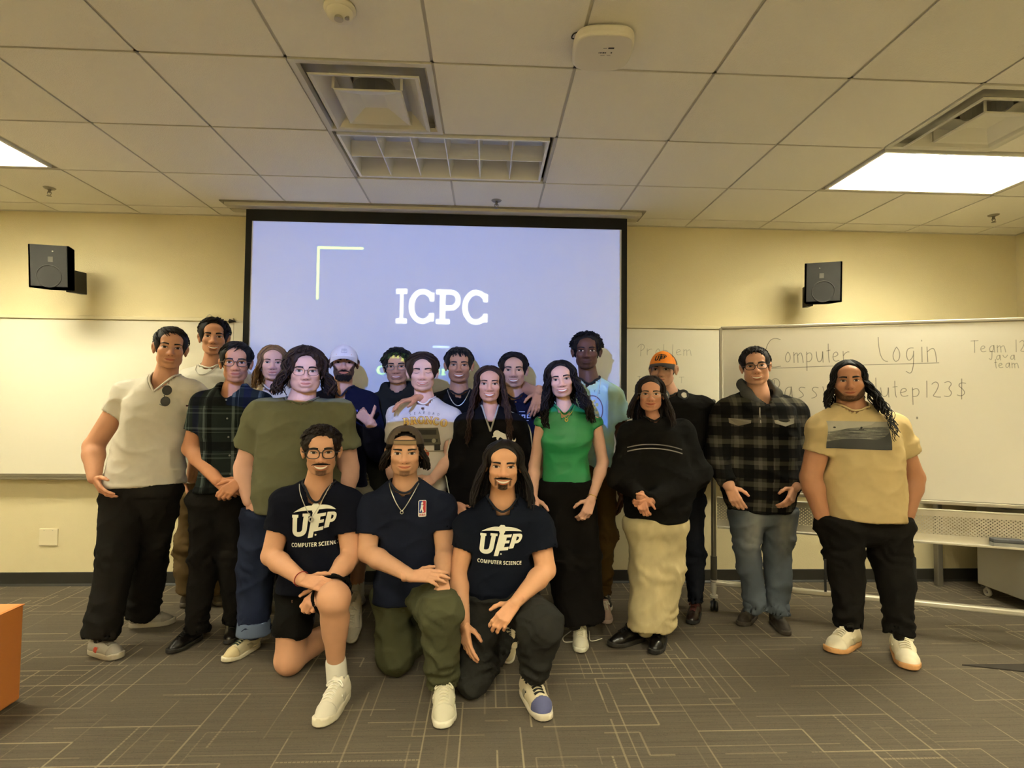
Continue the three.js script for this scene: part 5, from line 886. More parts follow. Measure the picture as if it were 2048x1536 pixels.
// ---------------------------------------------------------------- prints and cloths
const draw = (w, h, f) => canvasTexture(w, h, f);
function utep(g, s, color) { // pick and letters in a 100 x 75 box scaled by s
  g.save(); g.scale(s, s); g.fillStyle = color; g.strokeStyle = color;
  g.beginPath(); g.moveTo(5, 20); g.quadraticCurveTo(28, 4, 44, 6); g.lineTo(48, 1); g.lineTo(56, 1); g.lineTo(59, 5); g.quadraticCurveTo(84, 4, 97, 15); g.quadraticCurveTo(74, 13, 59, 15); g.lineTo(58, 19); g.lineTo(46, 20); g.lineTo(45, 16); g.quadraticCurveTo(24, 15, 5, 20); g.fill();
  g.beginPath(); g.moveTo(48, 15); g.lineTo(58, 14); g.lineTo(46, 74); g.lineTo(36, 75); g.fill();
  g.lineWidth = 10; g.lineJoin = 'miter'; g.beginPath(); g.moveTo(10, 26); g.lineTo(8, 60); g.quadraticCurveTo(9, 68, 20, 66); g.quadraticCurveTo(29, 64, 30, 54); g.lineTo(34, 25); g.stroke();
  g.fillRect(3, 24, 14, 6); g.fillRect(26, 22, 16, 6);
  g.beginPath(); g.moveTo(55, 24); g.lineTo(74, 22); g.lineTo(73, 29); g.lineTo(63, 30); g.lineTo(62, 37); g.lineTo(70, 36); g.lineTo(69, 43); g.lineTo(60, 44); g.lineTo(58, 53); g.lineTo(69, 51); g.lineTo(67, 59); g.lineTo(46, 62); g.fill();
  g.beginPath(); g.moveTo(77, 21); g.lineTo(92, 20); g.quadraticCurveTo(101, 21, 97, 32); g.quadraticCurveTo(93, 43, 82, 43); g.lineTo(79, 54); g.lineTo(69, 56); g.closePath(); g.moveTo(86, 27); g.lineTo(84, 36); g.quadraticCurveTo(90, 36, 91, 29); g.quadraticCurveTo(91, 27, 86, 27); g.fill('evenodd');
  g.beginPath(); g.arc(52, 69, 2, 0, 7); g.fill();
  g.restore();
}
const utepShirt = draw(512, 512, (g) => { g.save(); g.translate(6, 10); utep(g, 5, '#ecead8'); g.restore(); g.fillStyle = '#ecead8'; g.font = 'bold 60px sans-serif'; g.save(); g.translate(4, 478); g.scale(504 / g.measureText('COMPUTER SCIENCE').width, 1); g.fillText('COMPUTER SCIENCE', 0, 0); g.restore(); });
const capUtep = draw(256, 192, (g) => { g.save(); g.translate(20, 8); utep(g, 2.2, '#1b130c'); g.restore(); });
const capText = draw(256, 128, (g) => { g.strokeStyle = g.fillStyle = '#9a97a0'; g.lineWidth = 5; g.strokeRect(60, 22, 136, 60); g.fillRect(74, 38, 108, 7); g.fillRect(74, 56, 96, 7); });
const plaid = (base, v, h, thin, size = 256) => draw(size, size, (g) => { g.fillStyle = base; g.fillRect(0, 0, size, size); for (const [x, w, c] of v) { g.fillStyle = c; g.fillRect(x * size, 0, w * size, size); } for (const [y, w, c] of h) { g.fillStyle = c; g.fillRect(0, y * size, size, w * size); } for (const [x, c] of thin) { g.fillStyle = c; g.fillRect(x * size, 0, 3, size); g.fillRect(0, x * size, size, 3); } });
const darkPlaid = plaid('#1d2321', [[0.08, 0.06, 'rgba(120,130,120,0.55)'], [0.3, 0.16, 'rgba(20,24,44,0.8)'], [0.62, 0.05, 'rgba(110,120,116,0.5)'], [0.74, 0.1, 'rgba(8,10,10,0.7)']], [[0.1, 0.05, 'rgba(110,120,112,0.4)'], [0.42, 0.2, 'rgba(8,10,12,0.6)'], [0.76, 0.04, 'rgba(110,120,112,0.3)']], [[0.2, 'rgba(150,155,145,0.35)'], [0.68, 'rgba(150,155,145,0.3)']]);
const buffalo = plaid('#2c2923', [[0, 0.22, 'rgba(8,7,6,0.75)'], [0.5, 0.22, 'rgba(8,7,6,0.75)'], [0.3, 0.1, 'rgba(92,86,72,0.5)'], [0.82, 0.08, 'rgba(92,86,72,0.4)']], [[0, 0.22, 'rgba(8,7,6,0.7)'], [0.5, 0.22, 'rgba(8,7,6,0.7)'], [0.3, 0.12, 'rgba(98,92,76,0.4)'], [0.8, 0.1, 'rgba(98,92,76,0.35)']], []);
const bronco = draw(512, 512, (g) => {
  g.fillStyle = '#6b6358'; g.font = '34px sans-serif'; 'SEAFORD'.split('').forEach((c, i) => { g.save(); g.translate(100 + i * 48, 62 - 14 * Math.sin(i / 6 * Math.PI)); g.rotate((i - 3) * 0.05); g.fillText(c, 0, 0); g.restore(); });
  g.font = 'bold 104px serif'; g.lineWidth = 7; 'BRONCO'.split('').forEach((c, i) => { g.save(); g.translate(34 + i * 76, 168 - 22 * Math.sin(i / 5 * Math.PI)); g.rotate((i - 2.5) * 0.06); g.strokeStyle = '#b0532f'; g.fillStyle = '#d9c06a'; g.strokeText(c, 0, 0); g.fillText(c, 0, 0); g.restore(); });
  g.fillStyle = '#57503f'; g.beginPath(); g.moveTo(110, 190); g.lineTo(400, 186); g.lineTo(418, 260); g.lineTo(432, 360); g.lineTo(120, 372); g.lineTo(92, 290); g.closePath(); g.fill();
  g.fillStyle = '#2f2a22'; g.fillRect(135, 205, 250, 52); g.fillRect(130, 300, 270, 34); g.fillStyle = '#8f866f'; for (const x of [150, 360]) { g.beginPath(); g.arc(x, 318, 22, 0, 7); g.fill(); } g.fillStyle = '#26221b'; g.fillRect(104, 360, 60, 62); g.fillRect(366, 354, 60, 62); g.fillStyle = '#a24b32'; g.beginPath(); g.arc(270, 450, 44, 0, 7); g.fill();
  g.fillStyle = '#8b8069'; g.fillRect(60, 418, 400, 12);
});
const leapingCat = draw(256, 192, (g) => { g.fillStyle = '#e6e2d6'; g.beginPath(); g.moveTo(36, 44); g.quadraticCurveTo(50, 18, 78, 26); g.quadraticCurveTo(100, 44, 150, 66); g.quadraticCurveTo(206, 86, 222, 134); g.quadraticCurveTo(240, 132, 244, 104); g.quadraticCurveTo(256, 146, 224, 158); g.quadraticCurveTo(202, 150, 176, 138); g.lineTo(196, 174); g.quadraticCurveTo(160, 166, 148, 128); g.quadraticCurveTo(120, 116, 100, 96); g.quadraticCurveTo(84, 104, 78, 122); g.quadraticCurveTo(96, 130, 90, 150); g.quadraticCurveTo(66, 160, 52, 146); g.lineTo(60, 138); g.quadraticCurveTo(74, 146, 78, 138); g.quadraticCurveTo(58, 124, 62, 96); g.quadraticCurveTo(40, 92, 24, 104); g.quadraticCurveTo(18, 88, 34, 78); g.quadraticCurveTo(26, 62, 36, 44); g.fill(); });
const squares = draw(256, 192, (g) => { g.fillStyle = '#cfd2e2'; g.fillRect(60, 20, 90, 10); for (const x of [20, 100, 180]) { g.fillRect(x, 66, 58, 56); g.fillStyle = '#2a3156'; g.fillRect(x + 18, 84, 22, 22); g.fillStyle = '#cfd2e2'; } g.fillRect(190, 40, 36, 20); g.fillRect(110, 150, 100, 10); });
const tieDye = draw(256, 320, (g) => { const r = rng(3); g.strokeStyle = '#6a4a63'; g.lineWidth = 9; g.beginPath(); g.ellipse(128, 190, 112, 124, 0, 0, 7); g.stroke(); g.fillStyle = '#a9c4dc'; g.beginPath(); g.ellipse(128, 190, 106, 118, 0, 0, 7); g.fill(); for (let i = 0; i < 46; i++) { g.fillStyle = ['#d8cf8e', '#c2c27e', '#e4e3c8', '#88a5c8', '#b7b070'][Math.floor(r() * 5)]; g.beginPath(); g.arc(50 + r() * 130, 110 + r() * 110, 8 + r() * 14, 0, 7); g.fill(); } g.fillStyle = '#5f7896'; g.font = '34px sans-serif'; ['A', 'L', 'Y', 'Z'].forEach((c, i) => { g.save(); g.translate(44 + i * 50, 46 - 12 * Math.sin(i / 3 * Math.PI)); g.fillText(c, 0, 0); g.restore(); }); });
const surfPhoto = draw(512, 264, (g) => { const r = rng(8); g.fillStyle = '#8d8878'; g.fillRect(0, 0, 512, 264); for (let i = 0; i < 900; i++) { const y = 60 + r() * 204, x = r() * 512; g.fillStyle = r() < 0.6 ? 'rgba(50,50,46,0.22)' : 'rgba(130,126,112,0.16)'; g.fillRect(x - 60, y + (x - 256) * -0.06, 60 + r() * 130, 3 + r() * 7); } g.fillStyle = '#3c3b37'; g.beginPath(); g.moveTo(0, 200); g.quadraticCurveTo(200, 150, 330, 168); g.quadraticCurveTo(430, 180, 512, 90); g.lineTo(512, 264); g.lineTo(0, 264); g.fill(); g.fillStyle = '#a09a88'; g.beginPath(); g.moveTo(0, 0); g.lineTo(400, 0); g.lineTo(360, 30); g.lineTo(240, 60); g.lineTo(100, 90); g.lineTo(0, 100); g.fill(); g.fillStyle = '#1e1d1a'; g.beginPath(); g.ellipse(282, 62, 8, 12, 0.5, 0, 7); g.fill(); g.fillRect(262, 74, 38, 6); g.beginPath(); g.ellipse(60, 60, 14, 7, 0, 0, 7); g.fill(); });
const leagueBadge = draw(96, 200, (g) => { g.fillStyle = '#e8e4da'; g.beginPath(); g.roundRect(2, 2, 92, 196, 18); g.fill(); g.fillStyle = '#2b3f86'; g.beginPath(); g.roundRect(9, 9, 40, 142, 12); g.fill(); g.fillStyle = '#b9343a'; g.beginPath(); g.roundRect(47, 9, 40, 142, 12); g.fill(); g.fillStyle = '#efece2'; g.beginPath(); g.ellipse(46, 38, 12, 15, 0.2, 0, 7); g.fill(); g.beginPath(); g.moveTo(34, 52); g.lineTo(62, 60); g.lineTo(54, 96); g.lineTo(66, 140); g.lineTo(48, 144); g.lineTo(40, 108); g.lineTo(26, 140); g.lineTo(18, 128); g.lineTo(32, 90); g.closePath(); g.fill(); g.fillStyle = '#b9343a'; g.font = 'bold 34px sans-serif'; g.fillText('NBA', 16, 186); });
const stripes = draw(512, 128, (g) => { g.lineWidth = 9; for (const [y, c] of [[30, '#6f6a66'], [62, '#8c8781']]) { g.strokeStyle = c; g.beginPath(); g.moveTo(0, y + 34); g.quadraticCurveTo(256, y - 30, 512, y + 44); g.stroke(); } });
const redMark = draw(64, 32, (g) => { g.fillStyle = '#4a1f1d'; g.fillRect(6, 8, 52, 16); });
const chestWord = draw(256, 64, (g) => { g.fillStyle = '#4a4fb0'; for (let i = 0; i < 6; i++) g.fillRect(8 + i * 40, 18, 30, 28); });

const FULL = (x, y, z) => smooth(0.004, -0.008, y + 0.05 - 1.7 * Math.max(0, Math.abs(x) - 0.03)) * smooth(-0.02, -0.005, z);
const GOATEE = (x, y, z) => Math.max(smooth(0.027, 0.017, Math.abs(x)) * smooth(-0.076, -0.083, y), 0.8 * smooth(0.007, 0.003, Math.abs(Math.abs(x) - 0.031)) * smooth(-0.046, -0.055, y) * smooth(-0.1, -0.09, y)) * smooth(0.02, 0.04, z);
const CHIN = (x, y, z) => smooth(0.03, 0.018, Math.abs(x)) * smooth(-0.08, -0.09, y) * smooth(0.02, 0.04, z);
const STRAP = (x, y, z) => smooth(0.0, -0.012, y + 0.078 - 1.25 * Math.max(0, Math.abs(x) - 0.028)) * smooth(-0.02, 0.0, z);
const onFloor = (px, py, r, up = 0, dz = 0) => { const p = atY(px, py, 0); p.y = r + up; p.z += dz; return { isJ: true, p, r }; };
const J = (px, py, z, r) => ({ isJ: true, p: atZ(px, py, z), r });
const WHITE_TEE = 0xd9d2c2;

// ---------------------------------------------------------------- the group, from the orange seat to the rolling board
const people = {};
const BUILD = {
  white() {
    const p = person({ z: -3.25, deep: 0.6, neck: [331, 758, 0, 21], chest: 0.06,
      head: { c: [341, 698], h: 80, roll: -0.08, yaw: 0.08, skin: 0xc08a64, hair: 'swept', hairColor: 0x17110d, volume: 0.013, hairline: 0.108, sweep: 1, seed: 1, smile: 0.1, squint: 0.3, fat: 0.1 },
      torso: [[784, 266, 388], [812, 250, 392], [850, 241, 380], [900, 229, 369], [940, 218, 367], [969, 211, 368]],
      armR: { s: [256, 786, 0, 20], e: [187, 893, 0.03, 17.5], w: [189, 956, 0.13, 12], sleeve: 0.4, cuff: 23, hand: { tip: [222, 1016, 0.2], palm: [0.8, 0, -0.5], curl: [0.25, 0.3, 0.35, 0.45] } },
      armL: { s: [390, 790, -0.03, 20], e: [404, 890, -0.16, 17], w: [386, 955, -0.24, 12], sleeve: 0.45 },
      shirt: { color: WHITE_TEE, vneck: 0.075, fold: 0.006, label: 'off-white henley shirt with open neck', prints: [{ box: [360, 808, 370, 815], map: redMark, name: 'logo_mark', n: 4, m: 3 }] },
      legs: [[[252, 985, 0.02, 42], [232, 1105, 0.1, 33], [203, 1274, 0.17, 30]], [[318, 985, -0.03, 41], [301, 1095, -0.1, 31], [283, 1228, -0.2, 29]]],
      pants: { color: 0x1b1916, name: 'cargo_trousers', fold: 0.006, k: 0.014 },
      shoes: [{ kind: 'runner', h: [184, 1303], t: [242, 1320], color: 0xa59e90, sole: 0xb9b09c, stripe: 0xc0452c, laces: 0x8d877b, wide: 1.1 }, { kind: 'runner', h: [258, 1254], t: [352, 1247], color: 0x8f887a, sole: 0xa59c8a, stripe: 0xa8402c, laces: 0x6d675c }] });
    // sunglasses hooked in the neck
    const g = group('sunglasses', p.root), q = atZ(333, 790, -3.25 + 0.14), m = mat(0x14100d, 0.3); g.position.copy(q).sub(p.base); g.rotation.set(0, 0.4, Math.PI / 2 - 0.1);
    for (const s of [-1, 1]) { mesh('rim', new THREE.TorusGeometry(0.025, 0.0025, 8, 28).scale(1, 0.86, 1).translate(s * 0.031 - 0.005, 0, 0.006), m, g); mesh('lens', new THREE.CylinderGeometry(0.024, 0.024, 0.002, 28).rotateX(Math.PI / 2).scale(1, 0.86, 1).translate(s * 0.031 - 0.005, 0, 0.006), mat(0x140d08, 0.35), g); mesh('temple', tube([[s * 0.056 - 0.005, 0.004, 0.004], [s * 0.054 - 0.005, 0.02, -0.02], [s * 0.05 - 0.005, 0.03, -0.03]], 0.002, 8, 5), m, g); }
    mesh('bridge', tube([[-0.011, 0.006, 0.006], [-0.005, 0.01, 0.006], [0.001, 0.006, 0.006]], 0.002, 8, 5), m, g);
    tag(p.root, 'person in white henley shirt with sunglasses hooked at the neck and dark trousers', 'person');
  },
  tallWhite() {
    const p = person({ z: -3.8, neck: [422, 736, 0, 17], low: 1.15,
      head: { c: [428, 676], h: 71, skin: 0xb9835c, hair: 'swept', hairColor: 0x14100c, volume: 0.016, hairline: 0.112, sweep: -1, seed: 2, smile: 1.5, squint: 0.4, brow: 1.2, lift: 0.01 },
      torso: [[754, 372, 482], [800, 366, 490], [870, 366, 486], [963, 368, 484]],
      armR: { s: [374, 760, 0, 15], e: [364, 870, -0.02, 13], w: [373, 965, 0.03, 9], sleeve: 0.55, hand: { tip: [372, 1012, 0.05], palm: [1, 0, -0.2] } },
      armL: { s: [482, 760, 0, 15], e: [495, 870, -0.02, 13], w: [490, 960, 0, 9], sleeve: 0.55 },
      shirt: { color: 0xd8d4c4 },
      legs: [[[392, 1000, 0, 30], [384, 1095, 0, 29], [382, 1182, 0, 26]], [[440, 1000, 0, 30], [440, 1095, 0, 29], [434, 1180, 0, 26]]],
      pants: { color: 0x5b492d, name: 'trousers', fold: 0.008 },
      shoes: [{ h: [386, 1190], t: [376, 1207], color: 0x4d4338, sole: 0x5d5345, laces: 0x2b2620, len: 0.28 }, { h: [432, 1190], t: [440, 1205], color: 0x4d4338, sole: 0x5d5345, laces: 0x2b2620, len: 0.28 }] });
    necklace(p, { drop: 0.07, wide: 1.2 });
    tag(p.root, 'person in plain white t-shirt, thin chain and brown trousers close to the left whiteboard', 'person');
  },
  plaidLeft() {
    const p = person({ z: -3.2, neck: [466, 778, 0, 18], chest: 0.06,
      head: { c: [472, 727], h: 77, w: 0.98, skin: 0xba815a, hair: 'swept', hairColor: 0x120e0b, volume: 0.016, hairline: 0.112, sweep: -1, seed: 3, smile: 0.25, glasses: { color: 0x3b2519, w: 0.0255, h: 0.0205, round: false, r: 0.0021 }, stubble: 0.15 },
      torso: [[800, 408, 522], [830, 402, 518], [900, 402, 510], [950, 398, 508], [982, 390, 508]],
      armR: { s: [406, 806, 0, 17], e: [381, 897, 0, 15], w: [436, 962, 0.13, 11], sleeve: 0.62, cuff: 21, hand: { tip: [474, 990, 0.17], palm: [0.2, -0.5, -0.8], curl: [0.7, 0.75, 0.8, 0.8] } },
      armL: { s: [520, 806, 0, 17], e: [524, 897, 0, 15], w: [482, 962, 0.14, 11], sleeve: 0.62, hand: { tip: [450, 985, 0.2], palm: [-0.2, -0.4, -0.9], curl: [0.6, 0.7, 0.8, 0.8] } },
      shirt: { name: 'plaid_shirt', color: 0x1d2321, map: darkPlaid, collar: true, vneck: 0.05, fold: 0.004, label: 'dark green plaid short sleeved shirt' },
      legs: [[[414, 1000, 0, 32], [408, 1110, 0.02, 27], [393, 1262, 0.02, 21]], [[464, 1000, 0, 32], [466, 1110, -0.04, 26], [468, 1245, -0.08, 20]]],
      pants: { color: 0x141210, fold: 0.005 },
      shoes: [{ kind: 'boot', h: [402, 1274], t: [362, 1296], color: 0x110f0d, sole: 0x2a2722, laces: 0x151310 }, { kind: 'boot', h: [472, 1258], t: [462, 1280], color: 0x110f0d, sole: 0x2a2722, laces: 0x151310 }] });
    const bt = mat(0x6d6f68, 0.5); for (let i = 0; i < 5; i++) { const q = atZ(470 + i * 1.2, 800 + i * 36, -3.2); let z = -2.9; for (let s = 0; s < 40; s++) { const d = fieldAt(p.shirtField, q.x, q.y, z); z -= d * 0.8; if (d < 0.001) break; } mesh('button', new THREE.CylinderGeometry(0.005, 0.005, 0.003, 10).rotateX(Math.PI / 2).translate(q.x - p.base.x, q.y, z + 0.006 - p.base.z), bt, p.shirt); }
    tag(p.root, 'person in dark plaid short sleeved shirt and glasses with clasped hands', 'person');
  },
  blond() {
    const p = person({ z: -3.68, neck: [546, 772, 0, 15], low: 1.15,
      head: { c: [546, 727], h: 66, skin: 0xd3a184, hair: 'long', hairColor: 0x6f5334, browColor: 0x5a4029, eye: 0x3a3a38, volume: 0.013, hairline: 0.112, seed: 4, smile: 0.5, squint: 0.3, nape: -0.1, falls: [{ n: 46, a: [0.95, 2.6], end: -0.16, wave: 0.006, freq: 50, out: 0.03, forward: 0.0 }, { n: 46, a: [-2.6, -0.95], end: -0.16, wave: 0.006, freq: 50, out: 0.03, forward: 0.0 }, { n: 30, a: [2.4, 3.9], end: -0.17, wave: 0.005, out: 0.01 }] },
      torso: [[790, 508, 588], [860, 506, 590], [985, 510, 586]],
      armR: { s: [510, 797, 0, 13], e: [503, 890, -0.02, 11], w: [506, 970, 0, 8], sleeve: 0.6 }, armL: { s: [585, 797, 0, 13], e: [592, 890, -0.02, 11], w: [588, 970, 0, 8], sleeve: 0.6 },
      shirt: { color: 0xd6cbb4, neckline: 0.01 },
      legs: [[[530, 1000, 0, 28], [525, 1100, 0, 24], [495, 1200, 0.02, 20]], [[572, 1000, 0, 28], [575, 1100, 0, 24], [575, 1198, 0, 20]]], pants: { color: 0x2b2a2c },
      shoes: [{ h: [490, 1208], t: [479, 1223], color: 0xe0dac8, len: 0.27 }, { h: [574, 1208], t: [572, 1222], color: 0xe0dac8, len: 0.27 }] });
    tag(p.root, 'person in cream t-shirt half hidden behind the olive t-shirt', 'person');
  },
  olive() {
    const p = person({ z: -3.1, deep: 0.74, neck: [603, 806, 0, 26], chest: 0.07,
      head: { c: [611, 744], h: 84, w: 0.98, skin: 0xd2a184, hair: 'curly', hairColor: 0x2a1b12, volume: 0.026, hairline: 0.1, faceOpen: 0.5, frontUp: 0.75, nLocks: 420, curlR: 0.011, lowest: -0.35, nape: -0.12, wideFace: 0.0, sideburn: 0.03, seed: 5, fat: 0.6, jaw: 1.06, smile: 0.15, yaw: 0.05, glasses: { metal: true, color: 0x4a3a30, w: 0.026, h: 0.0205, r: 0.0012 }, eye: 0x3a332b,
        falls: [{ n: 60, a: [0.95, 2.4], end: -0.115, wave: 0.016, freq: 58, out: 0.045, forward: 0.015, r: 0.0065, seg: 30 }, { n: 60, a: [-2.4, -0.95], end: -0.115, wave: 0.016, freq: 58, out: 0.045, forward: 0.015, r: 0.0065, seg: 30 }] },
      torso: [[822, 528, 672], [865, 520, 686], [920, 513, 696], [975, 509, 698], [1018, 511, 696]],
      armR: { s: [528, 832, 0, 27], e: [490, 935, 0, 20], w: [500, 1000, 0.05, 14], sleeve: 0.66, cuff: 33, hand: { tip: [503, 1045, 0.08], palm: [0.6, 0, -0.8], curl: [0.7, 0.8, 0.85, 0.9] } },
      armL: { s: [676, 832, 0, 27], e: [697, 935, 0, 20], w: [690, 1000, 0.04, 14], sleeve: 0.66, cuff: 33, hand: { tip: [688, 1045, 0.06], palm: [-0.6, 0, -0.8], curl: [0.7, 0.8, 0.85, 0.9] } },
      shirt: { color: 0x66654c, fold: 0.007, slope: 0.01, prints: [{ box: [636, 838, 660, 846], map: chestWord, name: 'faint_print', n: 6, m: 3 }].slice(1) },
      legs: [[[535, 1030, 0, 46], [514, 1130, 0.02, 34], [507, 1268, 0.04, 28]], [[640, 1030, 0, 46], [610, 1130, -0.02, 36], [595, 1245, -0.06, 28]]],
      pants: { color: 0x20263a, name: 'jeans', cuffs: [0.075, 0.075], cuffColor: 0x54617a, fold: 0.006 },
      shoes: [{ h: [516, 1290], t: [470, 1315], color: 0xd3c6a3, sole: 0xe2d8bd, laces: 0x2d3a30, toe: 0xc9b78d, wide: 1.1 }, { h: [598, 1265], t: [592, 1292], color: 0xd3c6a3, sole: 0xe2d8bd, laces: 0x2d3a30 }] });
    tag(p.root, 'person in olive t-shirt, thin framed glasses and cuffed navy jeans', 'person');
  },
  whiteCap() {
    const p = person({ z: -3.58, neck: [683, 780, 0, 20],
      head: { c: [688, 727], h: 69, skin: 0xc59474, hair: 'short', hairColor: 0x18110d, volume: -0.002, hairline: 0.1, nLocks: 0, seed: 6, smile: 0.9, squint: 0.3, brow: 1.25, beard: (x, y, z) => 0.92 * FULL(x, y, z), moustache: 0.8, jaw: 0.95, beardHair: { n: 260, w: 0.045, y: [-0.08, -0.11] }, cap: { color: 0xd9d4d6, emblem: capText, emblemA: 0.4 } },
      torso: [[796, 640, 728], [840, 638, 735], [900, 640, 735], [975, 642, 732]],
      armR: { s: [640, 806, 0, 17], e: [628, 900, -0.03, 14], w: [640, 985, 0, 10], sleeve: 1.95 },
      armL: { s: [732, 806, 0, 17], e: [757, 898, 0.04, 15], w: [741, 846, 0.16, 10.5], sleeve: 1.95, ease: 1.35, hand: { tip: [716, 822, 0.17], palm: [0, 0, -1], curl: [[1.3, 1.5, 1.0], [1.4, 1.5, 1.0], [1.4, 1.5, 1.0], [0.15, 0.2, 0.15]], spread: 0.12, thumb: [[1, 0.35, 0.0], [0.95, 0.5, -0.05], [0.95, 0.55, -0.1]] } },
      shirt: { name: 'long_sleeve_shirt', color: 0x15172c, fold: 0.005, prints: [{ box: [692, 817, 716, 826], map: chestWord, name: 'chest_print', n: 8, m: 4 }] },
      bareLegs: [[[668, 1000, 0, 24], [666, 1085, 0, 20], [666, 1180, 0, 12]], [[712, 1000, 0, 24], [714, 1085, 0, 20], [715, 1178, 0, 12]]],
      legs: [[[666, 990, 0, 30], [666, 1085, 0, 26]], [[712, 990, 0, 30], [714, 1085, 0, 26]]], pants: { color: 0x8d8672, name: 'shorts', end: [0.95, 0.95] },
      shoes: [{ h: [668, 1190], t: [664, 1212], color: 0xcfc9ba, sole: 0xd9d3c4 }, { h: [716, 1190], t: [718, 1212], color: 0xcfc9ba, sole: 0xd9d3c4 }] });
    for (const s of [0, 1]) mesh('sock', p.toBase(polygonize({ add: [cone(atZ(s ? 715 : 666, 1150, -3.58), atZ(s ? 715 : 666, 1188, -3.58), 0.043, 0.043)], k: 0.001 }, [-1.6, 0, -3.8], [-0.6, 0.4, -3.4], 0.009)), mat(0xd8d3c6, 0.95), p.root);
    tag(p.root, 'person in white baseball cap and navy top making a shaka sign', 'person');
  },
  curlyHoodie() {
    const p = person({ z: -3.72, neck: [797, 785, 0, 17], low: 1.15,
      head: { c: [795, 735], h: 67, skin: 0xb88763, hair: 'curly', hairColor: 0x0f0c0a, volume: 0.022, hairline: 0.092, nLocks: 240, curlR: 0.008, lowest: 0.2, faceOpen: 0.55, frontUp: 0.62, seed: 7, smile: 1.25, squint: 0.3, roll: 0.03, yaw: -0.1, glasses: { metal: true, color: 0x8c8a80, w: 0.025, h: 0.018, r: 0.0014 } },
      torso: [[800, 758, 834], [850, 752, 842], [985, 754, 838]],
      armR: { s: [757, 808, 0, 15], e: [746, 900, 0, 13], w: [758, 985, 0.04, 9], sleeve: 1.95, ease: 1.4 }, armL: { s: [836, 808, 0, 15], e: [845, 900, 0, 13], w: [838, 985, 0.04, 9], sleeve: 1.95, ease: 1.4 },
      shirt: { name: 'hoodie', color: 0x25251f, hood: true, fold: 0.006 },
      legs: [[[776, 1000, 0, 26], [774, 1095, 0, 22], [772, 1195, 0, 17]], [[816, 1000, 0, 26], [818, 1095, 0, 22], [820, 1195, 0, 17]]], pants: { color: 0x151412 },
      shoes: [{ h: [772, 1196], t: [768, 1212], color: 0x1a1815, sole: 0x3a3731, len: 0.27 }, { h: [820, 1196], t: [824, 1212], color: 0x1a1815, sole: 0x3a3731, len: 0.27 }] });
    tag(p.root, 'person in glasses and a dark hoodie beside the shaka sign', 'person');
  },
  bronco() {
    const p = person({ z: -3.4, neck: [849, 803, 0, 20], chest: 0.05,
      head: { c: [845, 746], h: 73, skin: 0xd2a488, hair: 'middle', hairColor: 0x2a1c14, volume: 0.02, hairline: 0.094, seed: 8, smile: 1.15, eyesClosed: true, roll: 0.03, lockLength: 0.075, brow: 1.15, wideFace: -0.004, fringe: null },
      torso: [[830, 798, 902], [860, 790, 903], [905, 787, 899], [950, 787, 896], [985, 791, 893]],
      armR: { s: [797, 834, 0, 17], e: [782, 925, 0, 13], w: [800, 995, 0.06, 9.5], sleeve: 0.58, cuff: 20, hand: { tip: [812, 1035, 0.1], palm: [0.6, 0, -0.7] } },
      armL: { s: [899, 836, 0, 17], e: [900, 920, 0.02, 13.5], w: [866, 957, 0.16, 9.5], sleeve: 0.5, cuff: 19, hand: { tip: [838, 975, 0.22], palm: [-0.2, -0.4, -0.9], curl: [0.6, 0.6, 0.7, 0.7] } },
      shirt: { color: 0xd8cfc6, fold: 0.005, prints: [{ box: [800, 818, 896, 920], map: bronco, name: 'graphic_print', label: 'faded truck graphic with arched lettering' }] },
      legs: [[[822, 1010, 0, 30], [822, 1110, 0, 26], [822, 1225, 0, 21]], [[868, 1010, 0, 30], [868, 1110, 0, 26], [868, 1225, 0, 21]]], pants: { color: 0xb3a384 },
      shoes: [{ h: [822, 1232], t: [820, 1252], color: 0xd5cfbf, len: 0.27 }, { h: [868, 1232], t: [870, 1252], color: 0xd5cfbf, len: 0.27 }] });
    tag(p.root, 'person in white truck print t-shirt with a hand resting on the shoulder', 'person');
  },
  chain() {
    const p = person({ z: -3.76, neck: [918, 786, 0, 19],
      head: { c: [918, 732], h: 68, skin: 0xb47f58, hair: 'short', hairColor: 0x130e0b, volume: 0.014, hairline: 0.1, seed: 9, smile: 1.5, squint: 0.5, nLocks: 190, fringe: { n: 14, x0: -0.045, x1: 0.05, drop: 0.03, side: 0.01 }, brow: 1.1 },
      torso: [[798, 872, 962], [850, 870, 962], [985, 874, 958]],
      armR: { s: [872, 806, 0, 16], e: [856, 815, 0.2, 13], w: [833, 797, 0.42, 9.5], sleeve: 0.5, hand: { tip: [799, 803, 0.47], palm: [0.1, -1, -0.1], curl: [0.3, 0.35, 0.4, 0.45], spread: 0.09, cell: 0.0034 } },
      armL: { s: [960, 806, 0, 16], e: [1036, 776, -0.02, 14], w: [1077, 784, 0.16, 10], sleeve: 0.85, hand: { tip: [1069, 824, 0.22], palm: [-0.2, -0.2, -1], curl: [0.25, 0.3, 0.35, 0.4], spread: 0.08 } },
      shirt: { color: 0x11100f, fold: 0.005 },
      legs: [[[895, 1000, 0, 26], [894, 1095, 0, 22], [892, 1190, 0, 17]], [[938, 1000, 0, 26], [940, 1095, 0, 22], [942, 1190, 0, 17]]], pants: { color: 0x1c1b1a },
      shoes: [{ h: [892, 1192], t: [890, 1208], color: 0x2a2724, len: 0.27 }, { h: [942, 1192], t: [945, 1208], color: 0x2a2724, len: 0.27 }] });
    necklace(p, { drop: 0.105, wide: 1.15, r: 0.003 });
    tag(p.root, 'person in black t-shirt with silver chain, arms around both neighbours', 'person');
  },
  track() {
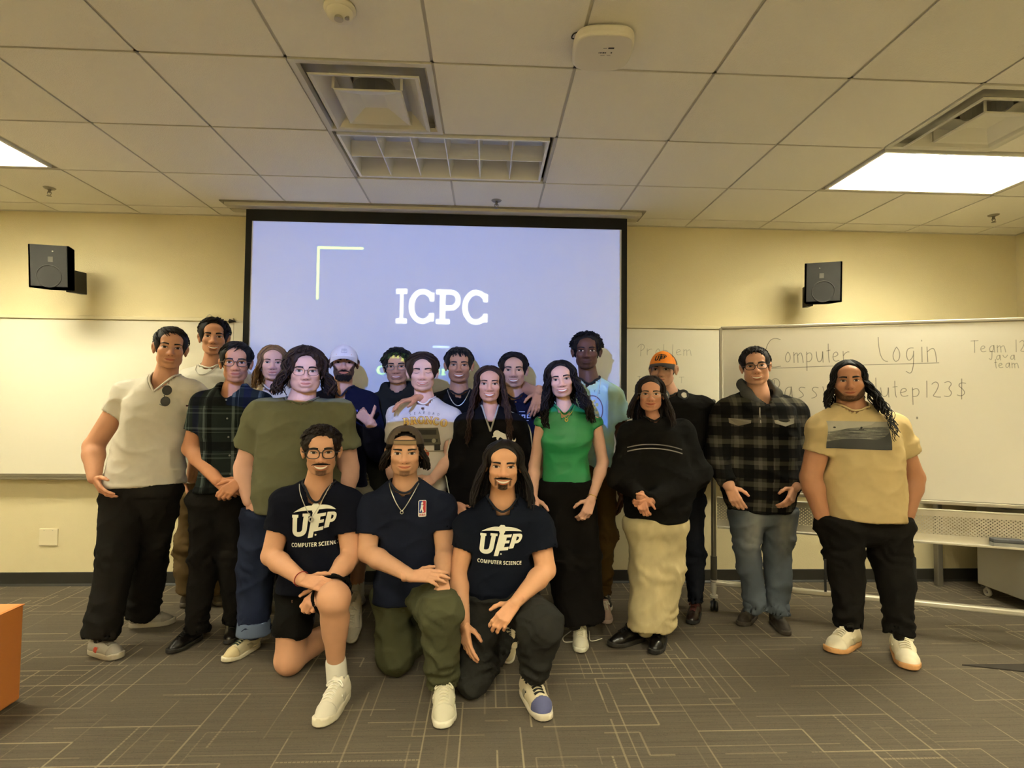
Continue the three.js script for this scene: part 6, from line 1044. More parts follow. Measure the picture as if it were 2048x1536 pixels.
    const p = person({ z: -3.36, neck: [981, 819, 0, 15], chest: 0.06,
      head: { c: [979, 769], h: 70, w: 0.97, skin: 0xc79373, hair: 'long', hairColor: 0x2b1a12, volume: 0.01, hairline: 0.106, nape: -0.1, seed: 10, smile: 1.6, jaw: 0.92, brow: 0.95, lip: [0.85, 0.45, 0.42], browUp: 0.001,
        falls: [{ n: 70, a: [1.0, 2.5], end: -0.37, wave: 0.011, freq: 42, out: 0.045, forward: 0.07, r: 0.0075, seg: 22 }, { n: 70, a: [-2.5, -1.0], end: -0.37, wave: 0.011, freq: 42, out: 0.045, forward: 0.07, r: 0.0075, seg: 22 }, { n: 40, a: [2.4, 3.9], end: -0.3, wave: 0.008, out: 0.02 }] },
      torso: [[846, 930, 1033], [890, 922, 1038], [945, 918, 1042], [1010, 916, 1042]],
      armR: { s: [929, 852, 0, 15], e: [911, 935, 0, 12], w: [918, 1005, 0.05, 9], sleeve: 1.97, ease: 1.45, hand: { tip: [930, 1040, 0.09], palm: [0.6, 0, -0.8] } },
      armL: { s: [1034, 852, 0, 15], e: [1049, 935, 0, 12], w: [1042, 1005, 0.05, 9], sleeve: 1.97, ease: 1.45, hand: { tip: [1035, 1040, 0.09], palm: [-0.6, 0, -0.8] } },
      shirt: { name: 'track_jacket', color: 0x100f10, vneck: 0.13, fold: 0.006, bandColor: 0x9a978f, bandR: 0.006, prints: [{ box: [980, 856, 1034, 892], map: leapingCat, name: 'logo_print', label: 'white leaping cat emblem' }] },
      legs: [[[952, 1030, 0, 28], [952, 1120, 0, 24], [952, 1235, 0, 19]], [[1005, 1030, 0, 28], [1005, 1120, 0, 24], [1005, 1235, 0, 19]]], pants: { color: 0x141313 },
      shoes: [{ h: [952, 1238], t: [950, 1260], color: 0xd5cfbf, len: 0.25 }, { h: [1005, 1238], t: [1008, 1260], color: 0xd5cfbf, len: 0.25 }] });
    const pipe = mat(0xcfccc2, 0.7);
    for (const a of p.arms) { const s = a.side === 'R' ? -1 : 1, pts = []; const path = [p.nb.clone().add(V(s * 0.03, 0.005, 0.03)), a.S.clone().add(V(s * 0.0, a.rs * 1.5, 0.012)), a.S.clone().add(V(s * a.rs * 1.52, 0, 0.014)), a.S.clone().lerp(a.E, 0.5).add(V(s * a.rs * 1.5, 0, 0.016)), a.E.clone().add(V(s * a.re * 1.62, 0, 0.016)), a.E.clone().lerp(a.W, 0.6).add(V(s * a.re * 1.5, 0, 0.016)), a.W.clone().add(V(s * a.rw * 1.6, 0, 0.014))]; mesh('piping', p.toBase(tube(path, 0.0045, 48, 6)), pipe, p.shirt); }
    { const e = mesh('earring', p.toBase(new THREE.TorusGeometry(0.009, 0.0018, 8, 20)), goldMat, p.root); e.position.copy(V(-0.078, -0.04, 0.0).applyMatrix4(p.hm).sub(p.base)); e.geometry = new THREE.TorusGeometry(0.009, 0.0018, 8, 20); const f = mesh('earring', e.geometry, goldMat, p.root); f.position.copy(V(0.078, -0.04, 0.0).applyMatrix4(p.hm).sub(p.base)); }
    tag(p.root, 'person in black track jacket with white piping and leaping cat emblem', 'person');
  },
  navyBack() {
    const p = person({ z: -3.7, neck: [1030, 792, 0, 17],
      head: { c: [1027, 742], h: 68, skin: 0xc09374, hair: 'middle', hairColor: 0x14100e, volume: 0.016, hairline: 0.112, seed: 11, smile: 1.5, squint: 0.6, lockLength: 0.06, fat: 0.2 },
      torso: [[806, 986, 1072], [850, 986, 1068], [985, 988, 1064]],
      armR: { s: [988, 812, 0, 15], e: [980, 905, -0.02, 13], w: [986, 985, 0, 9], sleeve: 0.6 }, armL: { s: [1070, 812, 0, 15], e: [1075, 905, -0.02, 13], w: [1070, 985, 0, 9], sleeve: 0.6 },
      shirt: { color: 0x14162a, neckline: 0.008, prints: [{ box: [1030, 820, 1064, 846], map: squares, name: 'chest_print', n: 12, m: 10 }] },
      legs: [[[1008, 1000, 0, 26], [1006, 1095, 0, 22], [1004, 1192, 0, 17]], [[1050, 1000, 0, 26], [1052, 1095, 0, 22], [1054, 1192, 0, 17]]], pants: { color: 0x1a1a1e },
      shoes: [{ h: [1004, 1196], t: [1002, 1212], color: 0x2a2724, len: 0.27 }, { h: [1054, 1196], t: [1056, 1212], color: 0x2a2724, len: 0.27 }] });
    tag(p.root, 'person in navy t-shirt with white square print behind the track jacket', 'person');
  },
  green() {
    const p = person({ z: -3.2, neck: [1129, 817, 0, 15], chest: 0.055, deep: 0.66,
      head: { c: [1122, 760], h: 72, w: 0.97, skin: 0xcf9f82, hair: 'long', hairColor: 0x130d0b, volume: 0.013, hairline: 0.108, nape: -0.1, seed: 12, smile: 1.55, roll: 0.13, jaw: 0.92, brow: 1.15, lip: [0.85, 0.45, 0.42],
        falls: [{ n: 80, a: [0.9, 2.5], end: -0.27, wave: 0.014, freq: 55, out: 0.05, forward: 0.06, r: 0.0075, seg: 30, dx: 0.015 }, { n: 80, a: [-2.5, -0.9], end: -0.27, wave: 0.014, freq: 55, out: 0.045, forward: 0.06, r: 0.0075, seg: 30 }, { n: 40, a: [2.4, 3.9], end: -0.25, wave: 0.012, freq: 70, out: 0.02 }] },
      torso: [[838, 1090, 1182, 0, 0.55], [862, 1083, 1186, 0.01, 0.62], [882, 1082, 1184, 0.015, 0.72], [905, 1084, 1178, 0, 0.66], [935, 1087, 1176], [964, 1084, 1181]],
      armR: { s: [1084, 846, 0, 13], e: [1069, 930, -0.02, 11], w: [1067, 995, 0.06, 8], sleeve: 0.03, hand: { tip: [1072, 1035, 0.1], palm: [0.7, 0, -0.6] } },
      armL: { s: [1190, 846, 0, 13.5], e: [1206, 925, -0.02, 11.5], w: [1183, 998, 0.12, 8.5], sleeve: 0.03, hand: { tip: [1166, 1046, 0.17], palm: [-0.2, 0, -1], curl: [0.55, 0.6, 0.65, 0.7], size: 0.95 } },
      shirt: { name: 'sleeveless_top', color: 0x1d7c47, fold: 0.005, neckline: 0.0, neckWide: 1.25, ease: 1.05, material: new THREE.MeshStandardMaterial({ vertexColors: true, roughness: 0.5 }) },
      legs: [[[1112, 985, 0, 31], [1128, 1110, 0, 33], [1147, 1246, 0.04, 33]], [[1158, 985, 0, 31], [1166, 1110, 0, 34], [1176, 1238, -0.02, 34]]],
      pants: { color: 0x100e0c, name: 'wide_trousers', fold: 0.004, bunch: 0.001, k: 0.05 },
      shoes: [{ h: [1160, 1270], t: [1160, 1307], color: 0xe4ddc4, sole: 0xd9d4bd, laces: 0xd0c7ad, len: 0.26, stripe: 0x3a352d }, { h: [1206, 1222], t: [1210, 1236], color: 0xb79a8a, sole: 0xc4ab9a, len: 0.24 }] });
    necklace(p, { drop: 0.075, wide: 1.3, gold: true, r: 0.0014, pendant: 0.008, v: true });
    const l = mat(0xd8d0ba, 0.9), y = 0.006, f = (px, py) => { const q = atY(px, py, y); return V(q.x, y, q.z).sub(p.base); };
    for (const path of [[[1142, 1262], [1126, 1276], [1130, 1284], [1150, 1283]], [[1178, 1262], [1182, 1282], [1192, 1281], [1204, 1277]]]) mesh('loose_lace', tube(path.map((q) => f(...q)), 0.003, 24, 5), l, p.root);
    for (const t of [0.99]) { const a = p.arms[1], c = a.W.clone().sub(p.base), d = a.W.clone().sub(a.E).normalize(); const b = mesh('bracelet', new THREE.TorusGeometry(a.rw * 1.12, 0.0022, 6, 28), goldMat, p.root); b.position.copy(c).addScaledVector(d, -0.012); b.quaternion.setFromUnitVectors(V(0, 0, 1), d); }
    tag(p.root, 'person in sleeveless green top, gold necklace and black trousers', 'person');
  },
  tieDye() {
    const p = person({ z: -3.64, neck: [1178, 763, 0, 20],
      head: { c: [1173, 704], h: 72, skin: 0x5a3a28, browColor: 0x0c0806, hair: 'curly', hairColor: 0x0c0907, volume: 0.016, hairline: 0.103, nLocks: 330, curlR: 0.0055, curlFall: 0.0, lowest: 0.05, faceOpen: 0.55, frontUp: 0.72, seed: 13, smile: 0.15, lip: [0.8, 0.62, 0.6], nose: -0.002, jaw: 0.95, sideburn: 0.02, stubble: 0.3 },
      torso: [[784, 1132, 1228], [830, 1136, 1230], [880, 1142, 1226], [935, 1146, 1224]],
      armR: { s: [1130, 796, 0, 17], e: [1118, 895, -0.03, 14], w: [1122, 980, 0, 10], sleeve: 0.55, cuff: 24 },
      armL: { s: [1228, 796, 0, 17], e: [1250, 895, -0.03, 14], w: [1244, 985, 0, 10], sleeve: 0.45, cuff: 25, hand: { tip: [1242, 1040, 0], palm: [-1, 0, -0.2] } },
      shirt: { color: 0xa9cfc6, fold: 0.006, bandColor: 0x100e0d, bandR: 0.008, paint: (x, y, z, c) => { const t = fbm(x * 9, y * 7, z * 9, 3), a = [[0.42, 0.66, 0.66], [0.5, 0.68, 0.5], [0.38, 0.6, 0.78]], w = clamp(0.5 + t * 1.4), q = w < 0.5 ? [a[2], a[0], w * 2] : [a[0], a[1], w * 2 - 1]; for (let i = 0; i < 3; i++) c[i] = mix(q[0][i], q[1][i], q[2]); }, prints: [{ box: [1160, 776, 1208, 850], map: tieDye, name: 'graphic_print', label: 'round pale floral graphic in a dark ring' }] },
      legs: [[[1162, 960, 0, 27], [1160, 1065, 0, 23], [1158, 1192, 0, 18]], [[1205, 960, 0, 27], [1210, 1065, 0, 22], [1204, 1190, 0, 18]]], pants: { color: 0x4a3718, fold: 0.009 },
      shoes: [{ h: [1158, 1198], t: [1156, 1214], color: 0x2a2724, len: 0.28 }, { h: [1204, 1198], t: [1208, 1214], color: 0x2a2724, len: 0.28 }] });
    necklace(p, { drop: 0.2, wide: 1.0, r: 0.0012, v: true });
    tag(p.root, 'person in pale tie dye t-shirt and brown trousers at the screen edge', 'person');
  },
  sweater() {
    const p = person({ z: -3.15, neck: [1307, 841, 0, 14], chest: 0.05, deep: 0.66,
      head: { c: [1301, 789], h: 69, skin: 0xb9805c, hair: 'long', hairColor: 0x1f150f, volume: 0.012, hairline: 0.094, nape: -0.1, seed: 14, smile: 0.9, squint: 0.2, jaw: 0.98, fat: 0.3, glasses: { metal: true, color: 0x9a8d76, w: 0.026, h: 0.02, r: 0.0012 }, lip: [0.85, 0.48, 0.45],
        falls: [{ n: 55, a: [0.95, 2.4], end: -0.2, wave: 0.006, freq: 40, out: 0.045, forward: 0.03, r: 0.007, dx: 0.01 }, { n: 60, a: [-2.4, -0.95], end: -0.15, wave: 0.006, freq: 40, out: 0.05, forward: 0.03, r: 0.007 }, { n: 30, a: [2.3, 3.9], end: -0.17, wave: 0.005 }] , fringe: null },
      torso: [[862, 1262, 1366], [910, 1252, 1378], [965, 1246, 1384], [1010, 1248, 1382], [1038, 1254, 1374]],
      armR: { s: [1262, 868, 0, 15], e: [1240, 955, 0, 14], w: [1283, 995, 0.18, 9.5], sleeve: 1.93, ease: 1.45, cuff: 16, hand: { tip: [1288, 1030, 0.24], palm: [0.5, 0, -0.9], curl: [0.8, 0.9, 0.9, 1.0], size: 0.8 } },
      armL: { s: [1366, 866, 0, 16], e: [1396, 950, 0, 15], w: [1304, 1003, 0.2, 8], sleeve: 2.0, ease: 1.45, cuff: 16, hand: { tip: [1272, 1012, 0.2], palm: [-0.2, 0.2, -1], curl: [0.8, 0.8, 0.8, 0.8], size: 0.78 } },
      shirt: { name: 'sweater', color: 0x12110f, fold: 0.007, k: 0.05, prints: [{ box: [1257, 880, 1362, 912], map: stripes, name: 'stripe_band', m: 12, label: 'two grey chest stripes' }] },
      legs: [[[1288, 1050, 0, 35], [1296, 1140, 0.02, 34], [1290, 1258, 0.05, 36]], [[1338, 1050, 0, 35], [1334, 1140, 0, 31], [1322, 1256, 0.02, 28]]],
      pants: { color: 0xb3a47c, name: 'wide_jeans', fold: 0.0042, mottle: 0.2, k: 0.05 },
      shoes: [{ kind: 'boot', h: [1288, 1278], t: [1238, 1290], color: 0x0e0c0b, sole: 0x1f1b16, laces: 0x0f0d0c, len: 0.26 }, { kind: 'boot', h: [1324, 1276], t: [1314, 1296], color: 0x0e0c0b, sole: 0x1f1b16, laces: 0x0f0d0c, len: 0.26 }] });
    tag(p.root, 'person in oversized black sweater with chest stripes and wide beige jeans', 'person');
  },
  orangeCap() {
    const p = person({ z: -3.46, neck: [1338, 790, 0, 19],
      head: { c: [1326, 740], h: 70, yaw: -0.22, pitch: 0.03, skin: 0xb98a6a, hair: 'short', hairColor: 0x2a1c14, volume: -0.002, nLocks: 0, seed: 15, smile: 0.3, jaw: 1.02, fat: 0.2, cap: { color: 0xe8851c, brim: 0x241c16, backColor: 0x2a221b, emblem: capUtep, emblemA: 0.62, emblemE: [0.16, 0.86] } },
      torso: [[806, 1296, 1408], [850, 1290, 1414], [910, 1292, 1416], [990, 1298, 1404]],
      armR: { s: [1294, 814, 0, 18], e: [1278, 905, -0.02, 15], w: [1290, 985, 0, 11], sleeve: 1.95, ease: 1.35 },
      armL: { s: [1404, 818, 0, 18], e: [1412, 905, -0.03, 15], w: [1392, 975, 0.02, 11], sleeve: 1.97, ease: 1.35 },
      shirt: { name: 'jacket', color: 0x131211, fold: 0.006, k: 0.04 },
      legs: [[[1330, 1000, 0, 28], [1336, 1110, 0, 22], [1338, 1212, 0, 17]], [[1378, 1000, 0, 28], [1388, 1110, 0, 20], [1391, 1205, 0.02, 15]]], pants: { color: 0x14161d, fold: 0.006 },
      shoes: [{ kind: 'boot', h: [1340, 1228], t: [1334, 1248], color: 0x241613, sole: 0x15110f, laces: 0x5a2a28 }, { kind: 'boot', h: [1394, 1226], t: [1382, 1248], color: 0x241613, sole: 0x15110f, laces: 0x5a2a28 }] });
    const g = group('headphones', p.root), c = p.nb.clone().sub(p.base), m = mat(0x121110, 0.4), arc = []; for (let i = 0; i <= 16; i++) { const a = mix(-2.3, 2.3, i / 16); arc.push(V(c.x + Math.sin(a) * 0.082, c.y + 0.02 + 0.01 * Math.cos(a), c.z - Math.cos(a) * 0.085 + 0.02)); }
    mesh('headband', tube(arc, 0.007, 32, 8), m, g);
    for (const s of [-1, 1]) { const cup = mesh('ear_cup', new THREE.CylinderGeometry(0.034, 0.036, 0.026, 24).rotateZ(0.3 * s).rotateX(1.25), m, g); cup.position.set(c.x + s * 0.062, c.y - 0.002, c.z + 0.085); mesh('ear_plate', new THREE.CylinderGeometry(0.018, 0.018, 0.006, 20).rotateX(1.25).translate(0, 0, 0.016), metalMat, cup); }
    tag(p.root, 'person in orange baseball cap and black jacket with headphones round the neck', 'person');
  },
  flannel() {
    const p = person({ z: -3.3, deep: 0.68, neck: [1516, 788, 0, 21], chest: 0.06,
      head: { c: [1511, 734], h: 76, skin: 0xc3906c, hair: 'short', hairColor: 0x17110d, volume: 0.014, hairline: 0.108, seed: 16, smile: 1.6, squint: 0.4, roll: 0.08, fat: 0.5, jaw: 1.05, glasses: { color: 0x2e1a12, w: 0.0265, h: 0.0185, r: 0.0022 } },
      torso: [[815, 1452, 1586], [850, 1442, 1592], [900, 1438, 1594], [950, 1440, 1592], [1000, 1448, 1586], [1020, 1456, 1580]],
      armR: { s: [1452, 826, 0, 20], e: [1430, 915, 0.03, 17], w: [1458, 972, 0.15, 12], sleeve: 1.93, ease: 1.3, cuff: 19, hand: { tip: [1480, 1018, 0.2], palm: [0.5, 0, -0.9], curl: [0.4, 0.5, 0.55, 0.6] } },
      armL: { s: [1588, 824, 0, 20], e: [1602, 915, 0.03, 17], w: [1589, 974, 0.16, 12], sleeve: 1.93, ease: 1.3, cuff: 19, hand: { tip: [1574, 1022, 0.21], palm: [-0.5, 0, -0.9], curl: [0.4, 0.5, 0.55, 0.6] } },
      shirt: { name: 'plaid_jacket', color: 0x37332c, map: buffalo, fold: 0.006, vneck: 0.09, band: false, label: 'grey and black buffalo plaid overshirt' },
      legs: [[[1493, 1025, 0, 35], [1496, 1085, 0.0, 27], [1500, 1140, 0.02, 23], [1510, 1224, 0.04, 22]], [[1557, 1025, 0, 35], [1556, 1085, 0.0, 28], [1556, 1140, 0.02, 24], [1556, 1230, 0.06, 23]]],
      pants: { color: 0x4c5258, name: 'jeans', fold: 0.006, k: 0.014, paint: (x, y, z, c, q) => { for (const l of q.legs) { const t = Math.exp(-((x - l[0].p.x * 0.5 - l[1].p.x * 0.5) ** 2 / 0.003 + (y - l[0].p.y * 0.55 - l[1].p.y * 0.45) ** 2 / 0.02)) * smooth(-3.3, -3.22, z) * (0.8 + 0.3 * noise(x * 60, y * 20, z * 60)); for (let i = 0; i < 3; i++) c[i] = mix(c[i], [0.3, 0.28, 0.22][i], 0.6 * t); } } },
      shoes: [{ kind: 'loafer', h: [1508, 1232], t: [1479, 1254], color: 0x2e261d, sole: 0x3d342a }, { kind: 'loafer', h: [1546, 1242], t: [1573, 1271], color: 0x2e261d, sole: 0x3d342a }] });
    // hood of the sweatshirt under the overshirt
    const n = p.nb, F = { add: [], k: 0.02, sub: [[cone(V(n.x, n.y - 0.07, n.z + 0.05), V(n.x, n.y + 0.14, n.z), p.rn * 0.95, p.rn * 1.5), 0.01]] };
    for (const s of [-1, 1]) F.add.push(cone(V(n.x + s * 0.012, n.y - 0.1, n.z + 0.115), V(n.x + s * 0.09, n.y + 0.0, n.z + 0.045), 0.022, 0.034), cone(V(n.x + s * 0.09, n.y + 0.0, n.z + 0.045), V(n.x + s * 0.075, n.y + 0.06, n.z - 0.04), 0.034, 0.036), cone(V(n.x + s * 0.075, n.y + 0.06, n.z - 0.04), V(n.x, n.y + 0.04, n.z - 0.09), 0.036, 0.04));
    mesh('hood', p.toBase(finish(polygonize(F, [n.x - 0.2, n.y - 0.2, n.z - 0.2], [n.x + 0.2, n.y + 0.2, n.z + 0.22], 0.008), { color: (x, y, z, c) => { c[0] = 0.06; c[1] = 0.056; c[2] = 0.047; } })), clothMat, p.root);
    const flap = mat(0x6a6353, 0.9), zip = mat(0x8a8478, 0.4, { metalness: 0.6 });
    const onShirt = (px, py) => { const q = atZ(px, py, -3.18); let z = -2.9; for (let s = 0; s < 40; s++) { const d = fieldAt(p.shirtField, q.x, q.y, z); z -= d * 0.8; if (d < 0.001) break; } return V(q.x, q.y, z + 0.006).sub(p.base); };
    for (const [x, d] of [[1480, 1], [1558, -1]]) { const a = onShirt(x - 20, 838 - d * 2), b = onShirt(x + 20, 838 + d * 2), c = onShirt(x, 852), g2 = new THREE.BufferGeometry(), e = onShirt(x - 19, 846), f = onShirt(x + 19, 846); g2.setAttribute('position', new THREE.Float32BufferAttribute([a, e, c, a, c, f, a, f, b].flatMap((v) => [v.x, v.y, v.z + 0.009]), 3)); g2.computeVertexNormals(); mesh('pocket_flap', g2, new THREE.MeshStandardMaterial({ color: flap.color, roughness: 0.9, side: THREE.DoubleSide }), p.shirt); }
    mesh('zip', tube([onShirt(1517, 815), onShirt(1516, 830), onShirt(1516, 846)], 0.004, 12, 6), zip, p.shirt);
    tag(p.root, 'person in glasses, grey plaid overshirt with hood and faded jeans', 'person');
  },
  surf() {
    const p = person({ z: -2.92, deep: 0.74, neck: [1703, 818, 0, 27],
      head: { c: [1698, 763], h: 84, w: 1.05, skin: 0xa8744e, hair: 'long', hairColor: 0x0e0b09, volume: 0.008, hairline: 0.112, nape: -0.1, seed: 17, smile: 0.5, squint: 0.2, fat: 0.8, jaw: 1.1, brow: 1.2, beard: (x, y, z) => 0.85 * STRAP(x, y, z), stubble: 0.12, roll: 0.03,
        falls: [{ n: 60, a: [0.95, 2.4], end: -0.17, wave: 0.011, freq: 60, out: 0.06, forward: 0.05, r: 0.0065, seg: 32, dx: 0.015 }, { n: 60, a: [-2.4, -0.95], end: -0.14, wave: 0.011, freq: 60, out: 0.04, forward: 0.02, r: 0.0065, seg: 32 }, { n: 14, a: [1.1, 1.6], end: -0.3, wave: 0.014, freq: 55, out: 0.09, forward: 0.1, r: 0.0045, seg: 34, dx: 0.03 }, { n: 30, a: [2.3, 3.9], end: -0.17, wave: 0.01, freq: 80 }] },
      torso: [[845, 1650, 1782], [880, 1644, 1794], [930, 1642, 1798], [985, 1643, 1803], [1036, 1645, 1801]],
      armR: { s: [1646, 858, 0, 25], e: [1621, 955, -0.02, 20], w: [1643, 1030, 0.0, 15], sleeve: 0.5, cuff: 28, hand: { tip: [1662, 1072, 0.0], palm: [1, 0, 0], size: 0.9 } },
      armL: { s: [1784, 856, 0, 25], e: [1827, 955, -0.02, 20], w: [1812, 1030, 0.0, 15], sleeve: 0.52, cuff: 32, hand: { tip: [1795, 1070, 0.0], palm: [-1, 0, 0], size: 0.9 } },
      shirt: { color: 0xc6ae7c, fold: 0.006, prints: [{ box: [1658, 842, 1763, 898], map: surfPhoto, name: 'photo_print', label: 'dark photograph of a wave with a surfer' }] },
      legs: [[[1678, 1046, 0, 46], [1687, 1105, 0.01, 35], [1695, 1160, 0.03, 31], [1698, 1252, 0.05, 25]], [[1774, 1046, 0, 47], [1780, 1105, 0.01, 38], [1790, 1160, 0.04, 33], [1797, 1270, 0.1, 25]]],
      pants: { color: 0x151310, name: 'cargo_joggers', bunch: 0.008, fold: 0.006, k: 0.012 },
      shoes: [{ h: [1712, 1284], t: [1656, 1308], color: 0xdfd3b4, sole: 0xc4905a, laces: 0xeae0c8, toe: 0xe4d9bd, wide: 1.12, stripe: 0xd3c6a5 }, { h: [1799, 1298], t: [1820, 1346], color: 0xdfd3b4, sole: 0xc4905a, laces: 0xeae0c8, toe: 0xe4d9bd, wide: 1.12, stripe: 0xd3c6a5 }] });
    const a = atZ(1653, 1118, -2.9), b = atZ(1653, 1186, -2.88); mesh('hanging_strap', p.toBase(new THREE.BoxGeometry(0.012, a.y - b.y, 0.004).translate((a.x + b.x) / 2, (a.y + b.y) / 2, a.z)), mat(0x120f0d, 0.8), p.root);
    for (const [x, y, w] of [[1813, 1135, 0.03]]) { const q = atZ(x, y, -2.9); mesh('cargo_pocket', p.toBase(rbox(w, 0.15, 0.12, 0.014, q.x, q.y, q.z)), mat(0x151310, 0.9), p.root); }
    tag(p.root, 'person in beige wave print t-shirt and black joggers, hands in pockets', 'person');
  },
  kneelGlasses() {
    const knee = onFloor(576, 1352, 0.075, 0, -0.02), kneeSkin = { isJ: true, p: knee.p, r: 0.07 }, ank = { isJ: true, p: V(knee.p.x + 0.22, 0.13, knee.p.z - 0.4), r: 0.04 };
    const hipL = J(652, 1172, -2.86, 0.085), kneeL = J(668, 1197, -2.5, 0.068), ankL = J(672, 1332, -2.62, 0.038);
    const hipR = J(590, 1172, -2.86, 0.085);
    const p = person({ z: -2.85, neck: [637, 972, 0, 26], chest: 0.06,
      head: { c: [643, 903], h: 90, skin: 0xc9946c, hair: 'curly', hairColor: 0x1c130e, volume: 0.016, hairline: 0.094, nLocks: 260, curlR: 0.007, curlFall: 0.012, lowest: 0.35, faceOpen: 0.5, frontUp: 0.62, seed: 18, smile: 1.7, squint: 0.3, brow: 1.2, dz: 0.06, beard: (x, y, z) => 0.75 * CHIN(x, y, z), stubble: 0.1, moustache: 0.35, glasses: { color: 0x1d1613, w: 0.0265, h: 0.0225, round: false, r: 0.0024 }, jaw: 0.98 },
      torso: [[1000, 577, 690], [1030, 568, 694], [1065, 573, 688], [1105, 577, 692], [1145, 560, 704], [1178, 553, 700]],
      armR: { s: [572, 1008, 0, 25], e: [542, 1112, 0.06, 18], w: [606, 1160, 0.3, 12.5], sleeve: 0.55, cuff: 28, hand: { tip: [668, 1172, 0.36], palm: [0.0, -0.75, -0.65], curl: [0.35, 0.4, 0.45, 0.5], spread: 0.05, cell: 0.0034 } },
      armL: { s: [692, 1008, 0, 25], e: [702, 1112, 0.06, 18], w: [650, 1178, 0.26, 12.5], sleeve: 0.58, cuff: 28, hand: { tip: [604, 1222, 0.33], palm: [-0.1, -0.6, -0.8], curl: [0.75, 0.8, 0.85, 0.9], cell: 0.0034 } },
      shirt: { color: 0x12141f, fold: 0.005, prints: [{ box: [582, 1004, 674, 1100], map: utepShirt, name: 'logo_print', roll: 0.02, label: 'cream pickaxe logo with computer science lettering' }] },
      bareLegs: [[hipR, kneeSkin, ank], [hipL, kneeL, ankL]],
      legs: [[hipR, { isJ: true, p: knee.p, r: 0.098 }], [hipL, { isJ: true, p: kneeL.p, r: 0.095 }]],
      pants: { color: 0x131210, name: 'shorts', end: [0.66, 0.84], fold: 0.006, waistR: 0.17, rise: 0.4 },
      shoes: [{ kind: 'runner', h: [690, 1388], t: [650, 1441], color: 0xded6c0, sole: 0xd8cfb6, laces: 0xe8e2d2, len: 0.29 }] });
    const q = new THREE.Quaternion().setFromEuler(new THREE.Euler(1.1, 0.15, 0.1, 'YXZ')); addShoe(p.root, p.base, { kind: 'runner', h3: V(ank.p.x - 0.01, 0.255, ank.p.z - 0.06), t3: V(0, 0, 0), len: 0.285, frame: q, color: 0xc9c0ac, sole: 0xb3aa96, laces: 0xd8d2c2 });
    mesh('sock', p.toBase(polygonize({ add: [cone(ankL.p.clone().lerp(kneeL.p, 0.06), V(ankL.p.x + 0.005, 0.07, ankL.p.z - 0.01), 0.047, 0.048)], k: 0.001 }, [ankL.p.x - 0.12, 0, ankL.p.z - 0.15], [ankL.p.x + 0.12, 0.4, ankL.p.z + 0.12], 0.008)), mat(0xe2ddcf, 0.95), p.root);
    necklace(p, { drop: 0.155, wide: 1.15, r: 0.002, pendant: 0.011, v: true });
    { const a = p.arms[0], d = a.W.clone().sub(a.E).normalize(), b = mesh('bracelet', new THREE.TorusGeometry(a.rw * 1.15, 0.0025, 6, 28), mat(0x8c2f22, 0.7), p.root); b.position.copy(a.W).sub(p.base).addScaledVector(d, -0.015); b.quaternion.setFromUnitVectors(V(0, 0, 1), d); }
    tag(p.root, 'kneeling person in glasses, black logo t-shirt and shorts', 'person');
  },
  kneelCap() {
    const knee = onFloor(792, 1352, 0.088, 0, -0.02), ank = { isJ: true, p: V(knee.p.x + 0.12, 0.13, knee.p.z - 0.4), r: 0.065 };
    const p = person({ z: -2.85, neck: [811, 970, 0, 25], chest: 0.06,
      head: { c: [810, 905], h: 88, skin: 0xc8966e, hair: 'short', hairColor: 0x17100c, volume: 0.003, nLocks: 0, hairline: 0.1, seed: 19, smile: 0.8, brow: 1.1, dz: 0.06, beard: (x, y, z) => 0.6 * CHIN(x, y, z), stubble: 0.1, cap: { name: 'backwards_cap', color: 0x4a3c2a, backwards: true, strap: 0x8a7250 },
        falls: [{ n: 55, a: [1.1, 2.5], end: -0.085, wave: 0.009, freq: 45, out: 0.028, top: 0.25, forward: -0.02, r: 0.0075 }, { n: 55, a: [-2.5, -1.1], end: -0.085, wave: 0.009, freq: 45, out: 0.028, top: 0.25, forward: -0.02, r: 0.0075 }] },
      torso: [[1002, 752, 880], [1050, 758, 878], [1100, 762, 876], [1150, 750, 880], [1200, 744, 872]],
      armR: { s: [745, 1018, 0, 25], e: [733, 1105, 0.06, 18], w: [822, 1152, 0.3, 12.5], sleeve: 0.6, cuff: 28, hand: { tip: [888, 1150, 0.34], palm: [0.1, -0.8, -0.6], curl: [0.2, 0.25, 0.3, 0.4], cell: 0.0034 } },
      armL: { s: [883, 1015, 0, 24], e: [889, 1105, 0.05, 17], w: [884, 1163, 0.28, 12.5], sleeve: 0.52, cuff: 24, hand: { tip: [893, 1228, 0.4], palm: [0, -0.35, -1], curl: [0.35, 0.35, 0.35, 0.4], spread: 0.09, cell: 0.0034 } },
      shirt: { color: 0x1b1f2e, fold: 0.006, prints: [{ box: [836, 1001, 852, 1035], map: leagueBadge, name: 'chest_badge', n: 8, m: 12, label: 'small white, red and blue badge' }] },
      legs: [[J(783, 1196, -2.88, 0.1), { isJ: true, p: knee.p, r: 0.088 }, ank], [J(845, 1190, -2.88, 0.1), J(882, 1228, -2.5, 0.094), J(887, 1366, -2.58, 0.072)]],
      pants: { color: 0x474730, name: 'cargo_trousers', fold: 0.008, rise: 0.4, waistR: 0.165, bunch: 0.007 },
      shoes: [{ h: [889, 1392], t: [886, 1441], color: 0xe0d9bd, sole: 0xe6dfc8, laces: 0xd8d0b6, len: 0.28, wide: 1.1 }] });
    const q = new THREE.Quaternion().setFromEuler(new THREE.Euler(1.1, 0.1, 0.1, 'YXZ')); addShoe(p.root, p.base, { kind: 'runner', h3: V(ank.p.x, 0.24, ank.p.z - 0.05), t3: V(0, 0, 0), len: 0.28, frame: q, color: 0xc9c0ac, sole: 0xb3aa96 });
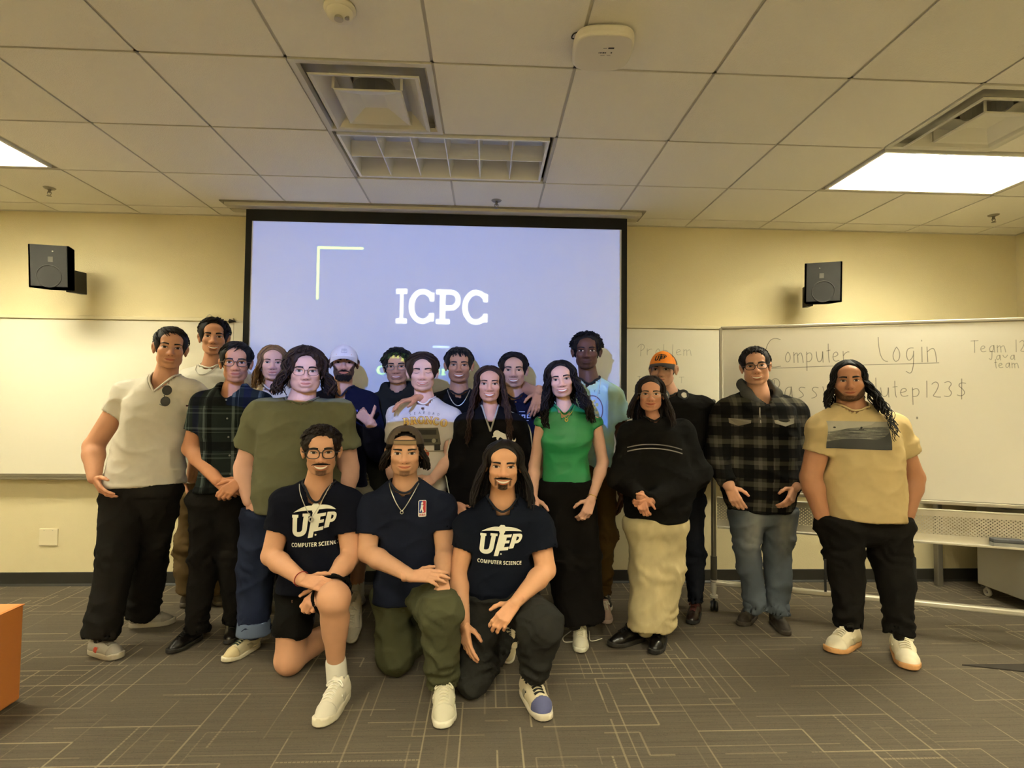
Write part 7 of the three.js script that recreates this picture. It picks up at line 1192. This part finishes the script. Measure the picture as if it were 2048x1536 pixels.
    necklace(p, { drop: 0.13, wide: 1.15, r: 0.0026, pendant: 0.007, v: true });
    { const a = p.arms[1], d = a.W.clone().sub(a.E).normalize(), w = group('wristwatch', p.root); w.position.copy(a.W).sub(p.base).addScaledVector(d, -0.012); w.quaternion.setFromUnitVectors(V(0, 0, 1), d); mesh('band', new THREE.CylinderGeometry(a.rw * 1.16, a.rw * 1.16, 0.022, 28, 1, true).rotateX(Math.PI / 2), mat(0x141210, 0.6, { side: THREE.DoubleSide }), w); mesh('face', rbox(0.034, 0.012, 0.038, 0.004, 0, -a.rw * 1.15, 0).rotateZ(0.6), mat(0x0a0a0b, 0.15), w); }
    tag(p.root, 'kneeling person in backwards cap, navy t-shirt and olive trousers', 'person');
  },
  kneelLong() {
    const knee = onFloor(948, 1397, 0.085, 0, -0.02), ank = { isJ: true, p: V(knee.p.x + 0.16, 0.13, knee.p.z - 0.4), r: 0.065 };
    const p = person({ z: -2.72, neck: [1005, 1003, 0, 26],
      head: { c: [1007, 931], h: 90, skin: 0xcb9468, hair: 'long', hairColor: 0x150f0c, volume: 0.012, hairline: 0.11, nape: -0.1, seed: 20, smile: 1.7, squint: 0.3, brow: 1.15, dz: 0.06, moustache: 1, beard: (x, y, z) => 0.95 * GOATEE(x, y, z), stubble: 0.12, roll: -0.03, jaw: 0.98,
        falls: [{ n: 65, a: [1.0, 2.5], end: -0.19, wave: 0.006, freq: 30, out: 0.05, forward: 0.02, r: 0.0075, seg: 18 }, { n: 65, a: [-2.5, -1.0], end: -0.19, wave: 0.006, freq: 30, out: 0.05, forward: 0.02, r: 0.0075, seg: 18 }, { n: 30, a: [2.3, 3.9], end: -0.18, wave: 0.005 }] },
      torso: [[1038, 942, 1070], [1080, 938, 1068], [1125, 936, 1064], [1170, 934, 1058], [1208, 938, 1046]],
      armR: { s: [940, 1052, 0, 24], e: [916, 1145, 0.02, 17], w: [928, 1246, 0.14, 12.5], sleeve: 0.48, cuff: 26, hand: { tip: [938, 1330, 0.2], palm: [0.7, 0, -0.6], curl: [0.2, 0.25, 0.3, 0.35], spread: 0.08, cell: 0.0034 } },
      armL: { s: [1074, 1050, 0, 25], e: [1092, 1140, 0.06, 19], w: [1030, 1206, 0.26, 12.5], sleeve: 0.58, cuff: 33, hand: { tip: [978, 1270, 0.33], palm: [-0.1, -0.7, -0.7], curl: [0.45, 0.5, 0.5, 0.55], spread: 0.08, cell: 0.0034 } },
      shirt: { color: 0x131722, fold: 0.006, prints: [{ box: [956, 1047, 1046, 1134], map: utepShirt, name: 'logo_print', roll: -0.05, label: 'cream pickaxe logo with computer science lettering' }] },
      legs: [[J(968, 1205, -2.75, 0.1), { isJ: true, p: knee.p, r: 0.085 }, ank], [J(1035, 1198, -2.75, 0.1), J(1080, 1248, -2.45, 0.094), J(1068, 1348, -2.55, 0.072)]],
      pants: { color: 0x272622, name: 'jeans', fold: 0.008, rise: 0.4, waistR: 0.16, bunch: 0.007 },
      shoes: [{ h: [1052, 1380], t: [1087, 1438], color: 0xcdbf9e, sole: 0xc9bfa8, toe: 0x4c4f72, stripe: 0x8f8876, laces: 0x14120f, len: 0.29, wide: 1.08 }] });
    const q = new THREE.Quaternion().setFromEuler(new THREE.Euler(1.1, 0.1, 0.1, 'YXZ')); addShoe(p.root, p.base, { h3: V(ank.p.x, 0.24, ank.p.z - 0.05), t3: V(0, 0, 0), len: 0.28, frame: q, color: 0xcdbf9e, sole: 0xc9bfa8, laces: 0x14120f });
    tag(p.root, 'kneeling person in black logo t-shirt, charcoal jeans and blue toed sneakers', 'person');
  },
};
const t00 = Date.now();
for (const k of Object.keys(BUILD)) { const t = Date.now(); BUILD[k](); if (globalThis.SHOW_TIMES) console.log(k, Date.now() - t); }
renderer.render(scene, camera);
